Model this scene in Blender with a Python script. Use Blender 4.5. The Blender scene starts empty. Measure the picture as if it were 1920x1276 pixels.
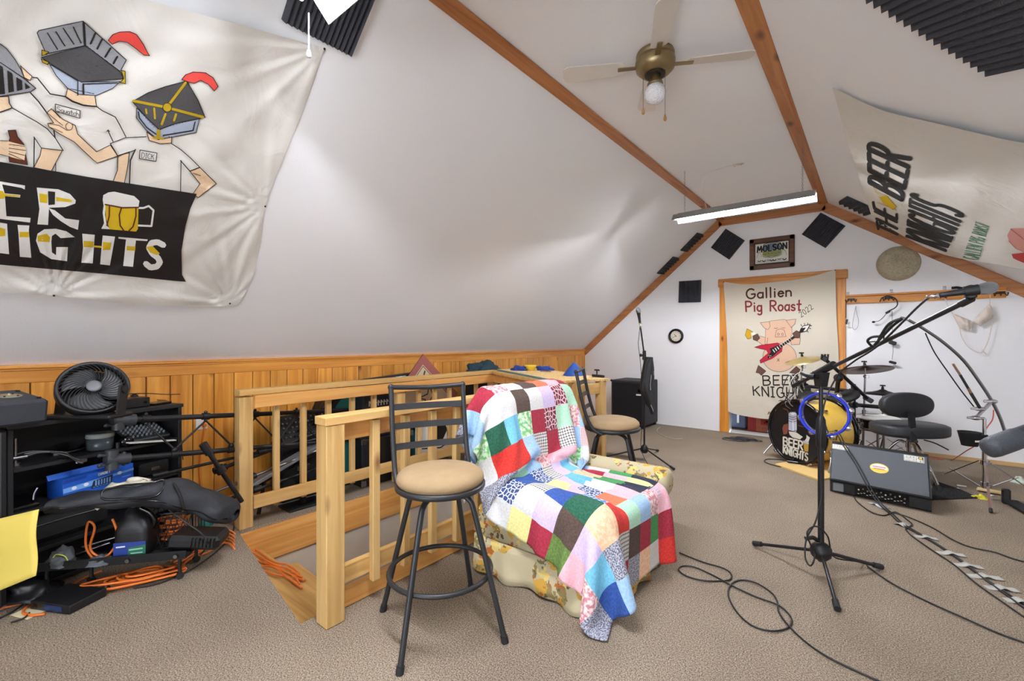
import bpy, math, random
import numpy as np
from mathutils import Vector, Matrix, Quaternion
from mathutils.geometry import tessellate_polygon
random.seed(7)
C = bpy.context.scene.collection
PI = math.pi

# ------------------------------------------------------------------ camera, world, exposure
CAMZ = 1.3
FPX = 841.0
TH = math.atan2(680.0, 841.0)
cam = bpy.data.cameras.new('camera')
cam.sensor_width = 36.0
cam.lens = 36.0 * FPX / 1920.0
cam.clip_start = 0.02
camo = bpy.data.objects.new('camera', cam)
C.objects.link(camo)
camo.location = (0, 0, CAMZ)
camo.rotation_euler = (PI / 2, 0, TH)
sc = bpy.context.scene
sc.camera = camo
sc.view_settings.view_transform = 'Standard'
sc.view_settings.look = 'None'
sc.view_settings.gamma = 1.0
sc.view_settings.exposure = 2.72
sc.view_settings.use_curve_mapping = False
sc.cycles.max_bounces = 10
sc.cycles.diffuse_bounces = 7
wd = bpy.data.worlds.new('world')
sc.world = wd
wd.use_nodes = True
wd.node_tree.nodes['Background'].inputs[0].default_value = (0.80, 0.90, 1.0, 1)
wd.node_tree.nodes['Background'].inputs[1].default_value = 1.8
TUBE = 84.0          # brightness of the fluorescent tubes

# ------------------------------------------------------------------ where a sight line meets the room
FW = Vector((-math.sin(TH), math.cos(TH), 0)); RT = Vector((math.cos(TH), math.sin(TH), 0)); UP = Vector((0, 0, 1))
EYE = Vector((0, 0, CAMZ))
def ray(px, py): return FW + RT * ((px - 960) / FPX) + UP * ((638 - py) / FPX)
def atS(px, py, s): return EYE + ray(px, py) * s
def atX(px, py, X): d = ray(px, py); return EYE + d * (X / d.x)
def atY(px, py, Y): d = ray(px, py); return EYE + d * (Y / d.y)
def atZ(px, py, z=0.0): d = ray(px, py); return EYE + d * ((z - CAMZ) / d.z)
def onP(px, py, p0, n):
    d = ray(px, py); return EYE + d * ((Vector(p0) - EYE).dot(n) / d.dot(n))

# ------------------------------------------------------------------ room measures
XL = -3.946; YG = 6.88; ZK = 1.15; ZC = 3.04; XA = -1.74; XB = -0.48; YR = -2.4; XR = 2.22
NL = Vector((0.857, 0, -1.0)).normalized()      # inner normal of the left slope
NR = Vector((-0.70, 0, -1.0)).normalized()      # inner normal of the right slope
PL = Vector((XA, 0, ZC)); PR = Vector((XB, 0, ZC))
def onL(px, py, off=0.0): return onP(px, py, PL + NL * off, NL)
def onR(px, py, off=0.0): return onP(px, py, PR + NR * off, NR)

# ------------------------------------------------------------------ materials
def lin(c):
    r = []
    for v in c[:3]:
        v /= 255.0
        r.append(v / 12.92 if v <= 0.04045 else ((v + 0.055) / 1.055) ** 2.4)
    return (r[0], r[1], r[2], 1)
MATS = {}
def mat(name, col, rough=0.6, metal=0.0, bump=0.0, bscale=60.0, var=0.0, vscale=8.0, emit=0.0, spec=None, alpha=None, trans=0.0, coat=0.0):
    if name in MATS: return MATS[name]
    m = bpy.data.materials.new(name); m.use_nodes = True
    nt = m.node_tree; b = nt.nodes['Principled BSDF']
    c = lin(col)
    b.inputs['Base Color'].default_value = c
    b.inputs['Roughness'].default_value = rough
    b.inputs['Metallic'].default_value = metal
    if spec is not None: b.inputs['Specular IOR Level'].default_value = spec
    if trans: b.inputs['Transmission Weight'].default_value = trans
    if coat: b.inputs['Coat Weight'].default_value = coat
    if emit:
        b.inputs['Emission Color'].default_value = c
        b.inputs['Emission Strength'].default_value = emit
    tc = None
    if bump or var:
        tc = nt.nodes.new('ShaderNodeTexCoord')
    if var:
        n = nt.nodes.new('ShaderNodeTexNoise'); n.inputs['Scale'].default_value = vscale; n.inputs['Detail'].default_value = 4
        nt.links.new(tc.outputs['Object'], n.inputs['Vector'])
        mx = nt.nodes.new('ShaderNodeMix'); mx.data_type = 'RGBA'
        mx.inputs[6].default_value = tuple(max(0, v * (1 - var)) for v in c[:3]) + (1,)
        mx.inputs[7].default_value = tuple(min(1, v * (1 + var)) for v in c[:3]) + (1,)
        nt.links.new(n.outputs['Fac'], mx.inputs[0]); nt.links.new(mx.outputs[2], b.inputs['Base Color'])
    if bump:
        n = nt.nodes.new('ShaderNodeTexNoise'); n.inputs['Scale'].default_value = bscale; n.inputs['Detail'].default_value = 3
        nt.links.new(tc.outputs['Object'], n.inputs['Vector'])
        bp = nt.nodes.new('ShaderNodeBump'); bp.inputs['Strength'].default_value = bump; bp.inputs['Distance'].default_value = 0.01
        nt.links.new(n.outputs['Fac'], bp.inputs['Height']); nt.links.new(bp.outputs[0], b.inputs['Normal'])
    MATS[name] = m
    return m

def wood(name, light, dark, knot, axis='Y', rough=0.45, plank=None, knots=1.0, grain=1.0):
    """pine with grain along one axis, scattered knots and an optional change of tone from board to board"""
    if name in MATS: return MATS[name]
    m = bpy.data.materials.new(name); m.use_nodes = True
    nt = m.node_tree; b = nt.nodes['Principled BSDF']; L = nt.links
    b.inputs['Roughness'].default_value = rough
    tc = nt.nodes.new('ShaderNodeTexCoord')
    mp = nt.nodes.new('ShaderNodeMapping')
    sc_ = {'X': (1.2, 22, 22), 'Y': (22, 1.2, 22), 'Z': (22, 22, 1.2)}[axis]
    mp.inputs['Scale'].default_value = sc_
    L.new(tc.outputs['Object'], mp.inputs['Vector'])
    n = nt.nodes.new('ShaderNodeTexNoise'); n.inputs['Scale'].default_value = 1.0 * grain; n.inputs['Detail'].default_value = 6; n.inputs['Distortion'].default_value = 0.8
    L.new(mp.outputs[0], n.inputs['Vector'])
    cr = nt.nodes.new('ShaderNodeValToRGB')
    cr.color_ramp.elements[0].position = 0.32; cr.color_ramp.elements[0].color = lin(dark)
    cr.color_ramp.elements[1].position = 0.62; cr.color_ramp.elements[1].color = lin(light)
    L.new(n.outputs['Fac'], cr.inputs[0])
    col = cr.outputs[0]
    if plank:
        ax, w = plank
        sp = nt.nodes.new('ShaderNodeSeparateXYZ'); L.new(tc.outputs['Object'], sp.inputs[0])
        d = nt.nodes.new('ShaderNodeMath'); d.operation = 'DIVIDE'; d.inputs[1].default_value = w; L.new(sp.outputs['XYZ'.index(ax)], d.inputs[0])
        f = nt.nodes.new('ShaderNodeMath'); f.operation = 'FLOOR'; L.new(d.outputs[0], f.inputs[0])
        wn = nt.nodes.new('ShaderNodeTexWhiteNoise'); wn.noise_dimensions = '1D'; L.new(f.outputs[0], wn.inputs['W'])
        mr = nt.nodes.new('ShaderNodeMapRange'); mr.inputs['To Min'].default_value = 0.82; mr.inputs['To Max'].default_value = 1.12; L.new(wn.outputs['Value'], mr.inputs[0])
        mm = nt.nodes.new('ShaderNodeVectorMath'); mm.operation = 'SCALE'; L.new(col, mm.inputs[0]); L.new(mr.outputs[0], mm.inputs['Scale'])
        col = mm.outputs[0]
    if knots:
        mp2 = nt.nodes.new('ShaderNodeMapping')
        mp2.inputs['Scale'].default_value = {'X': (2.2, 5, 5), 'Y': (5, 2.2, 5), 'Z': (5, 5, 2.2)}[axis]
        L.new(tc.outputs['Object'], mp2.inputs['Vector'])
        v = nt.nodes.new('ShaderNodeTexVoronoi'); v.inputs['Scale'].default_value = knots; L.new(mp2.outputs[0], v.inputs['Vector'])
        r2 = nt.nodes.new('ShaderNodeValToRGB')
        r2.color_ramp.elements[0].position = 0.03; r2.color_ramp.elements[0].color = (1, 1, 1, 1)
        r2.color_ramp.elements[1].position = 0.13; r2.color_ramp.elements[1].color = (0, 0, 0, 1)
        L.new(v.outputs['Distance'], r2.inputs[0])
        mx = nt.nodes.new('ShaderNodeMix'); mx.data_type = 'RGBA'
        L.new(r2.outputs[0], mx.inputs[0]); L.new(col, mx.inputs[6]); mx.inputs[7].default_value = lin(knot)
        col = mx.outputs[2]
    L.new(col, b.inputs['Base Color'])
    bp = nt.nodes.new('ShaderNodeBump'); bp.inputs['Strength'].default_value = 0.12; bp.inputs['Distance'].default_value = 0.004
    L.new(n.outputs['Fac'], bp.inputs['Height']); L.new(bp.outputs[0], b.inputs['Normal'])
    MATS[name] = m
    return m

def speckle(name, a, b_, c_, scale=220, rough=0.95, bump=0.5, patch=0.12):
    if name in MATS: return MATS[name]
    m = bpy.data.materials.new(name); m.use_nodes = True
    nt = m.node_tree; b = nt.nodes['Principled BSDF']; L = nt.links
    b.inputs['Roughness'].default_value = rough; b.inputs['Specular IOR Level'].default_value = 0.1
    tc = nt.nodes.new('ShaderNodeTexCoord')
    n = nt.nodes.new('ShaderNodeTexNoise'); n.inputs['Scale'].default_value = scale; n.inputs['Detail'].default_value = 3; n.inputs['Roughness'].default_value = .7
    L.new(tc.outputs['Object'], n.inputs['Vector'])
    cr = nt.nodes.new('ShaderNodeValToRGB')
    cr.color_ramp.elements[0].position = 0.36; cr.color_ramp.elements[0].color = lin(a)
    cr.color_ramp.elements[1].position = 0.66; cr.color_ramp.elements[1].color = lin(c_)
    e = cr.color_ramp.elements.new(0.5); e.color = lin(b_)
    L.new(n.outputs['Fac'], cr.inputs[0])
    n2 = nt.nodes.new('ShaderNodeTexNoise'); n2.inputs['Scale'].default_value = 1.7; n2.inputs['Detail'].default_value = 5
    L.new(tc.outputs['Object'], n2.inputs['Vector'])
    mr = nt.nodes.new('ShaderNodeMapRange'); mr.inputs['From Min'].default_value = 0.3; mr.inputs['From Max'].default_value = 0.7
    mr.inputs['To Min'].default_value = 1 - patch; mr.inputs['To Max'].default_value = 1 + patch; L.new(n2.outputs['Fac'], mr.inputs[0])
    mm = nt.nodes.new('ShaderNodeVectorMath'); mm.operation = 'SCALE'; L.new(cr.outputs[0], mm.inputs[0]); L.new(mr.outputs[0], mm.inputs['Scale'])
    L.new(mm.outputs[0], b.inputs['Base Color'])
    bp = nt.nodes.new('ShaderNodeBump'); bp.inputs['Strength'].default_value = bump; bp.inputs['Distance'].default_value = 0.006
    L.new(n.outputs['Fac'], bp.inputs['Height']); L.new(bp.outputs[0], b.inputs['Normal'])
    MATS[name] = m
    return m

M_WALL = mat('white_paint', (240, 240, 242), 0.75, bump=0.06, bscale=90)
M_CARPET = speckle('brown_carpet', (84, 72, 60), (138, 124, 107), (182, 168, 150), 175, 0.95, 0.25)
M_PINE = wood('varnished_pine', (232, 165, 74), (203, 128, 44), (112, 55, 18), 'Z', 0.35, ('Y', 0.1372), 1.0)
M_PINEY = wood('varnished_pine_rail', (228, 160, 74), (200, 126, 46), (110, 54, 20), 'Y', 0.35, None, 0.8)
M_PINEX = wood('varnished_pine_cross', (222, 152, 70), (192, 118, 44), (104, 50, 18), 'X', 0.35, None, 0.8)
M_PINEZ = wood('varnished_pine_upright', (226, 156, 62), (200, 122, 38), (120, 52, 20), 'Z', 0.35, None, 1.1)
M_BEAM = wood('stained_pine_trim', (192, 128, 74), (160, 96, 48), (96, 50, 26), 'Y', 0.45, None, 0.8)
M_BEAMX = wood('stained_pine_trim_cross', (190, 130, 80), (162, 102, 56), (96, 50, 26), 'X', 0.45, None, 0.8)
M_STUDY = wood('raw_pine_rail', (214, 174, 110), (194, 148, 82), (140, 92, 48), 'Y', 0.6, None, 0.9)
M_STUDZ = wood('raw_pine_post', (208, 172, 112), (184, 142, 80), (128, 86, 46), 'Z', 0.6, None, 0.9)
M_STUDX = wood('raw_pine_cross', (224, 184, 118), (204, 156, 86), (136, 90, 48), 'X', 0.6, None, 0.9)
M_FIR = wood('orange_pine_board', (224, 168, 96), (204, 140, 66), (128, 74, 34), 'Y', 0.55, None, 1.0)
M_PLY = wood('plywood', (206, 164, 96), (178, 134, 70), (104, 70, 34), 'X', 0.7, None, 0.7)
M_BLACK = mat('black_plastic', (22, 22, 24), 0.45, bump=0.05, bscale=300)
M_BLACKM = mat('black_matte', (17, 17, 19), 0.8)
M_BLACKG = mat('black_gloss', (12, 12, 14), 0.18)
M_BMETAL = mat('black_painted_metal', (26, 26, 28), 0.36, metal=0.0)
M_STOOL = mat('gunmetal_tube', (50, 50, 52), 0.42, metal=0.35)
M_CHROME = mat('chrome', (205, 205, 210), 0.16, metal=1.0)
M_DCHROME = mat('worn_chrome', (150, 148, 150), 0.28, metal=1.0)
M_TOLEX = mat('black_vinyl', (36, 38, 44), 0.6, bump=0.35, bscale=260)
M_FOAM = mat('charcoal_foam', (62, 63, 69), 0.95, bump=0.3, bscale=160)
M_RUBBER = mat('black_rubber', (28, 28, 29), 0.7)
M_CABLE = mat('black_cable', (24, 23, 23), 0.5)
M_ORANGE = mat('orange_cord', (226, 118, 44), 0.45)
M_WHITE = mat('white_plastic', (232, 230, 224), 0.45)
M_INK = mat('black_paint', (30, 27, 28), 0.7, var=0.25, vscale=30)

# ------------------------------------------------------------------ mesh builder
def frame_of(d):
    d = Vector(d).normalized()
    a = Vector((0, 0, 1)) if abs(d.z) < 0.95 else Vector((1, 0, 0))
    u = a.cross(d).normalized(); v = d.cross(u)
    return u, v, d
def smooth_path(pts, n=6):
    pts = [Vector(p) for p in pts]
    if len(pts) < 3: return pts
    out = []
    for i in range(len(pts) - 1):
        p0 = pts[max(i - 1, 0)]; p1 = pts[i]; p2 = pts[i + 1]; p3 = pts[min(i + 2, len(pts) - 1)]
        for k in range(n):
            t = k / n
            out.append(0.5 * ((2 * p1) + (p2 - p0) * t + (2 * p0 - 5 * p1 + 4 * p2 - p3) * t * t + (3 * p1 - p0 - 3 * p2 + p3) * t ** 3))
    out.append(pts[-1])
    return out
class MB:
    def __init__(s): s.v = []; s.f = []; s.mi = []; s.sm = []
    def add(s, vs, fs, mi=0, sm=False):
        o = len(s.v); s.v += [Vector(v) for v in vs]
        for f in fs: s.f.append([i + o for i in f]); s.mi.append(mi); s.sm.append(sm)
        return s
    def hexa(s, p, mi=0):   # eight corners: four below, four above in the same turn
        return s.add(p, [(3, 2, 1, 0), (4, 5, 6, 7), (0, 1, 5, 4), (1, 2, 6, 5), (2, 3, 7, 6), (3, 0, 4, 7)], mi)
    def box(s, c, size, R=None, b=0.0, mi=0):
        hx, hy, hz = size[0] / 2, size[1] / 2, size[2] / 2
        R = R or Matrix.Identity(3); c = Vector(c)
        if b <= 0:
            p = [(-hx, -hy, -hz), (hx, -hy, -hz), (hx, hy, -hz), (-hx, hy, -hz), (-hx, -hy, hz), (hx, -hy, hz), (hx, hy, hz), (-hx, hy, hz)]
            return s.hexa([c + R @ Vector(q) for q in p], mi)
        b = min(b, hx * .95, hy * .95, hz * .95)
        V = []; idx = {}
        for sx in (-1, 1):
            for sy in (-1, 1):
                for sz in (-1, 1):
                    for a in range(3):
                        q = [sx * (hx - b), sy * (hy - b), sz * (hz - b)]
                        q[a] = (sx * hx, sy * hy, sz * hz)[a]
                        idx[(sx, sy, sz, a)] = len(V); V.append(c + R @ Vector(q))
        F = []
        def quad(l, nrm):
            pts = [V[i] for i in l]
            n = (pts[1] - pts[0]).cross(pts[2] - pts[0])
            if n.dot(R @ Vector(nrm)) < 0: l = l[::-1]
            F.append(l)
        for a in range(3):
            o = [k for k in range(3) if k != a]
            for sg in (-1, 1):
                l = []
                for (s1, s2) in ((-1, -1), (1, -1), (1, 1), (-1, 1)):
                    k = [0, 0, 0]; k[a] = sg; k[o[0]] = s1; k[o[1]] = s2
                    l.append(idx[(k[0], k[1], k[2], a)])
                nn = [0, 0, 0]; nn[a] = sg; quad(l, nn)
        for a in range(3):      # edges along axis a
            o = [k for k in range(3) if k != a]
            for s1 in (-1, 1):
                for s2 in (-1, 1):
                    k0 = [0, 0, 0]; k0[o[0]] = s1; k0[o[1]] = s2
                    k1 = list(k0); k0[a] = -1; k1[a] = 1
                    l = [idx[tuple(k0) + (o[0],)], idx[tuple(k1) + (o[0],)], idx[tuple(k1) + (o[1],)], idx[tuple(k0) + (o[1],)]]
                    nn = [0, 0, 0]; nn[o[0]] = s1; nn[o[1]] = s2; quad(l, nn)
        for sx in (-1, 1):
            for sy in (-1, 1):
                for sz in (-1, 1): quad([idx[(sx, sy, sz, a)] for a in range(3)], (sx, sy, sz))
        return s.add(V, F, mi)
    def bar(s, p0, p1, w, h, up=(0, 0, 1), b=0.0, mi=0):
        p0 = Vector(p0); p1 = Vector(p1); d = (p1 - p0); L = d.length; d.normalize()
        up = Vector(up); x = d.cross(up)
        if x.length < 1e-5: x = d.cross(Vector((1, 0, 0)))
        x.normalize(); z = x.cross(d)
        R = Matrix((x, d, z)).transposed()
        return s.box((p0 + p1) / 2, (w, L, h), R, b, mi)
    def cyl(s, p0, p1, r0, r1=None, n=14, cap=True, mi=0):
        return s.tube([p0, p1], [r0, r0 if r1 is None else r1], n, cap, mi, 0)
    def tube(s, pts, r, n=8, cap=True, mi=0, smooth=6, closed=False):
        pts = [Vector(p) for p in pts]
        rs = None
        if not isinstance(r, (int, float)):
            rs = list(r)
        if smooth and len(pts) > 2:
            k0 = len(pts)
            if closed:
                ext = [pts[-1]] + pts + [pts[0], pts[1]]
                sp = smooth_path(ext, smooth)[smooth:smooth * (k0 + 1)]
                if rs: rs = [rs[0]] * len(sp)
                pts = sp
            else:
                sp = smooth_path(pts, smooth)
                if rs:
                    nr = []
                    for i in range(k0 - 1):
                        for k in range(smooth): nr.append(rs[i] + (rs[i + 1] - rs[i]) * k / smooth)
                    nr.append(rs[-1]); rs = nr
                pts = sp
        if rs is None: rs = [r] * len(pts)
        N = len(pts); V = []; u = None
        for i in range(N):
            if closed: d = pts[(i + 1) % N] - pts[i - 1]
            else: d = pts[min(i + 1, N - 1)] - pts[max(i - 1, 0)]
            if d.length < 1e-9: d = Vector((0, 0, 1))
            d.normalize()
            if u is None: u, w, _ = frame_of(d)
            else:
                u = u - d * u.dot(d)
                if u.length < 1e-6: u, w, _ = frame_of(d)
                u.normalize()
            w = d.cross(u)
            for k in range(n):
                a = 2 * PI * k / n
                V.append(pts[i] + (u * math.cos(a) + w * math.sin(a)) * rs[i])
        F = []
        for i in range(N if closed else N - 1):
            j = (i + 1) % N
            for k in range(n):
                F.append((i * n + k, i * n + (k + 1) % n, j * n + (k + 1) % n, j * n + k))
        s.add(V, F, mi, True)
        if cap and not closed:
            s.add(V[:n], [tuple(range(n))[::-1]], mi); s.add(V[-n:], [tuple(range(n))], mi)
        return s
    def lathe(s, prof, o=(0, 0, 0), d=(0, 0, 1), n=24, mi=0, sm=True, sq=1.0, closed=False):
        u, w, d = frame_of(d); o = Vector(o); V = []; F = []
        for (r, h) in prof:
            for k in range(n):
                a = 2 * PI * k / n
                V.append(o + d * h + u * (math.cos(a) * r) + w * (math.sin(a) * r * sq))
        m = len(prof)
        for i in range(m if closed else m - 1):
            j = (i + 1) % m
            for k in range(n): F.append((i * n + k, i * n + (k + 1) % n, j * n + (k + 1) % n, j * n + k))
        return s.add(V, F, mi, sm)
    def sphere(s, c, r, n=14, mi=0, sc=(1, 1, 1)):
        c = Vector(c); V = []; F = []; m = n // 2
        for i in range(m + 1):
            p = PI * i / m
            for k in range(n):
                a = 2 * PI * k / n
                V.append(c + Vector((math.sin(p) * math.cos(a) * r * sc[0], math.sin(p) * math.sin(a) * r * sc[1], -math.cos(p) * r * sc[2])))
        for i in range(m):
            for k in range(n): F.append((i * n + k, i * n + (k + 1) % n, (i + 1) * n + (k + 1) % n, (i + 1) * n + k))
        return s.add(V, F, mi, True)
    def torus(s, c, R, r, d=(0, 0, 1), n=28, m=8, mi=0):
        u, w, d = frame_of(d); c = Vector(c)
        return s.tube([c + u * (math.cos(2 * PI * k / n) * R) + w * (math.sin(2 * PI * k / n) * R) for k in range(n)], r, m, False, mi, 0, True)
    def prism(s, poly, o, u, w, t, mi=0):
        """outline poly (in u, w) pushed along u x w by t"""
        o = Vector(o); u = Vector(u); w = Vector(w); d = u.cross(w).normalized()
        A = [o + u * p[0] + w * p[1] for p in poly]; B = [a + d * t for a in A]; n = len(poly)
        tr = tessellate_polygon([[Vector((p[0], p[1], 0)) for p in poly]])
        F = []
        for q in tr:
            a, b_, c_ = q
            n_ = (poly[b_][0] - poly[a][0]) * (poly[c_][1] - poly[a][1]) - (poly[b_][1] - poly[a][1]) * (poly[c_][0] - poly[a][0])
            if n_ < 0: q = (a, c_, b_)
            F.append((q[2], q[1], q[0])); F.append((q[0] + n, q[1] + n, q[2] + n))
        area = sum(poly[i][0] * poly[(i + 1) % n][1] - poly[(i + 1) % n][0] * poly[i][1] for i in range(n))
        for i in range(n):
            j = (i + 1) % n
            F.append((i, j, j + n, i + n) if area > 0 else (j, i, i + n, j + n))
        return s.add(A + B, F, mi)
    def grid(s, fn, nu, nv, mi=0, closed_u=False, sm=True):
        """fn(i/nu, j/nv) -> point; mi may be a function of the cell"""
        W = nu if closed_u else nu + 1
        V = [fn(i / nu, j / nv) for j in range(nv + 1) for i in range(W)]
        o = len(s.v); s.v += [Vector(v) for v in V]
        for j in range(nv):
            for i in range(nu):
                i2 = (i + 1) % W
                s.f.append([o + j * W + i, o + j * W + i2, o + (j + 1) * W + i2, o + (j + 1) * W + i])
                s.mi.append(mi(i, j) if callable(mi) else mi); s.sm.append(sm)
        return s
    def build(s, name, mats, parent=None, world=True, solid=0.0, soff=-1.0, subd=0, bev=0.0):
        me = bpy.data.meshes.new(name)
        V = s.v
        if parent is not None and world:
            mi = root_matrix(parent).inverted(); V = [mi @ v for v in V]
        me.from_pydata([tuple(v) for v in V], [], s.f)
        if not isinstance(mats, (list, tuple)): mats = [mats]
        for m in mats: me.materials.append(m)
        me.polygons.foreach_set('material_index', s.mi)
        me.polygons.foreach_set('use_smooth', s.sm)
        me.update()
        o = bpy.data.objects.new(name, me); C.objects.link(o)
        if parent is not None: o.parent = parent
        if bev:
            md = o.modifiers.new('edge', 'BEVEL'); md.width = bev; md.segments = 2; md.limit_method = 'ANGLE'; md.angle_limit = 0.7
        if solid:
            md = o.modifiers.new('thick', 'SOLIDIFY'); md.thickness = solid; md.offset = soff
        if subd:
            md = o.modifiers.new('smooth', 'SUBSURF'); md.levels = subd; md.render_levels = subd
        return o
def root_matrix(o):
    M = Matrix.LocRotScale(o.location, o.rotation_euler, o.scale)
    return root_matrix(o.parent) @ M if o.parent else M
def tag(o, label=None, cat=None, group=None, kind=None):
    if label: o['label'] = label
    if cat: o['category'] = cat
    if group: o['group'] = group
    if kind: o['kind'] = kind
    return o
def thing(name, label, cat, loc=(0, 0, 0), rz=0.0, group=None):
    o = bpy.data.objects.new(name, None); C.objects.link(o)
    o.empty_display_size = 0.1
    o.location = Vector(loc); o.rotation_euler = (0, 0, rz)
    return tag(o, label, cat, group)
def struct(name, mb, mats, label=None, **k):
    o = mb.build(name, mats, **k); o['kind'] = 'structure'
    if label: o['label'] = label
    return o
def kids(o): return [c for c in bpy.data.objects if c.parent == o]
def dup(root, loc, rz, label, group=None):
    r = root.copy(); C.objects.link(r); r.location = Vector(loc); r.rotation_euler = (0, 0, rz)
    r['label'] = label
    if group: r['group'] = group
    for ch in kids(root):
        c = ch.copy(); C.objects.link(c); c.parent = r
        for g in kids(ch):
            d = g.copy(); C.objects.link(d); d.parent = c
    return r

# ------------------------------------------------------------------ painting on cloth and panels: outlines laid on a surface
def chop(tris, maxlen):
    out = []; st = list(tris)
    while st:
        t = st.pop()
        l = [(t[0] - t[1]).length, (t[1] - t[2]).length, (t[2] - t[0]).length]
        m = max(l)
        if m <= maxlen: out.append(t); continue
        i = l.index(m); a, b_, c_ = t[i], t[(i + 1) % 3], t[(i + 2) % 3]; q = (a + b_) / 2
        st.append((a, q, c_)); st.append((q, b_, c_))
    return out
class Paint:
    """paint in flat coordinates (pixels or metres); surf(x, y, lift) puts a point on the real surface"""
    def __init__(s, mb, surf, facing, step=1e9, unit=0.0006): s.mb = mb; s.surf = surf; s.facing = Vector(facing); s.step = step; s.unit = unit
    def tri(s, ts, mi, layer):
        for t in chop([tuple(Vector((p[0], p[1])) for p in t) for t in ts], s.step):
            P = [s.surf(p[0], p[1], layer * s.unit) for p in t]
            n = (P[1] - P[0]).cross(P[2] - P[0])
            if n.dot(s.facing) < 0: P = P[::-1]
            s.mb.add(P, [(0, 1, 2)], mi)
    def poly(s, pts, mi, layer=1):
        tr = tessellate_polygon([[Vector((p[0], p[1], 0)) for p in pts]])
        s.tri([[pts[i] for i in t] for t in tr], mi, layer)
    def stroke(s, pts, w, mi, layer=2, closed=False):
        pts = [Vector((p[0], p[1])) for p in pts]
        if closed: pts = pts + [pts[0]]
        h = w / 2
        for a, b_ in zip(pts, pts[1:]):
            d = b_ - a
            if d.length < 1e-6: continue
            d.normalize(); n = Vector((-d.y, d.x)) * h
            s.tri([[a + n, a - n, b_ - n], [a + n, b_ - n, b_ + n]], mi, layer)
        for a in pts:
            ring = [a + Vector((math.cos(k * PI / 3), math.sin(k * PI / 3))) * h for k in range(6)]
            s.tri([[a, ring[k], ring[(k + 1) % 6]] for k in range(6)], mi, layer)
    def text(s, st, quad, w, mi, layer=2, gap=0.25):
        """handwriting strokes in the quad TL, TR, BR, BL"""
        ws = [GLYPH[c][0] if c in GLYPH else 0.5 for c in st]
        T = sum(ws) + gap * (len(st) - 1); x = 0
        TL, TR, BR, BL = [Vector(q) for q in quad]
        for c, cw in zip(st, ws):
            if c in GLYPH:
                for line in GLYPH[c][1]:
                    pts = []
                    for (gx, gy) in line:
                        u = (x + gx) / T; v = gy
                        top = TL + (TR - TL) * u; bot = BL + (BR - BL) * u
                        pts.append(bot + (top - bot) * v)
                    s.stroke(pts, w, mi, layer)
            x += cw + gap
def arc(cx, cy, rx, ry, a0, a1, n=8):
    return [(cx + rx * math.cos(math.radians(a0 + (a1 - a0) * k / n)), cy + ry * math.sin(math.radians(a0 + (a1 - a0) * k / n))) for k in range(n + 1)]
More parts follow.
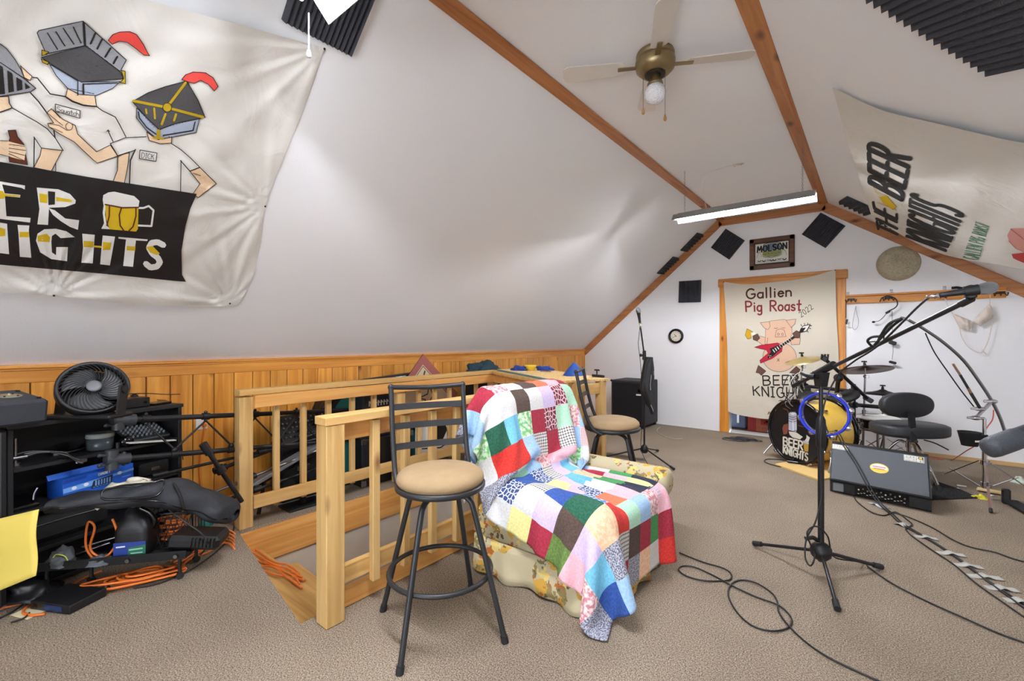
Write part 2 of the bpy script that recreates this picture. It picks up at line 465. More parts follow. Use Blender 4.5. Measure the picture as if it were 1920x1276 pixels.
GLYPH = {
 'A': (.7, [[(0, 0), (.35, 1), (.7, 0)], [(.12, .35), (.58, .35)]]),
 'B': (.6, [[(0, 0), (0, 1)], [(0, 1)] + arc(.3, .76, .25, .24, 90, -90, 6) + [(0, .52)], [(.0, .52)] + arc(.32, .26, .28, .26, 90, -90, 6) + [(0, 0)]]),
 'C': (.6, [arc(.35, .5, .35, .5, 50, 310, 10)]),
 'D': (.65, [[(0, 0), (0, 1)] + arc(.2, .5, .45, .5, 90, -90, 8) + [(0, 0)]]),
 'E': (.5, [[(.5, 1), (0, 1), (0, 0), (.5, 0)], [(0, .52), (.42, .52)]]),
 'F': (.5, [[(.5, 1), (0, 1), (0, 0)], [(0, .52), (.42, .52)]]),
 'G': (.7, [arc(.37, .5, .37, .5, 50, 330, 10) + [(.7, .45), (.42, .45)]]),
 'H': (.6, [[(0, 0), (0, 1)], [(.6, 0), (.6, 1)], [(0, .5), (.6, .5)]]),
 'I': (.3, [[(.15, 0), (.15, 1)], [(0, 0), (.3, 0)], [(0, 1), (.3, 1)]]),
 'K': (.6, [[(0, 0), (0, 1)], [(.58, 1), (0, .45)], [(.18, .6), (.6, 0)]]),
 'L': (.5, [[(0, 1), (0, 0), (.5, 0)]]),
 'M': (.8, [[(0, 0), (.1, 1), (.4, .3), (.7, 1), (.8, 0)]]),
 'N': (.6, [[(0, 0), (0, 1), (.6, 0), (.6, 1)]]),
 'O': (.7, [arc(.35, .5, .35, .5, 90, 450, 14)]),
 'P': (.6, [[(0, 0), (0, 1)] + arc(.28, .74, .3, .26, 90, -90, 6) + [(0, .48)]]),
 'R': (.6, [[(0, 0), (0, 1)] + arc(.28, .75, .28, .25, 90, -90, 6) + [(0, .5)], [(.2, .5), (.6, 0)]]),
 'S': (.55, [arc(.28, .75, .25, .25, 30, 270, 8) + arc(.28, .25, .27, .25, 90, -150, 8)]),
 'T': (.6, [[(0, 1), (.6, 1)], [(.3, 1), (.3, 0)]]),
 'V': (.6, [[(0, 1), (.3, 0), (.6, 1)]]),
 'U': (.6, [[(0, 1)] + arc(.3, .3, .3, .3, 180, 360, 6) + [(.6, 1)]]),
 '2': (.5, [arc(.25, .75, .25, .25, 160, -30, 7) + [(0, 0), (.5, 0)]]),
 '0': (.5, [arc(.25, .5, .25, .5, 90, 450, 12)]),
 'a': (.45, [arc(.22, .28, .22, .28, 60, 360, 9), [(.44, .56), (.44, 0)]]),
 'c': (.4, [arc(.24, .28, .24, .28, 50, 310, 8)]),
 'e': (.45, [[(.0, .3), (.45, .32)] + arc(.23, .28, .22, .28, 10, 320, 9)]),
 'g': (.45, [arc(.22, .28, .22, .28, 60, 360, 9), [(.44, .56), (.44, -.2)] + arc(.24, -.2, .2, .14, 0, -150, 5)]),
 'h': (.45, [[(0, 0), (0, 1)], [(0, .35)] + arc(.22, .35, .22, .2, 180, 0, 5) + [(.44, 0)]]),
 'i': (.14, [[(.07, 0), (.07, .55)], [(.07, .78), (.07, .82)]]),
 'l': (.14, [[(.07, 0), (.07, 1)]]),
 'n': (.42, [[(0, 0), (0, .56)], [(0, .38)] + arc(.2, .36, .2, .2, 180, 0, 5) + [(.41, 0)]]),
 'o': (.48, [arc(.24, .28, .24, .28, 90, 450, 10)]),
 'q': (.45, [arc(.22, .28, .22, .28, 60, 360, 9), [(.44, .56), (.44, -.3)]]),
 's': (.38, [arc(.19, .42, .17, .14, 30, 270, 6) + arc(.19, .14, .19, .14, 90, -150, 6)]),
 't': (.4, [[(.2, .95), (.2, 0), (.36, .03)], [(0, .58), (.4, .58)]]),
 'u': (.42, [[(0, .56)] + arc(.2, .2, .2, .2, 180, 360, 5) + [(.41, .56)], [(.41, .56), (.41, 0)]]),
}

# ================================================================== THE SETTING
HOLE = [(-3.36, 1.20), (-2.05, 0.99), (-2.05, 2.92), (-3.36, 3.74)]
def build_floor():
    outer = [(XL, YR), (XR, YR), (XR, YG), (XL, YG)]
    loops = [[Vector((p[0], p[1], 0)) for p in outer], [Vector((p[0], p[1], 0)) for p in HOLE]]
    flat = outer + HOLE
    mb = MB()
    F = []
    for t in tessellate_polygon(loops):
        a, b_, c_ = [flat[i] for i in t]
        n = (b_[0] - a[0]) * (c_[1] - a[1]) - (b_[1] - a[1]) * (c_[0] - a[0])
        F.append(t if n > 0 else t[::-1])
    mb.add([(p[0], p[1], 0) for p in flat], F)
    n = len(HOLE)
    mb.add([(p[0], p[1], 0) for p in HOLE] + [(p[0], p[1], -0.02) for p in HOLE], [(i, (i + 1) % n, (i + 1) % n + n, i + n) for i in range(n)])
    struct('floor', mb, M_CARPET)
build_floor()

def build_stairwell():
    M_DRY = mat('bare_drywall', (196, 186, 172), 0.85, var=0.12, vscale=3)
    mb = MB(); n = 4
    for i in range(n):
        a = HOLE[i]; b_ = HOLE[(i + 1) % n]
        mb.add([(a[0], a[1], -0.02), (b_[0], b_[1], -0.02), (b_[0], b_[1], -2.5), (a[0], a[1], -2.5)], [(0, 1, 2, 3)])
    mb.add([(p[0], p[1], -2.5) for p in HOLE], [(0, 1, 2, 3)])
    struct('wall_stairwell', mb, M_DRY)
    mb = MB()
    mb.bar((-3.349, 1.21, -0.135), (-3.349, 3.72, -0.135), 0.018, 0.235)
    mb.bar((-2.061, 1.0, -0.135), (-2.061, 2.92, -0.135), 0.018, 0.235)
    struct('trim_stairwell', mb, M_FIR)
    mb = MB()
    for k in range(1, 9):
        y0 = 1.03 + 0.24 * (k - 1); z = -0.18 * k
        mb.add([(-3.335, y0 - (0 if k > 1 else -0.18), z), (-2.075, y0 - (0 if k > 1 else 0.02), z), (-2.075, y0 + 0.27, z), (-3.335, y0 + 0.31, z),
                (-3.335, y0 - (0 if k > 1 else -0.18), z + .02), (-2.075, y0 - (0 if k > 1 else 0.02), z + .02), (-2.075, y0 + 0.27, z + .02), (-3.335, y0 + 0.31, z + .02)],
               [(3, 2, 1, 0), (4, 5, 6, 7), (0, 1, 5, 4), (1, 2, 6, 5), (2, 3, 7, 6), (3, 0, 4, 7)])
    struct('trim_stairs', mb, M_PLY)
build_stairwell()

def build_walls():
    # ceiling: two slopes and the flat strip between
    mb = MB()
    ny = 1
    mb.add([(XL, YR, ZK), (XL, YG, ZK), (XA, YG, ZC), (XA, YR, ZC)], [(0, 1, 2, 3)])
    mb.add([(XA, YR, ZC), (XA, YG, ZC), (XB, YG, ZC), (XB, YR, ZC)], [(0, 1, 2, 3)])
    mb.add([(XB, YR, ZC), (XB, YG, ZC), (XR, YG, ZC - .7 * (XR - XB)), (XR, YR, ZC - .7 * (XR - XB))], [(0, 1, 2, 3)])
    struct('ceiling', mb, M_WALL)
    zr = ZC - .7 * (XR - XB)
    # gable wall with the storage doorway
    DX0, DX1, DZ = -1.60, -0.385, 2.06
    mb = MB()
    def q(a, b_, c_, d_): mb.add([(p[0], YG, p[1]) for p in (a, b_, c_, d_)], [(0, 1, 2, 3)])
    def zt(x): return ZK + .857 * (x - XL) if x < XA else (ZC if x <= XB else ZC - .7 * (x - XB))
    xs = [XL, XA, DX0, DX1, XR]
    mb.add([(x, YG, z) for x, z in [(XL, 0), (DX0, 0), (DX0, zt(DX0)), (XA, ZC), (XL, ZK)]], [(0, 1, 2, 3, 4)])
    mb.add([(x, YG, z) for x, z in [(DX0, DZ), (DX1, DZ), (DX1, zt(DX1)), (XB, ZC), (DX0, ZC)]], [(0, 1, 2, 3, 4)])
    mb.add([(x, YG, z) for x, z in [(DX1, 0), (XR, 0), (XR, zr), (DX1, zt(DX1))]], [(0, 1, 2, 3)])
    for (x0, x1) in ((DX0, DX0), (DX1, DX1)):
        mb.add([(x0, YG, 0), (x0, YG + .12, 0), (x0, YG + .12, DZ), (x0, YG, DZ)], [(0, 1, 2, 3)])
    mb.add([(DX0, YG, DZ), (DX1, YG, DZ), (DX1, YG + .12, DZ), (DX0, YG + .12, DZ)], [(0, 1, 2, 3)])
    struct('wall_back', mb, M_WALL)
    # storage space behind the doorway
    mb = MB()
    X0, X1, Y0, Y1, Z1 = -2.4, 0.4, YG + .12, YG + 1.8, 2.3
    mb.add([(X0, Y0, 0), (X1, Y0, 0), (X1, Y1, 0), (X0, Y1, 0), (X0, Y0, Z1), (X1, Y0, Z1), (X1, Y1, Z1), (X0, Y1, Z1)],
           [(0, 1, 2, 3), (7, 6, 5, 4), (1, 2, 6, 5), (2, 3, 7, 6), (3, 0, 4, 7)])
    struct('wall_storage', mb, mat('storage_boards', (120, 92, 66), 0.8, var=0.3))
    mb = MB(); mb.box((-.99, YG + .06, 0.012), (1.2, .13, .022)); struct('trim_threshold', mb, mat('pale_threshold', (206, 204, 200), 0.6))
    # door casing
    mb = MB()
    mb.box((-1.664, YG - .014, 1.03), (.122, .028, 2.06), b=.004); mb.box((-.332, YG - .014, 1.03), (.11, .028, 2.06), b=.004)
    struct('door_1', mb, M_PINEZ)
    mb = MB(); mb.box((-1.0, YG - .016, 2.118), (1.49, .034, .115), b=.008); struct('trim_door', mb, M_PINEX)
    # knee wall and wainscot
    mb = MB(); mb.add([(XL, YR, 0), (XL, YG, 0), (XL, YG, ZK), (XL, YR, ZK)], [(3, 2, 1, 0)]); mb.add([(XL + .004, YR, 0), (XL + .004, YG, 0), (XL + .004, YG, 1.06), (XL + .004, YR, 1.06)], [(3, 2, 1, 0)], 1)
    W = 0.1372; y = math.floor(YR / W) * W
    while y < YG:
        mb.box((XL + .012, y + W / 2, .54), (.016, W - .005, 1.06), b=.004, mi=2)
        y += W
    struct('wall_left', mb, [M_WALL, mat('groove_shadow', (70, 40, 16), 0.8), M_PINE])
    mb = MB()
    mb.bar((XL + .012, YR, 1.09), (XL + .012, YG, 1.09), .024, .085, b=.003)
    mb.bar((XL + .02, YR, 1.143), (XL + .02, YG, 1.143), .045, .02, b=.004)
    mb.bar((XL + .016, YR, 1.127), (XL + .016, YG, 1.127), .032, .014, b=.003)
    struct('trim_left', mb, M_PINEY)
    mb = MB(); mb.bar((XL + .026, YR, .045), (XL + .026, YG, .045), .014, .09); struct('baseboard_left', mb, M_PINEY)
    mb = MB(); mb.add([(XR, YR, 0), (XR, YG, 0), (XR, YG, zr), (XR, YR, zr)], [(0, 1, 2, 3)]); struct('wall_right', mb, M_WALL)
    # end wall behind the camera; its unseen window is added for fill light
    mb = MB(); wx0, wx1, wz0, wz1 = -1.5, 1.1, .2, 1.5
    mb.add([(x, YR, z) for x, z in [(XL, 0), (wx0, 0), (wx0, zt(wx0)), (XL, ZK)]], [(3, 2, 1, 0)])
    mb.add([(x, YR, z) for x, z in [(wx1, 0), (XR, 0), (XR, zr), (wx1, zt(wx1))]], [(3, 2, 1, 0)])
    mb.add([(x, YR, z) for x, z in [(wx0, 0), (wx1, 0), (wx1, wz0), (wx0, wz0)]], [(3, 2, 1, 0)])
    mb.add([(x, YR, z) for x, z in [(wx0, wz1), (wx1, wz1), (wx1, zt(wx1)), (XB, ZC), (XA, ZC), (wx0, zt(wx0))]], [(5, 4, 3, 2, 1, 0)])
    struct('wall_front', mb, M_WALL)
    mb = MB()
    for x in (wx0, (wx0 + wx1) / 2, wx1): mb.box((x, YR, (wz0 + wz1) / 2), (.07, .1, wz1 - wz0 + .07))
    for z in (wz0, wz1): mb.box(((wx0 + wx1) / 2, YR, z), (wx1 - wx0, .1, .07))
    struct('added_window_1', mb, M_PINEX)
    # trims along the ceiling joints and up the gable
    mb = MB(); mb.bar((-1.705, YR, ZC - .012), (-1.705, YG - .03, ZC - .012), .1, .02, b=.003); struct('trim_1', mb, M_BEAM)
    mb = MB(); mb.bar((-.503, YR, ZC - .012), (-.503, YG - .03, ZC - .012), .096, .02, b=.003); struct('trim_2', mb, M_BEAM)
    def rake(name, a, b_, w, m):
        a = Vector((a[0], YG - .012, a[1])); b_ = Vector((b_[0], YG - .012, b_[1]))
        mb = MB(); mb.bar(a, b_, .022, w, up=(0, 0, 1), b=.003); struct(name, mb, m)
    def below(x, sl, d): return d * math.sqrt(1 + sl * sl)
    rake('trim_3', (XL, ZK - below(0, .857, .052)), (XA + .02, ZC + .02 - below(0, .857, .052)), .1, M_BEAMX)
    rake('trim_4', (XA, ZC - .055), (XB, ZC - .055), .1, M_BEAMX)
    rake('trim_5', (XB - .02, ZC + .014 - below(0, .7, .055)), (XR, zr - below(0, .7, .055)), .108, M_BEAMX)
    mb = MB(); mb.box((1.0, YG - .01, .02), (1.3, .018, .04)); struct('baseboard_back', mb, mat('pale_pine_strip', (214, 176, 122), 0.6))
build_walls()

# ================================================================== LIGHTS: two hanging tube fixtures
M_TUBE = mat('lit_tube', (243, 247, 255), 0.5, emit=TUBE)
M_REFL = mat('white_enamel', (138, 138, 136), 0.35)
def shop_light(label, y, w, h, zr_, xc, ln=1.22):
    t = thing('tube_light', label, 'light', (xc, y, zr_), 0, 'hanging tube lights')
    mb = MB(); x0, x1 = xc - ln / 2, xc + ln / 2
    prof = [(-w, 0), (-w * .45, h + .022), (w * .45, h + .022), (w, 0)]
    back = [(w + .004, .002), (w * .45 + .004, h + .03), (-w * .45 - .004, h + .03), (-w - .004, .002)]
    for a, b_ in zip(prof, prof[1:]):
        mb.add([(x0, y + a[0], zr_ + a[1]), (x1, y + a[0], zr_ + a[1]), (x1, y + b_[0], zr_ + b_[1]), (x0, y + b_[0], zr_ + b_[1])], [(0, 1, 2, 3)])
    for a, b_ in zip(back, back[1:]):
        mb.add([(x0, y + a[0], zr_ + a[1]), (x1, y + a[0], zr_ + a[1]), (x1, y + b_[0], zr_ + b_[1]), (x0, y + b_[0], zr_ + b_[1])], [(0, 1, 2, 3)])
    for a, b_ in ((prof[0], back[3]), (prof[3], back[0])):
        mb.add([(x0, y + a[0], zr_ + a[1]), (x1, y + a[0], zr_ + a[1]), (x1, y + b_[0], zr_ + b_[1]), (x0, y + b_[0], zr_ + b_[1])], [(0, 1, 2, 3)])
    mb.build('reflector', M_REFL, t)
    mb = MB(); mb.cyl((x0 + .012, y, zr_ + h), (x1 - .012, y, zr_ + h), .013, n=12, cap=False); mb.build('tube', M_TUBE, t)
    for x in (x0 + .006, x1 - .006):
        mb = MB(); mb.box((x, y, zr_ + h), (.012, .034, .04), b=.004); mb.build('lamp_holder', M_WHITE, t)
    mb = MB(); mb.box((xc, y, zr_ + h + .038), (ln * .94, .05, .012), b=.003); mb.build('ballast_housing', M_REFL, t)
    for x in (x0 + .1, x1 - .1):
        mb = MB(); n = 26; z0 = zr_ + h + .044; z1 = ZC - .004
        for k in range(n):
            z = z0 + (z1 - z0) * (k + .5) / n; L = (z1 - z0) / n * .62
            u = Vector((1, 0, 0)) if k % 2 else Vector((0, 1, 0))
            mb.tube([Vector((x, y, z)) + u * (.006 * math.cos(a)) + UP * (L * math.sin(a)) for a in [2 * PI * q / 8 for q in range(8)]], .0013, 4, False, 0, 0, True)
        mb.build('chain', M_DCHROME, t)
    return t
LAMP2 = shop_light('lit tube light hanging by the gable end above the doorway', 4.69, .1, .036, 2.53, -1.005)
LAMP1 = shop_light('lit tube light near the large knight banner with a white pull string', 0.79, .12, .045, 2.53, -1.045)
def pull_string():
    p = onP(579, 30, (0, .9, 0), (0, 1, 0)); p = atS(579, 25, 1.70)
    mb = MB(); q = atS(577, 92, 1.70)
    mb.cyl((p.x, p.y, 2.54), (p.x, p.y, q.z), .0022, n=6); mb.build('pull_string', M_WHITE, LAMP1)
    mb = MB(); mb.lathe([(.001, .03), (.006, .024), (.009, .006), (.008, 0), (.001, -.002)], (p.x, p.y, q.z - .03), n=10); mb.build('pull_knob', M_WHITE, LAMP1)
pull_string()

# ================================================================== STAIR RAILINGS
def near_railing():
    t = thing('stair_railing', 'raw pine stair railing on the near side, behind the front bar stool', 'railing', (-1.957, 1.086, 0), 0, 'railings around the stair opening')
    mb = MB(); mb.box((-1.957, 1.086, .458), (.092, .092, .915), b=.004); mb.build('post', M_STUDZ, t)
    mb = MB(); mb.box((-1.957, 3.04, .458), (.089, .089, .915), b=.004); mb.build('post', M_STUDZ, t)
    mb = MB(); mb.bar((-1.957, 1.035, .934), (-1.957, 3.08, .934), .1, .038, b=.003); mb.build('handrail', M_STUDY, t)
    mb = MB(); mb.bar((-1.985, 1.133, .868), (-1.985, 2.99, .868), .036, .09, b=.003); mb.build('top_rail', M_FIR, t)
    mb = MB(); mb.bar((-1.985, 1.133, .182), (-1.985, 2.99, .182), .036, .085, b=.003); mb.build('bottom_rail', M_STUDY, t)
    mb = MB(); mb.bar((-2.02, 1.1, .047), (-2.02, 2.99, .047), .036, .09, b=.003); mb.build('curb_board', M_FIR, t)
    y = 1.315
    while y < 2.9:
        mb = MB(); mb.box((-1.948, y, .505), (.036, .042, .80), b=.003); mb.build('baluster', M_STUDZ, t); y += .188
def far_railing():
    t = thing('stair_railing', 'raw pine stair railing on the far side, along the wood panelled knee wall', 'railing', (-3.417, 1.255, 0), 0, 'railings around the stair opening')
    for y in (1.255, 2.56, 3.87):
        mb = MB(); mb.box((-3.417, y, .455), (.089, .089, .91), b=.004); mb.build('post', M_STUDZ, t)
    mb = MB(); mb.bar((-3.40, 1.205, .942), (-3.40, 3.92, .942), .1, .038, b=.003); mb.build('handrail', M_STUDY, t)
    mb = MB(); mb.bar((-3.36, 1.302, .874), (-3.36, 3.85, .874), .026, .088, b=.003); mb.build('top_rail', M_FIR, t)
    mb = MB(); mb.bar((-3.385, 1.302, .168), (-3.385, 3.82, .168), .034, .088, b=.003); mb.build('bottom_rail', M_STUDY, t)
    for k, y in enumerate([1.474, 1.675, 1.878, 2.09, 2.30, 2.80, 3.0, 3.2, 3.4, 3.6]):
        mb = MB(); mb.box((-3.422, y, .50), (.034, .042, .80), b=.003); mb.build('baluster', M_STUDZ, t)
    # the short angled end run
    a = Vector((-3.36, 3.84, 0)); b_ = Vector((-2.0, 3.07, 0)); d = (b_ - a).normalized()
    mb = MB(); mb.bar(a + UP * .942, b_ + UP * .942, .09, .036, b=.003); mb.build('end_handrail', M_STUDX, t)
    mb = MB(); mb.bar(a + UP * .874, b_ + UP * .874, .03, .088, b=.003); mb.build('end_top_rail', M_FIR, t)
    mb = MB(); mb.bar(a + UP * .168, b_ + UP * .168, .034, .088, b=.003); mb.build('end_bottom_rail', M_STUDX, t)
    for k in range(1, 7):
        p = a + d * (.2 * k) + Vector((.0, .036, 0)); mb = MB(); mb.box((p.x, p.y, .50), (.036, .036, .80), b=.003); mb.build('baluster', M_STUDZ, t)
near_railing(); far_railing()

def board_table():
    M_OSB = speckle('strand_board', (190, 150, 92), (218, 184, 126), (236, 208, 154), 60, 0.75, 0.2, 0.05)
    M_TEAL = mat('blue_green_edge', (92, 134, 140), 0.7, var=0.3, vscale=12)
    t = thing('board_table', 'strand board ledge laid askew on the corner of the stair railing', 'table', (-2.5, 3.6, 0))
    P = [(-3.30, 3.82), (-1.94, 3.015), (-1.74, 3.475), (-3.08, 4.28)]
    mb = MB(); z0, z1 = .962, .978
    mb.hexa([(p[0], p[1], z0) for p in P] + [(p[0], p[1], z1) for p in P]); mb.build('board', M_OSB, t)
    a = Vector((-3.30, 3.82, 0)); b_ = Vector((-1.94, 3.015, 0)); n = Vector((-.51, -.86, 0)) * .003
    mb = MB(); mb.bar(a + n + UP * .970, b_ + n + UP * .970, .005, .0165); mb.build('painted_edge', M_TEAL, t)
    for (x, y) in ((-1.80, 3.42), (-1.885, 3.18), (-3.08, 4.2)):
        mb = MB(); mb.box((x, y, .481), (.06, .085, .962), b=.003); mb.build('leg', M_STUDZ, t)
    mb = MB(); mb.bar((-1.86, 3.14, .90), (-1.79, 3.44, .90), .036, .088, b=.003); mb.build('apron', M_STUDY, t)
board_table()

# ================================================================== BAR STOOLS
M_SUEDE = mat('tan_suede', (158, 132, 98), 0.9, bump=0.2, bscale=40, var=0.22, vscale=9)
def make_stool(label, loc, rz):
    t = thing('bar_stool', label, 'stool', loc, rz, 'matching bar stools')
    W = dict(world=False)
    mb = MB(); mb.lathe([(.0, .722), (.08, .724), (.14, .722), (.175, .712), (.194, .695), (.198, .676), (.19, .660), (0, .660)], n=40)
    mb.build('seat_cushion', M_SUEDE, t, **W)
    mb = MB(); mb.lathe([(0, .660), (.196, .660), (.203, .654), (.203, .640), (.196, .634), (0, .634)], n=40); mb.build('seat_frame', M_STOOL, t, **W)
    mb = MB(); mb.lathe([(0, .634), (.11, .634), (.11, .618), (0, .618)], n=24); mb.lathe([(0, .618), (.05, .618), (.05, .600), (0, .600)], n=20); mb.build('swivel_plate', M_BMETAL, t, **W)
    for k in range(4):
        a = PI / 4 + k * PI / 2; c, s_ = math.cos(a), math.sin(a)
        mb = MB(); mb.tube([(.03 * c, .03 * s_, .612), (.10 * c, .10 * s_, .61), (.145 * c, .145 * s_, .592), (.17 * c, .17 * s_, .54), (.245 * c, .245 * s_, .27), (.314 * c, .314 * s_, .012)], .0125, 10, smooth=5)
        lg = mb.build('leg', M_STOOL, t, **W)
        mb = MB(); mb.cyl((.310 * c, .310 * s_, .028), (.3165 * c, .3165 * s_, 0), .0165, .0165, 12); mb.build('foot_cap', M_RUBBER, lg, **W)
    mb = MB(); mb.torus((0, 0, .262), .229, .011, n=44, m=10); mb.build('foot_ring', M_STOOL, t, **W)
    for sx in (-1, 1):
        mb = MB(); mb.tube([(sx * .176, .06, .628), (sx * .18, .12, .66), (sx * .181, .165, .74), (sx * .182, .205, .88), (sx * .183, .243, 1.068)], .0125, 10, smooth=5)
        mb.sphere((sx * .183, .245, 1.072), .0155, 12); mb.build('back_upright', M_STOOL, t, **W)
    mb = MB(); mb.tube([(-.183, .243, 1.072), (-.1, .256, 1.066), (0, .262, 1.063), (.1, .256, 1.066), (.183, .243, 1.072)], .012, 10); mb.build('top_rail', M_STOOL, t, **W)
    for z in (.79, .885, .975):
        y = .18 + (z - .79) * .218
        mb = MB(); n = 10
        for q in (0, 1):
            pass
        V = []
        for i in range(n + 1):
            x = -.18 + .36 * i / n; dy = .016 * (1 - (x / .18) ** 2)
            for (oy, oz) in ((0, -.015), (.005, -.015), (.012, .015), (.007, .015)): V.append((x, y + dy + oy, z + oz))
        F = []
        for i in range(n):
            for k in range(4): F.append((i * 4 + k, (i + 1) * 4 + k, (i + 1) * 4 + (k + 1) % 4, i * 4 + (k + 1) % 4))
        mb.add(V, F); mb.build('back_slat', M_STOOL, t, **W)
    return t
stool = make_stool('tan suede bar stool with ladder back in front of the near stair railing', (-1.538, 1.385, 0), math.radians(63))
dup(stool, (-1.53, 3.09, 0), math.radians(112), 'bar stool with tan suede seat standing behind the quilted armchair beside the strand board ledge', 'matching bar stools')

# ================================================================== ARMCHAIR AND QUILT
def floral():
    m = bpy.data.materials.new('floral_upholstery'); m.use_nodes = True
    nt = m.node_tree; b = nt.nodes['Principled BSDF']; L = nt.links
    b.inputs['Roughness'].default_value = 0.9
    tc = nt.nodes.new('ShaderNodeTexCoord')
    n = nt.nodes.new('ShaderNodeTexNoise'); n.inputs['Scale'].default_value = 26; n.inputs['Detail'].default_value = 3
    L.new(tc.outputs['Object'], n.inputs['Vector'])
    wv = nt.nodes.new('ShaderNodeVectorMath'); wv.operation = 'MULTIPLY_ADD'; wv.inputs[1].default_value = (.10, .10, .10)
    L.new(n.outputs['Color'], wv.inputs[0]); L.new(tc.outputs['Object'], wv.inputs[2])
    col = None
    base = lin((196, 184, 150))
    prev = None
    for (scale, thr, colr, off) in ((9.0, .34, (150, 132, 84), 0.0), (10, .40, (206, 160, 66), 3.1), (12, .27, (184, 104, 50), 7.7), (16, .26, (104, 94, 70), 12.2), (11, .34, (228, 202, 120), 17.0), (17, .22, (128, 116, 80), 23.0)):
        mp = nt.nodes.new('ShaderNodeMapping'); mp.inputs['Location'].default_value = (off, off * .7, off * 1.3); mp.inputs['Scale'].default_value = (scale, scale, scale)
        L.new(wv.outputs[0], mp.inputs['Vector'])
        v = nt.nodes.new('ShaderNodeTexVoronoi'); v.inputs['Scale'].default_value = 1.0; L.new(mp.outputs[0], v.inputs['Vector'])
        ls = nt.nodes.new('ShaderNodeMath'); ls.operation = 'LESS_THAN'; ls.inputs[1].default_value = thr; L.new(v.outputs['Distance'], ls.inputs[0])
        # only where a larger field says bouquets grow
        f = nt.nodes.new('ShaderNodeTexNoise'); f.inputs['Scale'].default_value = 3.2; L.new(tc.outputs['Object'], f.inputs['Vector'])
        g = nt.nodes.new('ShaderNodeMath'); g.operation = 'GREATER_THAN'; g.inputs[1].default_value = .46; L.new(f.outputs['Fac'], g.inputs[0])
        mu = nt.nodes.new('ShaderNodeMath'); mu.operation = 'MULTIPLY'; L.new(ls.outputs[0], mu.inputs[0]); L.new(g.outputs[0], mu.inputs[1])
        mx = nt.nodes.new('ShaderNodeMix'); mx.data_type = 'RGBA'; L.new(mu.outputs[0], mx.inputs[0])
        if prev is None: mx.inputs[6].default_value = base
        else: L.new(prev, mx.inputs[6])
        mx.inputs[7].default_value = lin(colr); prev = mx.outputs[2]
    L.new(prev, b.inputs['Base Color'])
    n3 = nt.nodes.new('ShaderNodeTexNoise'); n3.inputs['Scale'].default_value = 320; L.new(tc.outputs['Object'], n3.inputs['Vector'])
    bp = nt.nodes.new('ShaderNodeBump'); bp.inputs['Strength'].default_value = .25; bp.inputs['Distance'].default_value = .004
    L.new(n3.outputs['Fac'], bp.inputs['Height']); L.new(bp.outputs[0], b.inputs['Normal'])
    return m
CH = dict(x0=-1.80, x1=-.98, y0=1.86, y1=2.75)
def armchair():
    M = floral()
    t = thing('armchair', 'floral upholstered armchair half covered by the patchwork quilt', 'armchair', (-1.36, 2.3, 0))
    x0, x1, y0, y1 = CH['x0'], CH['x1'], CH['y0'], CH['y1']
    mb = MB(); mb.box(((x0 + x1) / 2, (y0 + y1) / 2, .235), (x1 - x0 - .03, y1 - y0 - .02, .27), b=.03); mb.build('body', M, t, bev=.0)
    # gathered skirt
    loop = []
    rr = [(x0 + .02, y0), (x1, y0), (x1, y1), (x0 + .02, y1)]
    per = []
    for i in range(4):
        a = Vector(rr[i]); b_ = Vector(rr[(i + 1) % 4]); nseg = int((b_ - a).length / .02)
        nr = Vector(((b_ - a).y, -(b_ - a).x)).normalized()
        for k in range(nseg): per.append((a + (b_ - a) * k / nseg, nr))
    N = len(per); rnd = random.Random(3)
    ph = [rnd.uniform(-.6, .6) for _ in range(N)]
    def sk(u, v):
        p, nr = per[int(round(u * N)) % N]; i = int(round(u * N)) % N
        w = .002 + (.016 * math.sin(i * .62 + ph[i // 9]) + .012 * math.sin(i * .23) + .014) * (1 - v)
        return (p.x + nr.x * w, p.y + nr.y * w, .012 + .19 * v + .008 * math.sin(i * .35) * (1 - v))
    mb = MB(); mb.grid(sk, N, 5, closed_u=True); mb.build('skirt', M, t, solid=.004)
    mb = MB(); mb.box((-1.32, (y0 + y1) / 2, .385), (.76, y1 - y0 - .26, .11), b=.035); o = mb.build('seat_cushion', M, t, subd=1)
    R = Matrix.Rotation(math.radians(-7), 3, 'Y')
    mb = MB(); mb.box((-1.70, (y0 + y1) / 2, .63), (.15, y1 - y0 - .04, .68), R, b=.05); mb.build('back', M, t, subd=1)
    for yc, zt in ((y0 + .075, .50), (y1 - .075, .53)):
        mb = MB()
        mb.box((-1.29, yc, (zt - .06 + .1) / 2 + .05), (.64, .12, zt - .16), b=.02)
        prof = [(0, -.33), (.055, -.33), (.08, -.315), (.086, -.29), (.086, .29), (.08, .315), (.055, .33), (0, .33)]
        mb.lathe(prof, (-1.28, yc, zt - .08), (1, 0, 0), n=20); mb.build('arm', M, t)
armchair()

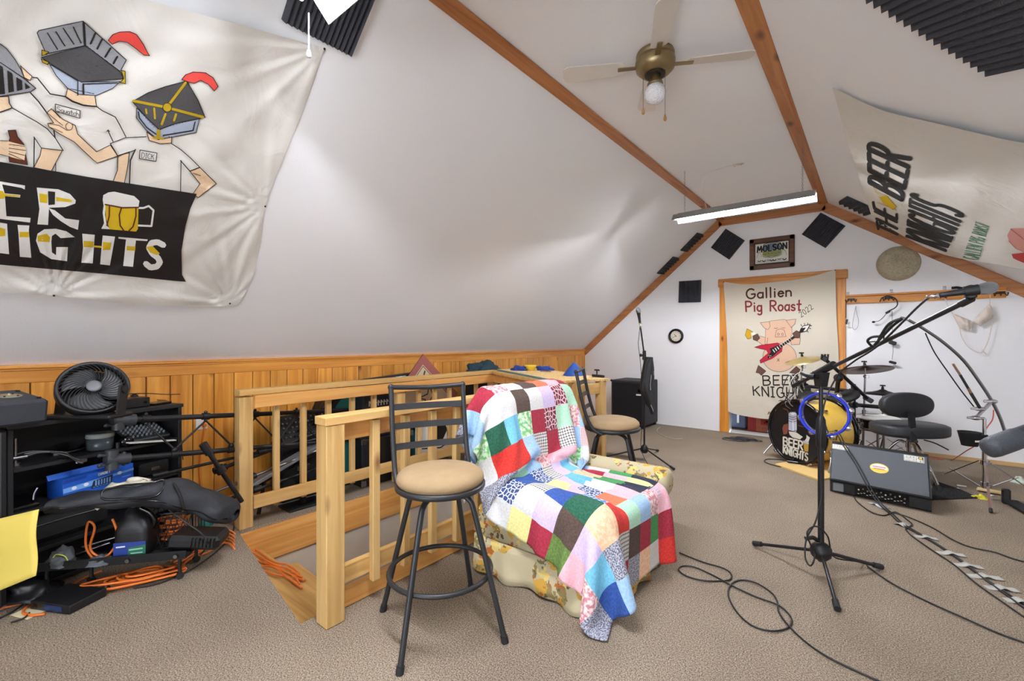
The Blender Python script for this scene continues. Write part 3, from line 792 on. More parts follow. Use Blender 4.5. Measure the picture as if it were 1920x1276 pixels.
QC = {}
def quilt_mats():
    def pat(name, a, b_, kind, scale):
        m = bpy.data.materials.new(name); m.use_nodes = True
        nt = m.node_tree; bs = nt.nodes['Principled BSDF']; L = nt.links; bs.inputs['Roughness'].default_value = .92
        at = nt.nodes.new('ShaderNodeAttribute'); at.attribute_name = 'weave'
        mx = nt.nodes.new('ShaderNodeMix'); mx.data_type = 'RGBA'; mx.inputs[6].default_value = lin(a); mx.inputs[7].default_value = lin(b_)
        if kind == 'check':
            # woven checks: two crossed sets of bands
            sp = nt.nodes.new('ShaderNodeSeparateXYZ'); L.new(at.outputs['Vector'], sp.inputs[0]); outs = []
            for k in (0, 1):
                mu = nt.nodes.new('ShaderNodeMath'); mu.operation = 'MULTIPLY'; mu.inputs[1].default_value = scale; L.new(sp.outputs[k], mu.inputs[0])
                fr = nt.nodes.new('ShaderNodeMath'); fr.operation = 'FRACT'; L.new(mu.outputs[0], fr.inputs[0])
                gt = nt.nodes.new('ShaderNodeMath'); gt.operation = 'GREATER_THAN'; gt.inputs[1].default_value = .62; L.new(fr.outputs[0], gt.inputs[0]); outs.append(gt)
            ad = nt.nodes.new('ShaderNodeMath'); ad.operation = 'ADD'; L.new(outs[0].outputs[0], ad.inputs[0]); L.new(outs[1].outputs[0], ad.inputs[1])
            hf = nt.nodes.new('ShaderNodeMath'); hf.operation = 'MULTIPLY'; hf.inputs[1].default_value = .5; L.new(ad.outputs[0], hf.inputs[0]); L.new(hf.outputs[0], mx.inputs[0])
        elif kind == 'dots':
            v = nt.nodes.new('ShaderNodeTexVoronoi'); v.voronoi_dimensions = '2D'; v.inputs['Scale'].default_value = scale; v.inputs['Randomness'].default_value = .0
            L.new(at.outputs['Vector'], v.inputs['Vector'])
            ls = nt.nodes.new('ShaderNodeMath'); ls.operation = 'LESS_THAN'; ls.inputs[1].default_value = .28; L.new(v.outputs['Distance'], ls.inputs[0]); L.new(ls.outputs[0], mx.inputs[0])
        elif kind == 'print':
            v = nt.nodes.new('ShaderNodeTexVoronoi'); v.voronoi_dimensions = '2D'; v.feature = 'DISTANCE_TO_EDGE'; v.inputs['Scale'].default_value = scale
            L.new(at.outputs['Vector'], v.inputs['Vector'])
            ls = nt.nodes.new('ShaderNodeMath'); ls.operation = 'LESS_THAN'; ls.inputs[1].default_value = .11; L.new(v.outputs['Distance'], ls.inputs[0]); L.new(ls.outputs[0], mx.inputs[0])
        else:
            n = nt.nodes.new('ShaderNodeTexNoise'); n.noise_dimensions = '2D'; n.inputs['Scale'].default_value = scale; n.inputs['Detail'].default_value = 2
            L.new(at.outputs['Vector'], n.inputs['Vector'])
            cr = nt.nodes.new('ShaderNodeValToRGB'); cr.color_ramp.elements[0].position = .42; cr.color_ramp.elements[1].position = .58
            L.new(n.outputs['Fac'], cr.inputs[0]); L.new(cr.outputs[0], mx.inputs[0])
        L.new(mx.outputs[2], bs.inputs['Base Color'])
        n = nt.nodes.new('ShaderNodeTexNoise'); n.inputs['Scale'].default_value = 260; L.new(at.outputs['Vector'], n.inputs['Vector'])
        bp = nt.nodes.new('ShaderNodeBump'); bp.inputs['Strength'].default_value = .3; bp.inputs['Distance'].default_value = .004
        L.new(n.outputs['Fac'], bp.inputs['Height']); L.new(bp.outputs[0], bs.inputs['Normal'])
        return m
    S = lambda n, c: pat('patch_' + n, c, tuple(min(255, v + 12) for v in c), 'noise', 90)
    return [S('white', (214, 213, 212)), S('sky_blue', (158, 192, 226)), S('red', (206, 48, 40)), S('crimson', (160, 38, 58)), S('lavender', (205, 186, 222)),
            S('mint', (172, 216, 188)), S('green', (66, 146, 82)), S('dark_green', (32, 88, 66)), S('pale_yellow', (236, 226, 150)), S('brown', (82, 64, 56)),
            S('navy', (36, 40, 62)), S('royal_blue', (44, 78, 150)), S('coral', (236, 116, 80)), S('pink', (236, 180, 190)), S('cyan', (112, 184, 214)),
            pat('patch_grey_tweed', (190, 190, 200), (96, 98, 118), 'noise', 140), pat('patch_black_check', (232, 230, 224), (36, 34, 36), 'check', 55),
            pat('patch_polka', (92, 138, 200), (240, 240, 244), 'dots', 34), pat('patch_gingham', (240, 224, 222), (200, 60, 66), 'check', 95),
            pat('patch_maroon_print', (128, 36, 62), (226, 206, 206), 'print', 34), pat('patch_green_print', (120, 196, 120), (226, 240, 214), 'noise', 42),
            pat('patch_blue_print', (60, 76, 128), (214, 220, 232), 'print', 42), pat('patch_olive', (96, 124, 58), (112, 140, 72), 'noise', 80),
            pat('patch_floral_pink', (238, 218, 214), (206, 130, 140), 'noise', 55), pat('patch_peach', (240, 190, 150), (246, 210, 176), 'noise', 60)]
def quilt():
    K = 5; PU, PV = 16, 9
    nu, nv = PU * K, PV * K
    PS = .138; h = PS / K
    prof = [(-1.865, .54), (-1.855, .97), (-1.80, 1.02), (-1.70, 1.01), (-1.65, .97), (-1.53, .50), (-1.42, .475), (-.95, .49), (-.895, .42), (-.86, .03), (-.80, .02), (-.5, .02)]
    seg = [math.dist(a, b_) for a, b_ in zip(prof, prof[1:])]
    def at(s_):
        i = 0
        while i < len(seg) - 1 and s_ > seg[i]: s_ -= seg[i]; i += 1
        k = s_ / seg[i]; a, b_ = prof[i], prof[i + 1]
        return a[0] + (b_[0] - a[0]) * k, a[1] + (b_[1] - a[1]) * k
    rng = np.random.RandomState(5)
    P = np.zeros((nu + 1, nv + 1, 3))
    for i in range(nu + 1):
        x, z = at(i * h * .90)
        f = i / nu
        for j in range(nv + 1):
            a_ = i * h * .9
            if a_ < .8: y0_, cw = 1.66, .97
            elif a_ < 1.15: q = (a_ - .8) / .35; y0_, cw = 1.66 + .15 * q, .97 - .29 * q
            elif a_ < 1.66: y0_, cw = 1.81, .68
            else: q = min((a_ - 1.66) / .15, 1); y0_, cw = 1.81 - .25 * q, .68 + .17 * q
            y = y0_ + j * h * cw
            P[i, j] = (x, y, max(z, .03) + .01)
    P += rng.normal(0, .003, P.shape)
    Q = P.copy()
    arcs = np.arange(nu + 1) * h * .90
    pin = np.zeros(P.shape[:2], bool); pin[np.abs(arcs - .53) < .07] = True
    pin &= (P[..., 1] > CH['y0'] + .06) & (P[..., 1] < CH['y1'] - .06)
    pin2 = np.zeros(P.shape[:2], bool); pin2[np.abs(arcs - 1.19) < .10] = True; pin2 &= (P[..., 1] > CH['y0'] + .25) & (P[..., 1] < CH['y1'] - .25)
    P0 = P.copy()
    mid = ((CH['y0'] + CH['y1']) / 2); wy = (CH['y1'] - CH['y0'])
    th = math.radians(-7)
    boxes = [((-1.375, mid, .22), (.425, wy / 2, .23), 0, .04), ((-1.70, mid, .62), (.085, wy / 2 - .02, .355), th, .05),
             ((-1.29, CH['y0'] + .075, .25), (.345, .095, .262), 0, .08), ((-1.29, CH['y1'] - .075, .265), (.345, .095, .28), 0, .08)]
    def collide(P):
        hit = np.zeros(P.shape[:2], bool)
        for c, hs, a, r in boxes:
            L = P - np.array(c)
            if a:
                ca, sa = math.cos(-a), math.sin(-a)
                Lx = L[..., 0] * ca + L[..., 2] * sa; Lz = -L[..., 0] * sa + L[..., 2] * ca
                L = np.stack([Lx, L[..., 1], Lz], -1)
            q = np.abs(L) - (np.array(hs) - r)
            qm = np.maximum(q, 0); out = np.linalg.norm(qm, axis=-1); ins = np.minimum(q.max(-1), 0)
            d = out + ins - r - .016
            m = d < 0
            if not m.any(): continue
            sg = np.sign(L); sg[sg == 0] = 1
            g = np.where((out > 1e-6)[..., None], qm / np.maximum(out, 1e-6)[..., None], (q == q.max(-1, keepdims=True)).astype(float)) * sg
            if a:
                ca, sa = math.cos(a), math.sin(a)
                g = np.stack([g[..., 0] * ca + g[..., 2] * sa, g[..., 1], -g[..., 0] * sa + g[..., 2] * ca], -1)
            P[m] -= g[m] * d[m][:, None]
            hit |= m
        m = P[..., 2] < .012
        P[..., 2][m] = .012; hit |= m
        m = P[..., 0] < -1.875      # the railing stands behind
        P[..., 0][m] = -1.875
        return hit
    def con(A, B, L, k):
        d = B - A; l = np.linalg.norm(d, axis=-1, keepdims=True); c = d * (.5 * k * (l - L) / np.maximum(l, 1e-6)); A += c; B -= c
    dt = 1 / 60.; G = np.array([0, 0, -9.8]) * dt * dt
    for step in range(150):
        V = (P - Q) * .97; Q = P.copy(); P = P + V + G
        for it in range(14):
            for s0 in (0, 1):
                n = (nu + 1 - s0) // 2
                con(P[s0:s0 + 2 * n:2], P[s0 + 1:s0 + 2 * n:2], h, 1)
                n = (nv + 1 - s0) // 2
                con(P[:, s0:s0 + 2 * n:2], P[:, s0 + 1:s0 + 2 * n:2], h, 1)
            for s0 in (0, 1):
                n = (nu + 1 - s0) // 2
                A = P[s0:s0 + 2 * n:2]; B = P[s0 + 1:s0 + 2 * n:2]
                con(A[:, :-1], B[:, 1:], h * 1.4142, .5); con(A[:, 1:], B[:, :-1], h * 1.4142, .5)
            for s0 in range(4):
                n = (nu - 1 - s0) // 4 + 1
                a_ = P[s0:nu - 2 + 1:4]; b2 = P[s0 + 2::4][:len(a_)]; a_ = a_[:len(b2)]; con(a_, b2, 2 * h, .12)
                a_ = P[:, s0:nv - 2 + 1:4]; b2 = P[:, s0 + 2::4][:, :a_.shape[1]]; a_ = a_[:, :b2.shape[1]]; con(a_, b2, 2 * h, .12)
            P[pin] = P0[pin]
            P[pin2] = P0[pin2]
            if it % 3 == 2: hit = collide(P)
        hit = collide(P)
        Q[hit] = P[hit] - (P - Q)[hit] * .03
    rnd = random.Random(11)
    # colours of the back-rest rows follow the photograph, the rest are scattered
    nm = 25
    grid = [[None] * PV for _ in range(PU)]
    for i in range(PU):
        for j in range(PV):
            while True:
                c = rnd.choice([0, 1, 1, 2, 3, 4, 5, 5, 6, 7, 8, 9, 10, 11, 12, 13, 14, 15, 16, 17, 18, 19, 20, 21, 22, 23, 24, 0, 0, 0, 13, 15, 23])
                if (i and grid[i - 1][j] == c) or (j and grid[i][j - 1] == c): continue
                break
            grid[i][j] = c
    #         near ............................ far
    rows = {4: [17, 1, 3, 23, 0, 9, 12, 13, 3, 15], 5: [17, 1, 0, 0, 9, 0, 4, 19, 5, 15], 6: [4, 20, 7, 14, 20, 3, 19, 5, 23, 1], 7: [15, 0, 2, 2, 1, 16, 3, 16, 1, 18],
            8: [16, 15, 15, 5, 1, 23, 13, 13, 20, 0], 9: [0, 21, 11, 21, 16, 4, 14, 0, 1, 1], 10: [8, 0, 16, 8, 4, 14, 24, 3, 0, 15]}
    for i, r in rows.items():
        for j in range(PV): grid[i][j] = r[j + 1] if i < 9 else r[j]
    mb = MB()
    flat = [(P[i, j]) for i in range(nu + 1) for j in range(nv + 1)]
    fs = []; mi = []
    for i in range(nu):
        for j in range(nv):
            a = i * (nv + 1) + j
            fs.append([a, a + nv + 1, a + nv + 2, a + 1]); mi.append(grid[i // K][j // K])
    for f, m_ in zip(fs, mi): mb.f.append(f); mb.mi.append(m_); mb.sm.append(True)
    mb.v = [Vector(p) for p in flat]
    o = mb.build('patchwork_quilt', quilt_mats())
    at_ = o.data.attributes.new('weave', 'FLOAT_VECTOR', 'POINT')
    at_.data.foreach_set('vector', [c for i in range(nu + 1) for j in range(nv + 1) for c in (i * h, j * h, 0.0)])
    md = o.modifiers.new('smooth', 'SUBSURF'); md.levels = 1; md.render_levels = 1
    md = o.modifiers.new('thick', 'SOLIDIFY'); md.thickness = .006; md.offset = 0
    tag(o, 'multicoloured patchwork quilt thrown over the floral armchair', 'quilt')
quilt()

# ================================================================== PAINTED CLOTH BANNERS
def cloth(name, col, scale=5, strength=.35):
    m = bpy.data.materials.new(name); m.use_nodes = True
    nt = m.node_tree; b = nt.nodes['Principled BSDF']; L = nt.links
    b.inputs['Roughness'].default_value = .95; b.inputs['Specular IOR Level'].default_value = .15
    b.inputs['Base Color'].default_value = lin(col)
    tc = nt.nodes.new('ShaderNodeTexCoord')
    n = nt.nodes.new('ShaderNodeTexNoise'); n.inputs['Scale'].default_value = scale; n.inputs['Detail'].default_value = 5; n.inputs['Distortion'].default_value = 1.5
    L.new(tc.outputs['Object'], n.inputs['Vector'])
    bp = nt.nodes.new('ShaderNodeBump'); bp.inputs['Strength'].default_value = strength; bp.inputs['Distance'].default_value = .02
    L.new(n.outputs['Fac'], bp.inputs['Height']); L.new(bp.outputs[0], b.inputs['Normal'])
    return m
M_SHEET = cloth('white_bedsheet', (226, 223, 216))
M_CANVAS = cloth('cream_dropcloth', (214, 205, 188), 7, .3)
def smooth(a, b, x):
    t = max(0, min(1, (x - a) / (b - a))); return t * t * (3 - 2 * t)
def lerp_curve(c, t):
    n = len(c) - 1; i = min(int(t * n), n - 1); k = t * n - i
    return Vector(c[i]) * (1 - k) + Vector(c[i + 1]) * k
def coons(top, right, bottom, left):
    """top and bottom run left to right, left and right run bottom to top"""
    T, R, B, L = [[Vector(p) for p in c] for c in (top, right, bottom, left)]
    def f(u, v):
        a = lerp_curve(B, u) * (1 - v) + lerp_curve(T, u) * v
        b_ = lerp_curve(L, v) * (1 - u) + lerp_curve(R, v) * u
        c_ = B[0] * (1 - u) * (1 - v) + B[-1] * u * (1 - v) + T[0] * (1 - u) * v + T[-1] * u * v
        return a + b_ - c_
    return f
def resample(c, n=24):
    c = [Vector(p) for p in smooth_path([(p[0], p[1], 0) for p in c], 6)]
    d = [0]
    for a, b_ in zip(c, c[1:]): d.append(d[-1] + (b_ - a).length)
    out = []; j = 0
    for k in range(n + 1):
        s_ = d[-1] * k / n
        while j < len(d) - 2 and d[j + 1] < s_: j += 1
        q = (s_ - d[j]) / max(d[j + 1] - d[j], 1e-6); p = c[j] * (1 - q) + c[j + 1] * q; out.append((p.x, p.y))
    return out

def knight_banner():
    NAILS = [(608, 91), (497, 386), (431, 568), (101, 553)]
    def off(x, y):
        d = 1e9; w = 0
        for (nx, ny) in NAILS:
            r = math.hypot(x - nx, y - ny); a = math.atan2(y - ny, x - nx)
            fall = math.exp(-r / 130.0) * min(1, r / 25.0)
            w += (math.sin(a * 17 + nx) * .008 + math.sin(a * 31 + ny) * .004) * fall
            d = min(d, r)
        w += .0025 * math.sin((x * .8 + y * 1.0) * .055) + .002 * math.sin((x * .3 - y) * .08)
        edge = smooth(0, 190, min(max(610 - .34 * (y - 90) - x, 0), max(572 - y, 0) * .9))
        return .012 + .055 * edge + w + .02 * smooth(520, 560, y) * smooth(430, 300, x)
    def surf(x, y, lift=0.0): return onL(x, y, off(x, y) + lift)
    top = resample([(-700, -265), (-200, -130), (277, 0), (470, 52), (608, 90)])
    right = resample([(445, 573), (470, 530), (488, 460), (497, 388), (536, 285), (575, 190), (608, 90)])
    bottom = resample([(-500, 560), (-200, 545), (0, 549), (101, 554), (240, 570), (350, 575), (445, 573)])
    left = resample([(-500, 560), (-600, 150), (-700, -265)])
    F = coons(top, right, bottom, left)
    mb = MB(); mb.grid(lambda u, v: surf(*F(u, v)), 210, 110)
    mats = [M_SHEET, M_INK, cloth('paint_grey', (150, 151, 155), 60, .2), cloth('paint_dark_grey', (84, 82, 84), 60, .2), cloth('paint_steel_blue', (172, 182, 200), 60, .2),
            cloth('paint_gold', (188, 158, 34), 60, .2), cloth('paint_red', (234, 84, 76), 60, .2), cloth('paint_skin', (234, 204, 170), 60, .2), cloth('paint_brown', (104, 56, 40), 60, .2),
            cloth('paint_yellow', (218, 184, 40), 60, .2), cloth('paint_white', (234, 232, 228), 60, .1)]
    P = Paint(mb, lambda x, y, l: surf(x, y, .003 + l), NL, 7.0, .0008)
    A = lambda pts: [(x / 4.726, 30 + y / 4.726) for x, y in pts]
    B = lambda pts: [(x / 4.571, 300 + y / 4.571) for x, y in pts]
    Z = lambda pts: [(x / 2.127, y / 2.127) for x, y in pts]
    def fill(pts, mi, layer, ow=1.3, closed=True):
        P.poly(pts, mi, layer)
        if ow: P.stroke(pts, ow, 1, layer + 1, closed)
    def ink(pts, w=1.4, layer=6): P.stroke(pts, w, 1, layer)
    # middle knight
    fill(A([(180, 440), (285, 535), (268, 572), (215, 545)]), 7, 1)
    fill(A([(600, 640), (840, 690), (855, 800), (740, 787), (640, 750), (582, 712)]), 7, 1)
    ink(A([(588, 720), (640, 757), (740, 792), (857, 802)]), 2.6); ink(A([(290, 545), (330, 548), (445, 690), (580, 714)]), 2.2)
    ink(A([(270, 680), (340, 755), (410, 850)]), 2.4); ink(A([(857, 802), (905, 838), (1022, 895), (1062, 965), (1115, 1070)]), 1.8)
    ink(A([(955, 1012), (1002, 1112)]), 1.8); ink(A([(945, 1022), (958, 1008), (972, 1024)]), 1.4)
    fill(A([(430, 410), (500, 530), (600, 640), (700, 693), (850, 705), (1000, 640), (1065, 580), (720, 585)]), 4, 2)
    fill(A([(365, 365), (765, 262), (1065, 490), (1100, 555), (720, 585), (430, 410)]), 3, 3)
    ink(A([(450, 432), (690, 575), (690, 702)]), 1.8); ink(A([(738, 602), (740, 692)]), 3.2); ink(A([(738, 602), (1040, 592)]), 1.8)
    fill(A([(328, 150), (345, 128), (735, 45), (750, 262), (408, 335)]), 2, 4, 1.5); fill(A([(735, 45), (1120, 390), (1065, 492), (760, 262)]), 2, 4, 1.5)
    ink(A([(741, 62), (753, 258)]), 4.6)
    for a in ([(420, 150), (510, 295)], [(495, 140), (575, 265)], [(560, 108), (655, 250)], [(650, 98), (718, 238)]): ink(A(a), 2.2)
    for a in ([(845, 152), (803, 245)], [(905, 205), (862, 290)], [(980, 285), (932, 362)], [(1040, 360), (1006, 420)]): ink(A(a), 3.6)
    for a in ([(370, 300), (432, 318), (415, 340), (370, 352)], [(365, 378), (430, 408), (425, 432), (376, 412)], [(1075, 480), (1110, 490), (1112, 602), (1065, 590), (1096, 555)]): fill(A(a), 5, 5)
    fill(A([(958, 215), (1000, 165), (1060, 142), (1150, 138), (1210, 165), (1270, 250), (1300, 310), (1325, 352), (1275, 345), (1200, 285), (1130, 235), (1060, 222), (995, 250)]), 6, 4)
    tagbox = A([(490, 780), (710, 838), (708, 905), (495, 845)])
    fill(tagbox, 10, 2, 1.4); P.text('Squatch', A([(505, 800), (700, 848), (698, 890), (508, 842)]), .9, 1, 4, .12)
    # left knight
    fill(A([(-160, 200), (0, 245), (60, 290), (130, 380), (190, 480), (216, 552), (0, 410), (-160, 380)]), 2, 2); fill(A([(-160, 380), (0, 410), (216, 555), (318, 640), (270, 672), (0, 712), (-160, 720)]), 2, 3, 1.6)
    for a in ([(-80, 390), (25, 450), (45, 690), (-80, 700)], [(65, 480), (110, 510), (125, 668), (76, 680)], [(145, 540), (195, 572), (200, 652), (150, 665)], [(220, 590), (268, 632), (226, 650)]): P.poly(A(a), 1, 5)
    fill(A([(-160, 725), (75, 712), (80, 770), (106, 812), (0, 852), (-160, 900)]), 7, 1); ink(A([(0, 852), (106, 815)]), 2)
    ink(A([(75, 712), (85, 775), (110, 815), (330, 940), (420, 1000), (490, 1080), (560, 1192)]), 1.8)
    fill(Z([(165, 590), (248, 600), (205, 682), (135, 668), (160, 620)]), 7, 1); ink(Z([(135, 545), (165, 590), (248, 600)]), 1.5); ink(Z([(137, 548), (135, 668)]), 2.2); ink(Z([(222, 650), (222, 688)]), 1.5); ink(Z([(215, 520), (219, 548)]), 2.6)
    fill(Z([(32, 520), (62, 518), (70, 545), (95, 575), (110, 657), (38, 645), (30, 580), (40, 550)]), 8, 2)
    P.poly(Z([(-40, 550), (0, 560), (30, 562), (98, 580), (104, 600), (97, 640), (40, 625), (0, 615), (-40, 610)]), 7, 4)
    for a in ([(36, 575), (98, 583)], [(36, 590), (104, 600)], [(36, 604), (102, 620)], [(36, 612), (96, 640)], [(0, 560), (30, 562)], [(0, 615), (40, 625)]): ink(Z(a), 1.0)
    # right knight
    fill(Z([(470, 620), (516, 605), (510, 660), (495, 736), (450, 726), (468, 680)]), 7, 1)
    fill(Z([(205, 433), (250, 475), (300, 500), (310, 535), (385, 605), (440, 578), (470, 622), (388, 650), (375, 640), (295, 565), (240, 535), (196, 506), (190, 492), (214, 490), (186, 450), (192, 444)]), 7, 3)
    for a in ([(186, 448), (228, 482), (250, 500)], [(205, 433), (240, 470)], [(192, 492), (236, 500), (268, 520)], [(196, 506), (250, 528)]): ink(Z(a), 1.0)
    P.stroke(Z(arc(276, 504, 14, 15, -40, 250, 10)), 1.1, 1, 6)
    fill(Z([(585, 525), (610, 545), (685, 545), (684, 570), (640, 573), (595, 560)]), 7, 1)
    fill(Z([(545, 430), (635, 518), (700, 490), (797, 468), (782, 528), (690, 546), (630, 556), (580, 516), (545, 470)]), 4, 2)
    ink(Z([(552, 445), (556, 470), (585, 508), (622, 535)]), 2.2); ink(Z([(650, 540), (770, 520), (778, 486)]), 2.2)
    for k in range(7): ink(Z([(565 + k * 8, 452 + k * 9), (566 + k * 8, 453 + k * 9)]), 1.1)
    for k in range(9): ink(Z([(655 + k * 12, 508 - k * 3.2), (656 + k * 12, 508 - k * 3.2)]), 1.3)
    fill(Z([(528, 405), (590, 370), (660, 345), (745, 323), (790, 400), (818, 468), (700, 492), (635, 517), (590, 475)]), 3, 4, 1.6)
    for a, w in (([(532, 402), (665, 428)], 5), ([(740, 330), (668, 425)], 5), ([(665, 428), (810, 467)], 5), ([(632, 522), (632, 546)], 7), ([(582, 435), (585, 452)], 3.5), ([(615, 432), (618, 472)], 4), ([(660, 455), (645, 495)], 4.5), ([(702, 456), (694, 480)], 4.5), ([(612, 548), (650, 552)], 4)): P.stroke(Z(a), w, 5, 6)
    P.stroke(Z(arc(667, 428, 18, 18, 0, 360, 12)), 1.1, 1, 8); P.poly(Z(arc(667, 428, 17, 17, 0, 330, 11)), 5, 7)
    fill(Z([(725, 317), (740, 298), (770, 287), (820, 290), (850, 310), (870, 345), (855, 363), (830, 335), (800, 320), (775, 332), (745, 325)]), 6, 5)
    for a, w in (([(440, 572), (500, 549), (583, 545)], 1.5), ([(440, 572), (470, 622), (540, 598)], 1.6), ([(540, 596), (520, 640), (516, 738)], 2.4), ([(470, 625), (468, 680)], 1.6), ([(683, 572), (722, 597), (762, 632), (797, 667)], 1.5),
                 ([(722, 640), (720, 768)], 1.6), ([(720, 640), (757, 682), (797, 667)], 1.8), ([(800, 700), (770, 690)], 1)): ink(Z(a), w)
    fill(Z([(757, 682), (797, 667), (863, 732), (790, 788), (770, 772), (798, 732)]), 7, 3)
    fill(Z([(558, 598), (626, 610), (622, 643), (556, 632)]), 10, 2, 1.4); P.text('DICK', Z([(566, 608), (616, 616), (614, 636), (564, 628)]), .9, 1, 4, .2)
    # the black board with its lettering
    P.poly(Z([(-860, 510), (-400, 588), (0, 645), (350, 705), (785, 773), (760, 830), (740, 900), (724, 1000), (726, 1095), (742, 1123), (700, 1120), (400, 1090), (0, 1055), (-400, 1005), (-860, 930)]), 1, 4)
    W, Y = 10, 9
    P.text('BE', B([(-780, 60), (-170, 160), (-170, 470), (-780, 380)]), 13, W, 6, .35)
    P.text('K', B([(-560, 470), (-220, 520), (-220, 770), (-560, 715)]), 13, W, 6, .4)
    P.poly(B([(-60, 172), (215, 218), (212, 252), (185, 238), (18, 208), (40, 285), (175, 298), (172, 320), (42, 308), (55, 480), (262, 495), (258, 535), (-60, 495)]), W, 6)
    P.poly(B([(-60, 255), (25, 265), (40, 290), (172, 302), (170, 315), (45, 308), (35, 330), (-60, 335)]), Y, 7)
    P.poly(B([(315, 235), (500, 250), (600, 290), (650, 345), (645, 372), (560, 402), (420, 408), (412, 555), (320, 550), (338, 420)]), W, 6)
    P.poly(B([(412, 266), (472, 272), (470, 380), (415, 385)]), 1, 8); P.poly(B([(415, 410), (470, 430), (560, 500), (678, 515), (668, 597), (600, 572), (520, 522), (455, 470)]), W, 6)
    P.poly(B([(337, 285), (406, 295), (405, 368), (342, 362)]), Y, 7); P.poly(B([(480, 315), (620, 342), (612, 362), (482, 350)]), Y, 7)
    P.poly(B([(885, 300), (930, 276), (980, 270), (1060, 288), (1150, 308), (1195, 350), (1186, 407), (1050, 408), (930, 384), (905, 395), (900, 470), (915, 560), (948, 592), (868, 588), (892, 540), (880, 450), (888, 390), (880, 340)]), W, 6)
    P.poly(B([(902, 382), (1050, 410), (1187, 405), (1182, 590), (1166, 612), (940, 593), (908, 500)]), Y, 7)
    for a in ([(938, 396), (936, 480), (916, 560)], [(1040, 410), (1022, 470), (1030, 560), (1062, 606)], [(1165, 405), (1165, 480), (1140, 570), (1105, 606)], [(902, 380), (1050, 408), (1187, 405)]): P.stroke(B(a), 2.6, 8, 9)
    P.stroke(B([(1190, 410), (1230, 410), (1275, 393), (1316, 430), (1298, 565), (1185, 560)]), 3.6, W, 6)
    P.stroke(B([(-110, 770), (-110, 560), (30, 770)]), 12, W, 6); P.poly(B([(-20, 532), (60, 545), (78, 806), (-10, 795), (-60, 700)]), W, 6); P.poly(B([(-10, 575), (45, 590), (45, 650), (-10, 655)]), Y, 7)
    P.poly(B([(150, 555), (252, 560), (247, 600), (268, 836), (170, 828), (160, 640)]), W, 6); P.poly(B([(165, 615), (248, 615), (250, 660), (168, 660)]), Y, 7)
    P.poly(B([(308, 690), (322, 630), (380, 592), (480, 588), (570, 610), (642, 660), (520, 668), (475, 630), (445, 650), (440, 700), (445, 790), (480, 815), (482, 745), (582, 745), (575, 866), (440, 848), (345, 790)]), W, 6); P.poly(B([(322, 648), (400, 630), (430, 660), (425, 702), (325, 697)]), Y, 7)
    P.poly(B([(705, 630), (812, 640), (795, 885), (697, 878), (712, 750)]), W, 6); P.poly(B([(880, 645), (986, 655), (942, 902), (858, 892)]), W, 6); P.poly(B([(800, 730), (880, 738), (880, 752), (800, 746)]), Y, 6)
    P.poly(B([(718, 692), (802, 697), (797, 748), (716, 745)]), Y, 7); P.poly(B([(884, 700), (955, 708), (945, 768), (880, 770)]), Y, 7)
    P.poly(B([(1015, 658), (1266, 679), (1262, 693), (1165, 688), (1140, 914), (1056, 906), (1080, 680), (1015, 672)]), W, 6); P.poly(B([(1088, 735), (1162, 742), (1158, 777), (1085, 772)]), Y, 7)
    P.stroke(B([(1400, 728), (1350, 702), (1300, 708), (1276, 750), (1305, 800), (1352, 835), (1372, 875), (1345, 912), (1290, 920), (1250, 888)]), 11, W, 6); P.poly(B([(1252, 745), (1308, 735), (1370, 800), (1345, 812), (1290, 792)]), Y, 7)
    o = mb.build('painted_banner', mats)
    tag(o, 'large white bedsheet banner with three painted knights above a black lettered board', 'banner')
    for k, (x, y) in enumerate(NAILS):
        p = surf(x, y); mb = MB(); mb.sphere(p + NL * .004, .0055, 8, sc=(1, 1, 1)); mb.build('nail', M_BLACKM, o)
knight_banner()

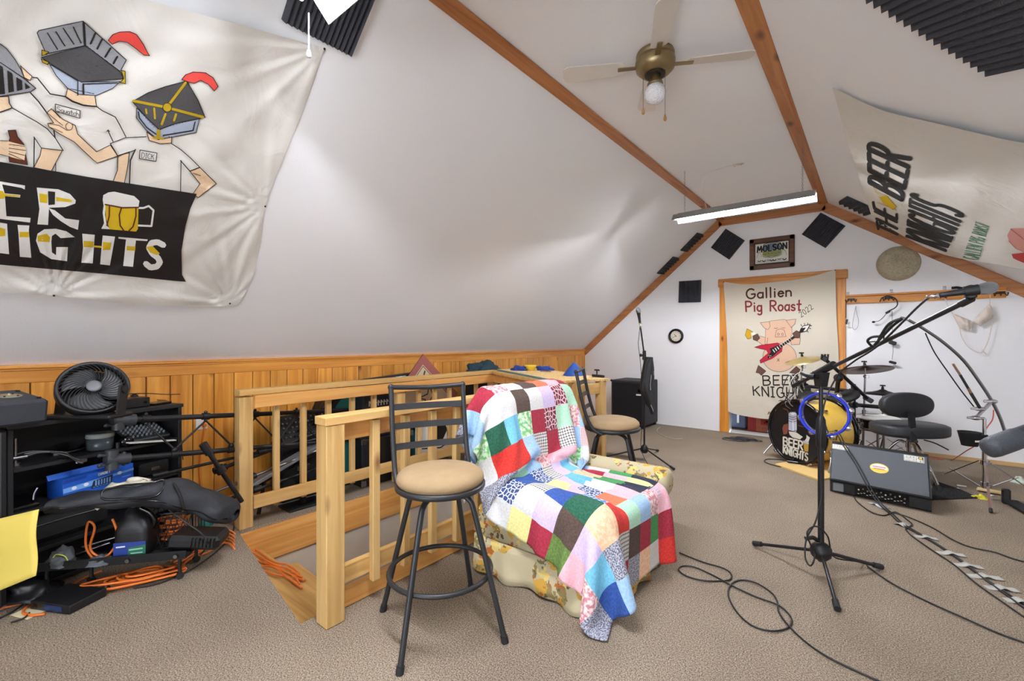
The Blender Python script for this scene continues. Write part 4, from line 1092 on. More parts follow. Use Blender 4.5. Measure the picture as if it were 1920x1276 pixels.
def right_banner():
    def off(x, y):
        w = .004 * math.sin(x * .05 + y * .03) + .003 * math.sin(x * .02 - y * .07)
        return .012 + .02 * smooth(0, 160, x - 1560) + .065 * smooth(60, 250, y - 163 - .30 * (x - 1560)) + w
    c7 = lambda pts: [(x / 2.4526 + 1540, y / 2.4526) for x, y in pts]
    surf = lambda x, y, lift=0.0: onR(x, y, off(x, y) + lift)
    top = resample([(1560, 163), (1650, 205), (1760, 232), (1920, 268), (2150, 300)]); bottom = resample([(1634, 404), (1700, 446), (1780, 480), (1920, 505), (2150, 560)])
    left = resample([(1634, 404), (1600, 300), (1560, 163)]); right = resample([(2150, 560), (2150, 430), (2150, 300)])
    F = coons(top, right, bottom, left)
    mb = MB(); mb.grid(lambda u, v: surf(*F(u, v)), 80, 50)
    mats = [M_SHEET, cloth('marker_charcoal', (62, 62, 62), 60, .2), cloth('marker_green', (60, 130, 88), 60, .1), cloth('marker_gold', (222, 186, 40), 60, .1), cloth('marker_red_wash', (222, 160, 150), 60, .1), cloth('marker_red', (196, 72, 68), 60, .1)]
    P = Paint(mb, lambda x, y, l: surf(x, y, .0025 + l), NR, 8.0, .0007)
    P.text('BEER', c7([(222, 838), (217, 648), (408, 730), (370, 918)]), 8.5, 1, 2, .26)
    P.text('THE', c7([(262, 1052), (238, 930), (346, 985), (350, 1092)]), 5.0, 1, 2, .22)
    P.text('KNIGHTS', c7([(392, 1085), (412, 885), (655, 985), (572, 1152)]), 5.6, 1, 2, .26)
    P.text('GALLIEN PIG ROAST', c7([(650, 1185), (712, 1018), (772, 1040), (722, 1195)]), 1.1, 2, 2, .2)
    P.poly(c7([(265, 905), (300, 900), (345, 950), (330, 966), (285, 935)]), 3, 2)
    for a in ([(235, 855), (270, 905), (330, 965)], [(245, 880), (310, 905)], [(255, 930), (345, 965)]): P.stroke(c7(a), .8, 3, 3)
    P.poly(c7([(855, 1080), (872, 1050), (940, 1048), (1040, 1080), (1040, 1180), (940, 1160), (895, 1140), (862, 1108)]), 4, 2)
    P.poly(c7([(875, 1168), (940, 1160), (1040, 1190), (1040, 1240), (940, 1212), (900, 1196), (882, 1186)]), 5, 3)
    for a in ([(862, 1108), (895, 1142), (940, 1162)], [(870, 1052), (930, 1100), (1000, 1160)]): P.stroke(c7(a), .9, 5, 4)
    o = mb.build('painted_banner', mats); tag(o, 'white sheet banner with black hand lettering hung on the right roof slope', 'banner')
right_banner()

def pig_banner():
    c3 = lambda pts: [(x / 3.647 + 1330, y / 3.647 + 480) for x, y in pts]
    Yb = YG - .045
    def off(x, y):
        return .012 + .006 * math.sin(x * .11 + y * .012) * smooth(530, 640, y) + .012 * math.sin((x - 1360) * .022 + y * .006) + .004 * math.sin(x * .05 - y * .04)
    surf = lambda x, y, lift=0.0: atY(x, y, Yb - off(x, y) - lift)
    top = resample(c3([(97, 175), (250, 192), (450, 176), (650, 150), (862, 92)])); bottom = resample(c3([(128, 1060), (180, 1080), (380, 1112), (600, 1110), (890, 1120)]))
    left = resample(c3([(128, 1060), (122, 600), (97, 175)])); right = resample(c3([(890, 1120), (885, 700), (870, 420), (862, 92)]))
    F = coons(top, right, bottom, left)
    mb = MB(); mb.grid(lambda u, v: surf(*F(u, v)), 60, 60)
    mats = [M_CANVAS, cloth('marker_dark_brown', (84, 52, 46), 60, .1), cloth('marker_maroon', (138, 58, 62), 60, .1), cloth('marker_black', (48, 43, 42), 60, .1), cloth('pig_skin', (222, 184, 156), 40, .1),
            cloth('mug_gold', (208, 164, 40), 60, .1), cloth('trotter_brown', (108, 80, 70), 60, .1), cloth('guitar_red', (190, 44, 66), 60, .1), cloth('chalk_white', (232, 228, 220), 60, .1)]
    P = Paint(mb, lambda x, y, l: surf(x, y, .002 + l), (0, -1, 0), 12.0, .0006)
    P.text('Gallien', c3([(252, 226), (560, 205), (560, 272), (255, 292)]), 3.1, 1, 2, .2)
    P.text('Pig Roast', c3([(248, 310), (628, 298), (625, 370), (252, 378)]), 3.1, 2, 2, .2)
    P.text('2022', c3([(610, 385), (688, 330), (712, 356), (630, 418)]), 1.0, 3, 2, .3)
    def fill(pts, mi, layer, ow=.6):
        P.poly(c3(pts), mi, layer)
        if ow: P.stroke(c3(pts), ow, 3, layer + 1, True)
    fill(arc(480, 690, 115, 100, 0, 350, 28), 4, 1)
    fill([(400, 560), (345, 546), (328, 580), (390, 625)], 4, 2, .6); fill([(555, 558), (622, 560), (618, 602), (560, 606)], 4, 2)
    fill([(383, 545), (385, 475), (420, 442), (510, 432), (560, 446), (566, 520), (548, 590), (380, 602)], 4, 3, .5)
    fill([(348, 455), (410, 447), (416, 480), (400, 502), (375, 490)], 4, 5); fill([(525, 438), (592, 430), (585, 462), (560, 488)], 4, 5)
    fill([(458, 506), (485, 496), (512, 505), (524, 550), (450, 553)], 4, 5)
    for a, w in (([(443, 492), (455, 494), (468, 490)], .7), ([(495, 489), (506, 492), (518, 489)], .7), ([(463, 700), (478, 718)], .7), ([(478, 700), (463, 718)], .7)): P.stroke(c3(a), w, 3, 7)
    for x in (472, 500): P.stroke(c3(arc(x, 534, 7, 8, 0, 360, 8)), .6, 3, 7)
    fill([(335, 745), (388, 785), (356, 816), (340, 800), (318, 795)], 6, 2); fill([(595, 752), (622, 775), (602, 812), (575, 800), (548, 796)], 6, 2)
    fill([(245, 540), (258, 496), (296, 516), (285, 560), (262, 566)], 5, 3); P.poly(c3([(284, 522), (316, 520), (308, 552), (290, 556)]), 8, 4)
    fill([(296, 545), (330, 530), (346, 560), (325, 580), (300, 570)], 6, 5)
    fill([(308, 622), (350, 608), (468, 592), (500, 618), (496, 652), (430, 700), (350, 732), (345, 712), (402, 662), (390, 642)], 7, 5)
    P.poly(c3([(412, 632), (475, 606), (492, 630), (440, 680), (398, 702), (402, 676), (422, 655)]), 3, 7)
    P.stroke(c3([(440, 650), (580, 552)]), 4.6, 3, 8)
    for k in range(9):
        t = k / 9; x, y = 440 + 130 * t, 648 - 92 * t; P.stroke(c3([(x - 5, y - 9), (x + 6, y + 7)]), .8 if k > 2 else 1.6, 8, 9)
    for q in ((408, 678), (420, 680), (412, 690)): P.stroke(c3([q, (q[0] + 1, q[1])]), 1.5, 8, 9)
    fill([(568, 528), (595, 508), (622, 520), (620, 556), (585, 558)], 6, 9)
    fill([(612, 524), (640, 478), (690, 466), (664, 512)], 8, 7, 1.3); P.poly(c3([(612, 524), (625, 492), (660, 488), (640, 518)]), 3, 9)
    for q in ((632, 478, -6, -12), (652, 472, -3, -14), (672, 468, 2, -12), (688, 476, 12, -2), (682, 490, 12, 6), (668, 508, 8, 12)): P.stroke(c3([(q[0], q[1]), (q[0] + q[2], q[1] + q[3])]), 1.1, 3, 8)
    P.text('BEER', c3([(365, 818), (612, 812), (610, 876), (370, 882)]), 2.4, 3, 2, .26)
    P.text('KNIGHTS', c3([(298, 890), (690, 902), (690, 984), (303, 950)]), 2.4, 3, 2, .26)
    o = mb.build('painted_banner', mats); tag(o, 'cream cloth banner with a painted pig playing a red guitar hung over the doorway', 'banner')
    for q in ((99, 178), (860, 96)):
        p = surf(*c3([q])[0]); mb = MB(); mb.sphere(p - Vector((0, .004, 0)), .007, 8); mb.build('nail', M_BLACKM, o)
pig_banner()

# ================================================================== ON THE GABLE WALL AND CEILING
from mathutils import noise as mnoise
def foam(label, corner, uvec, wvec, su, sw, n, group, ridges=12, rag=None):
    """wedge foam: ridges run along w, profile across u"""
    mb = MB(); corner = Vector(corner); u = Vector(uvec).normalized(); w = Vector(wvec).normalized()
    prof = [(0, 0)]
    for k in range(ridges):
        prof += [((k + .08) / ridges, .018), ((k + .5) / ridges, .038)]
    prof += [(.995, .018), (1, 0)]
    V = []
    for (a, h) in prof:
        for q in (0, 1): V.append(corner + u * (a * su) + w * (q * sw) + n * (h + .002))
    F = [(2 * i, 2 * i + 1, 2 * i + 3, 2 * i + 2) for i in range(len(prof) - 1)]
    m = len(prof)
    F += [tuple(2 * i for i in range(m)), tuple(2 * i + 1 for i in range(m))[::-1], (0, 2 * m - 2, 2 * m - 1, 1)]
    mb.add(V, F)
    o = mb.build('acoustic_foam_panel', M_FOAM)
    return tag(o, label, 'foam panel', group)
NG = Vector((0, -1, 0))
def foam_quad(label, quad, fn, n, group, ridges=12, size=None):
    q = [fn(*p) for p in quad]
    u = q[1] - q[0]; w = q[3] - q[0]; w = w - u.normalized() * w.dot(u.normalized())
    su = size or (u.length + (q[2] - q[3]).length) / 2; sw = size or (w.length + (q[2] - q[1]).length) / 2
    return foam(label, q[0], u, w, su, sw, n, group, ridges)
FG = 'charcoal foam panels'
gab = lambda x, y: atY(x, y, YG)
foam_quad('charcoal foam diamond left of the framed bar mirror', [(1361, 428.7), (1397, 451), (1367, 487), (1333.6, 463.5)], gab, NG, FG)
foam_quad('larger charcoal foam diamond right of the framed bar mirror', [(1538.6, 398.8), (1584.5, 423.5), (1545.7, 464), (1501, 437.6)], gab, NG, FG)
foam_quad('upright square charcoal foam panel above the wall clock', [(1273.6, 527.4), (1315, 525), (1316, 565.8), (1274, 567)], gab, NG, FG)
fl = lambda x, y: onL(x, y); fr = lambda x, y: onR(x, y)
foam_quad('upper of two foam panels on the left slope beside the gable trim', [(1327, 441), (1296.5, 472), (1277.6, 467), (1308, 433)], fl, NL, FG, 7)
foam_quad('lower of two foam panels on the left slope beside the gable trim', [(1281, 484.6), (1250.6, 515), (1234, 509), (1263.5, 478)], fl, NL, FG, 7)
foam_quad('foam strip high on the right slope next to the tube light', [(1574, 376), (1630, 402), (1639, 390), (1583, 364)], fr, NR, FG, 6)
foam_quad('foam strip on the right slope half tucked behind the hanging sheet banner', [(1649, 413), (1712, 440), (1722, 428), (1659, 401)], fr, NR, FG, 6)
def big_foams():
    c = onL(658, 102); a = onL(527, 35); u = (a - c); su = u.length; u.normalize()
    w = (onL(692, -2) - c); w = w - u * w.dot(u)
    foam('dark foam panel on the left slope behind the near tube light', c, u, w, su, .6, NL, FG, 14)
    c = onR(1868, 130); a = onR(1660, 2); u = (a - c); u.normalize(); w = onR(1925, 114) - c; w = w - u * w.dot(u)
    foam('large dark foam panel with a ragged edge at the top right corner', c, u, w, .75, .75, NR, FG, 20)
big_foams()

def ceiling_fan():
    BR = mat('antique_brass', (150, 132, 96), .35, metal=.85)
    x, y = -1.035, 2.66
    t = thing('ceiling_fan', 'brass ceiling fan with pale blades and a hobnail glass globe', 'ceiling fan', (x, y, ZC))
    D = (0, 0, -1); o = (x, y, ZC)
    mb = MB(); mb.lathe([(0, 0), (.108, 0), (.112, .012), (.112, .028), (.106, .03), (.106, .036), (.114, .038), (.118, .06), (.112, .095), (.085, .122), (.066, .128), (0, .128)], o, D, 36); mb.build('motor_housing', BR, t)
    mb = MB(); mb.lathe([(0, .128), (.062, .128), (.062, .134), (0, .134)], o, D, 24); mb.build('switch_cup', mat('dark_bronze', (60, 52, 42), .5, metal=.6), t)
    mb = MB(); mb.lathe([(0, .13), (.034, .13), (.036, .165), (.046, .185), (.046, .195), (0, .195)], o, D, 24); mb.build('light_fitter', BR, t)
    mb = MB(); prof = [(.042, .188)]
    for k in range(1, 15):
        a = PI * k / 15; prof.append((.062 * math.sin(a) ** .8 + .0025 * (k % 2), .245 - .058 * math.cos(a)))
    prof.append((0, .304)); mb.lathe(prof, o, D, 30)
    gl = mat('hobnail_glass', (238, 240, 244), .15, bump=1.0, bscale=75, spec=.6); mb.build('glass_globe', gl, t)
    PALE = mat('pale_fan_blade', (214, 206, 196), .5, var=.05)
    for k in range(4):
        a = math.radians(28 + 90 * k); R = Matrix.Rotation(a, 3, 'Z') @ Matrix.Rotation(math.radians(11), 3, 'X')
        poly = [(.19, -.048), (.52, -.062), (.545, -.05), (.555, -.02), (.555, .02), (.545, .05), (.52, .062), (.19, .048), (.175, .03), (.175, -.03)]
        mb = MB(); c = Vector((x, y, ZC - .075)); mb.prism(poly, c, R @ Vector((1, 0, 0)), R @ Vector((0, 1, 0)), .006); b = mb.build('blade', PALE, t)
        mb = MB(); mb.bar(c + R @ Vector((.10, 0, -.003)), c + R @ Vector((.22, 0, -.004)), .03, .006); mb.build('bracket', BR, b)
    for k, (px, py) in enumerate(((1206, 206), (1247, 218))):
        p = atS(px, py, 2.62); top = Vector((x + (.045 if k else -.04), y - .03, ZC - .13))
        q = Vector((p.x, p.y, p.z + .01)); mid = Vector((q.x, q.y, top.z - .03))
        mb = MB(); mb.tube([top, mid, q], .0016, 5, smooth=0); c = mb.build('pull_chain', M_DCHROME, t)
        mb = MB(); mb.lathe([(.001, .02), (.004, .016), (.009, -.004), (.008, -.014), (.004, -.019), (0, -.02)], q - UP * .018, n=10); mb.build('chain_knob', mat('oak_knob', (176, 128, 66), .5), c)
ceiling_fan()
def ceiling_plate():
    p = atZ(1384, 307, ZC); mb = MB(); mb.box((p.x, p.y, ZC - .006), (.10, .022, .012), Matrix.Rotation(.05, 3, 'Z'), b=.003)
    for s_ in (-.03, .03): mb.cyl((p.x + s_, p.y, ZC - .012), (p.x + s_, p.y, ZC - .022), .005, n=8)
    tag(mb.build('ceiling_plate', mat('beige_plate', (200, 182, 150), .5)), 'small beige plate screwed to the flat ceiling above the far tube light', 'ceiling plate')
    a = Vector((p.x, p.y, ZC - .012)); b_ = Vector((-1.3, 4.69, 2.60))
    mb = MB(); mb.tube([a, (a.x - .1, (a.y + 4.69) / 2, ZC - .03), (-1.28, 4.5, 2.85), b_], .003, 5); mb.build('power_cord', M_WHITE, LAMP2)
ceiling_plate()

def bar_mirror():
    WAL = wood('walnut_frame', (112, 74, 46), (78, 48, 30), (50, 30, 18), 'X', .35, None, .5)
    q = [gab(*p) for p in ((1404.6, 450.5), (1489.3, 439), (1491.6, 498.7), (1407.4, 507.7))]
    x0 = (q[0].x + q[3].x) / 2; x1 = (q[1].x + q[2].x) / 2; z0 = (q[2].z + q[3].z) / 2; z1 = (q[0].z + q[1].z) / 2
    t = thing('bar_mirror', 'wood framed bar mirror with green and black lettering over the doorway', 'mirror', ((x0 + x1) / 2, YG, z0))
    f = .062; y = YG - .016
    mb = MB()
    for z in (z0 + f / 2, z1 - f / 2): mb.box(((x0 + x1) / 2, y, z), (x1 - x0, .03, f), b=.008)
    for x in (x0 + f / 2, x1 - f / 2): mb.box((x, y, (z0 + z1) / 2), (f, .03, z1 - z0), b=.008)
    mb.build('frame', WAL, t)
    ix0, ix1, iz0, iz1 = x0 + f - .004, x1 - f + .004, z0 + f - .004, z1 - f + .004; w, h = ix1 - ix0, iz1 - iz0
    mb = MB(); Yp = YG - .012
    mb.add([(ix0, Yp, iz0), (ix1, Yp, iz0), (ix1, Yp, iz1), (ix0, Yp, iz1)], [(0, 1, 2, 3)])
    S = lambda x, yy, l=0: Vector((ix0 + x * w, Yp - .0008 - l, iz0 + yy * h))
    P = Paint(mb, S, (0, -1, 0), 9, .0004)
    P.poly([(0, 0), (1, 0), (1, .07), (0, .07)], 1, 1); P.poly([(0, .95), (1, .95), (1, 1), (0, 1)], 1, 1); P.poly([(0, 0), (.03, 0), (.03, 1), (0, 1)], 1, 1); P.poly([(.97, 0), (1, 0), (1, 1), (.97, 1)], 1, 1)
    P.stroke([(.22, .6), (.28, .9), (.4, .95), (.62, .95), (.75, .9), (.8, .6)], .025, 1, 2); P.poly([(.25, .62), (.31, .87), (.42, .92), (.6, .92), (.72, .87), (.77, .62)], 2, 3)
    P.poly([(.24, .42), (.24, .60), (.78, .60), (.78, .42), (.62, .34), (.42, .34)], 3, 2)
    P.text('MOLSON', [(.09, .84), (.92, .88), (.92, .62), (.09, .58)], .045, 1, 5, .28)
    for k in range(9):
        a = k / 8
        P.stroke([(.06 + .14 * a, .34 + .22 * math.sin(a * 3.0)), (.1 + .13 * a, .40 + .2 * math.sin(a * 3))], .014, 3, 3)
        P.stroke([(.94 - .14 * a, .34 + .22 * math.sin(a * 3.0)), (.9 - .13 * a, .40 + .2 * math.sin(a * 3))], .014, 3, 3)
        P.stroke([(.3 + .05 * k, .45 + .03 * (k % 3)), (.33 + .05 * k, .47)], .016, 2 if k % 2 else 1, 4)
    P.stroke([(.25, .38), (.5, .31), (.77, .38)], .02, 1, 4); P.stroke([(.27, .34), (.5, .27), (.75, .34)], .01, 1, 4)
    for xx in (.15, .28, .42, .5, .58, .72, .86): P.stroke([(xx - .05, .2), (xx, .16 + .03 * math.sin(xx * 20)), (xx + .05, .2)], .03, 1, 4)
    P.stroke([(.06, .13), (.94, .13)], .012, 1, 3)
    mb.build('mirror_panel', [mat('silvered_glass', (226, 224, 214), .2), mat('mirror_black', (24, 24, 26), .4), mat('mirror_blue', (104, 122, 142), .4), mat('mirror_green', (142, 150, 84), .4), mat('mirror_cream', (226, 216, 180), .4)], t)
bar_mirror()

def wall_clock():
    c = gab(1267.7, 629.7); t = thing('wall_clock', 'round black rimmed wall clock on the white gable wall', 'clock', c)
    mb = MB(); mb.lathe([(.078, .012), (.082, .026), (.095, .036), (.108, .03), (.113, .015), (.113, 0), (0, 0)], c, NG, 40); mb.build('rim', M_BLACKG, t)
    mb = MB(); mb.lathe([(.082, .013), (0, .013)], c, NG, 40); P = Paint(mb, lambda x, y, l=0: c + Vector((x, -.014 - l, y)), NG, 9, .0004)
    for k in range(12):
        a = k * PI / 6; r0 = .058 if k % 3 else .052; P.stroke([(r0 * math.sin(a), r0 * math.cos(a)), (.07 * math.sin(a), .07 * math.cos(a))], .005, 1, 1)
    f = mb.build('dial', [mat('clock_face', (226, 216, 198), .5), M_BLACKM], t)
    for nm, ang, ln, w in (('hour_hand', -40, .036, .007), ('minute_hand', -118, .056, .005)):
        mb = MB(); P = Paint(mb, lambda x, y, l=0: c + Vector((x, -.0155 - l, y)), NG, 9, .0006); a = math.radians(ang)
        P.stroke([(-.012 * math.sin(a), -.012 * math.cos(a)), (ln * math.sin(a), ln * math.cos(a))], w, 0, 1 if nm[0] == 'h' else 2); mb.build(nm, M_BLACKM, t, solid=.0008)
wall_clock()

def wall_cymbal():
    c = gab(1684, 494); CY = mat('tarnished_cymbal', (186, 176, 148), .6, metal=.25, var=.4, vscale=45, bump=.3, bscale=70)
    t = thing('cymbal', 'dull tarnished cymbal hung flat on the gable wall above the coat rail', 'cymbal', c)
    mb = MB(); mb.lathe([(0, .052), (.02, .050), (.042, .036), (.05, .028), (.12, .018), (.2, .008), (.2, .005), (.1, .012), (0, .03)], c, NG, 56); mb.build('disc', CY, t)
    mb = MB(); rnd = random.Random(4)
    P = Paint(mb, lambda x, y, l=0: c + Vector((x, -(.0195 + (.12 - math.hypot(x, y)) * .07 if math.hypot(x, y) > .05 else .03) - .0015 - l, y)), NG, 9, .0002)
    for k in range(150):
        a = rnd.uniform(0, 2 * PI); r = abs(rnd.gauss(.085, .028)); r = max(r, .056); sz = rnd.uniform(.0015, .0045)
        P.stroke([(r * math.cos(a), r * math.sin(a)), (r * math.cos(a) + rnd.uniform(-.006, .006), r * math.sin(a) + rnd.uniform(-.006, .006))], sz, 0, 1)
    mb.build('tarnish_marks', mat('tarnish', (72, 74, 60), .8), t)
wall_cymbal()

def coat_rail():
    IR = mat('aged_iron', (70, 58, 48), .45, metal=.6)
    t = thing('coat_rail', 'long pine coat rail with metal hooks on the gable wall right of the doorway', 'coat rail', (.4, YG, 1.79))
    mb = MB(); mb.box((.395, YG - .012, 1.79), (1.34, .022, .085), b=.003); mb.build('rail_board', M_PINEX, t)
    mb = MB(); mb.box((.395, YG - .018, 1.845), (1.34, .034, .022), b=.003); mb.build('rail_ledge', M_PINEX, t)
    xs = [gab(px, 560).x for px in (1596, 1666, 1762, 1874)]
    for x in xs:
        mb = MB(); y = YG - .024
        mb.box((x, y - .002, 1.80), (.075, .006, .028), b=.002)
        for s_ in (-1, 0, 1):
            mb.tube([(x + .026 * s_, y - .004, 1.80), (x + .032 * s_, y - .026, 1.785), (x + .045 * s_, y - .046, 1.765), (x + .05 * s_, y - .056, 1.785)], .0045, 6)
            mb.sphere((x + .05 * s_, y - .056, 1.79), .008, 8)
        mb.build('hook', IR, t)
    return xs
HX = coat_rail()
def hangings():
    CL = mat('clear_plastic', (214, 216, 220), .15, spec=.7)
    for k, (px, py, lab) in enumerate(((1590, 551, 'small clear adhesive hook above the left end of the coat rail'), (1671, 546, 'small clear adhesive hook above the second coat hook'), (1771, 540, 'small clear adhesive hook above the third coat hook'))):
        p = gab(px, py); t = thing('adhesive_hook', lab, 'hook', p, 0, 'clear adhesive hooks')
        mb = MB(); mb.box(p + NG * .004, (.03, .006, .05), b=.003); mb.tube([p + NG * .008 - UP * .005, p + Vector((0, -.022, -.018)), p + Vector((0, -.028, -.004))], .004, 6); mb.build('hook_body', CL, t)
        for s_ in (-.006, .006): mb = MB(); mb.sphere(p + Vector((s_, -.009, .012)), .004, 6); mb.build('rivet', M_BLACKM, t)
    G = lambda px, py, d: atY(px, py, YG - d)
    z5 = lambda pts, d: [G(1560 + x / 4.558, 480 + y / 4.558, d) for x, y in pts]
    mb = MB(); mb.tube(z5([(205, 425), (195, 470), (178, 560), (176, 605), (195, 628), (220, 600), (226, 545), (208, 470), (205, 428)], .06), .0022, 5)
    tag(mb.build('cord_loop', mat('grey_cord', (128, 128, 126), .6)), 'thin grey cord loop hanging from the first coat hook', 'cord')
    t = thing('key_lanyard', 'black string with a small black clip hanging beside the door casing', 'lanyard', z5([(120, 385)], .05)[0])
    mb = MB(); mb.tube(z5([(122, 380), (120, 450), (120, 530)], .05), .003, 5); mb.build('string', M_CABLE, t)
    p = z5([(125, 560)], .05)[0]; mb = MB(); mb.box(p, (.02, .012, .06), Matrix.Rotation(.2, 3, 'Y'), b=.004); mb.build('clip', M_BLACK, t)
    p = z5([(132, 592)], .05)[0]; mb = MB(); mb.box(p, (.03, .006, .02), Matrix.Rotation(.2, 3, 'Y'), b=.002); mb.build('tag', M_WHITE, t)
    # headset microphone
    t = thing('headset_microphone', 'black headset microphone hanging from the second coat hook with its cord', 'headset', z5([(480, 350)], .07)[0])
    mb = MB(); mb.tube(z5([(408, 390), (430, 355), (480, 340), (540, 362), (560, 405), (540, 440), (490, 465)], .07), .006, 8); mb.build('headband', M_BLACK, t)
    mb = MB(); p = z5([(478, 478)], .07)[0]; mb.box(p, (.05, .02, .026), Matrix.Rotation(-.6, 3, 'Y'), b=.006); mb.build('ear_piece', M_BLACK, t)
    mb = MB(); mb.tube(z5([(470, 482), (440, 520), (405, 550), (362, 560)], .075), .0035, 6); mb.build('mic_boom', M_BLACK, t)
    mb = MB(); p = z5([(355, 562)], .075)[0]; mb.sphere(p, .014, 10, sc=(1.2, 1, .9)); mb.build('windscreen', M_BLACKM, t)
    mb = MB(); mb.tube(z5([(490, 468), (512, 472), (515, 560), (516, 700), (522, 800), (514, 885)], .07), .002, 5); mb.build('cord', M_CABLE, t)
    mb = MB(); p = z5([(518, 740)], .06)[0]; mb.box(p, (.07, .026, .045), Matrix.Rotation(.4, 3, 'Y'), b=.008); mb.build('belt_pack', M_BLACK, t)
    mb = MB(); p = z5([(518, 908)], .07)[0]; mb.box(p, (.07, .022, .03), Matrix.Rotation(.3, 3, 'Y'), b=.008); mb.build('cord_winder', M_BLACK, t)
    # bikini top
    FB = mat('off_white_cloth', (222, 210, 198), .9, bump=.2, bscale=80)
    t = thing('bikini_top', 'off white string bikini top hanging from the coat rail', 'bikini top', z5([(1200, 360)], .06)[0])
    def cup(q, sg):
        a = [z5([p], .05)[0] for p in q]
        def f(u, v):
            p = (a[0] * (1 - u) + a[1] * u) * (1 - v) + (a[3] * (1 - u) + a[2] * u) * v
            return p + Vector((0, -.05 * math.sin(PI * u) * math.sin(PI * min(v * 1.1, 1)) - .004 * math.sin(u * 20), 0))
        mb = MB(); mb.grid(f, 16, 10); mb.build('cup', FB, t, solid=.003)
    cup([(1030, 490), (1200, 556), (1195, 640), (1092, 618)], 1); cup([(1200, 556), (1350, 400), (1388, 520), (1270, 600)], 1)
    for pts in ([(965, 360), (985, 410), (1032, 495)], [(1352, 330), (1350, 400)], [(1030, 490), (1110, 545), (1200, 560), (1300, 520), (1385, 500)], [(1092, 612), (1110, 690), (1170, 780), (1260, 825), (1300, 815)], [(1385, 510), (1360, 620), (1330, 740), (1290, 812)], [(1288, 800), (1275, 830)], [(1292, 810), (1320, 840)]):
        mb = MB(); mb.tube(z5(pts, .055), .0035, 5); mb.build('string', FB, t)
    # strap lying on the ledge
    mb = MB(); pts = z5([(1022, 272), (1070, 268), (1120, 275), (1160, 262)], .03); mb.tube(pts, .014, 8, mi=0); mb.tube(z5([(1160, 262), (1195, 255), (1240, 268)], .03), .014, 8, mi=1)
    tag(mb.build('strap', [M_BLACKM, mat('dark_red_strap', (120, 40, 36), .8)]), 'black and dark red strap lying along the top of the coat rail', 'strap')
    # stray nail heads on the walls are part of the paintwork; leave them as tiny pins
hangings()

# ================================================================== FAR END OF THE ROOM
def speaker_cabinet():
    t = thing('speaker_cabinet', 'black bass speaker cabinet standing in the far left corner', 'speaker', (-2.88, 6.57, 0))
    mb = MB(); mb.box((-2.88, 6.57, .37), (.53, .52, .66), b=.012); mb.build('body', M_TOLEX, t)
    mb = MB(); mb.box((-2.88, 6.306, .37), (.47, .012, .59), b=.004); mb.build('grille', mat('black_grille_cloth', (20, 20, 22), .9, bump=.6, bscale=400), t)
    mb = MB(); mb.box((-2.70, 6.298, .50), (.075, .006, .022), b=.002); mb.build('badge', M_WHITE, t)
    mb = MB(); mb.box((-2.68, 6.298, .56), (.07, .006, .05), b=.002); mb.build('handle_plate', M_BLACKG, t)
    for x in (-3.13, -2.63):
        for y in (6.325, 6.815):
            mb = MB(); mb.cyl((x + (.02 if x < -3 else -.02), y + .02 * (1 if y < 6.5 else -1), 0), (x + (.02 if x < -3 else -.02), y + .02 * (1 if y < 6.5 else -1), .042), .02, n=10); mb.build('foot', M_RUBBER, t)
    for x in (-3.142, -2.618):
        for z in (.05, .69):
            mb = MB(); mb.sphere((x, 6.314, z), .018, 8); mb.build('corner_cap', M_BLACKG, t)
speaker_cabinet()

def tripod(t, cx, cy, tips, hub_z, mtl, r=.0085, top=None):
    for (x, y) in tips:
        d = Vector((x - cx, y - cy, 0)).normalized()
        mb = MB(); a = Vector((cx, cy, hub_z)) + d * .03; b_ = Vector((x, y, .018)); mb.cyl(a, b_, r, n=10); l = mb.build('leg', mtl, t)
        mb = MB(); v = (b_ - a).normalized(); mb.tube([b_ - v * .05, b_ + v * .004], [r * 1.55, r * 1.7], 10, smooth=0); mb.build('rubber_foot', M_RUBBER, l)
def micro(mb_name, t, p, d, L=.165, grille=M_DCHROME, body=None, r=.026):
    """handheld microphone: ball at p + d*L"""
    d = Vector(d).normalized(); body = body or M_BLACK
    o = Vector(p)
    mb = MB(); mb.lathe([(0, 0), (.010, 0), (.0115, .004), (.0125, .03), (.016, .09), (.020, .118), (.021, .122), (0, .122)], o, d, 18); a = mb.build('microphone_body', body, t)
    mb = MB(); mb.lathe([(.020, .120), (r * .95, .130), (r, .140), (r, .144), (r * .98, .146), (r * .98, .152), (r * .86, .166), (r * .55, .176), (0, .18)], o, d, 20); mb.build('microphone_grille', grille, a)
    return a
M_GRILLE = mat('steel_mesh', (150, 152, 155), .4, metal=.8, bump=1.0, bscale=600)

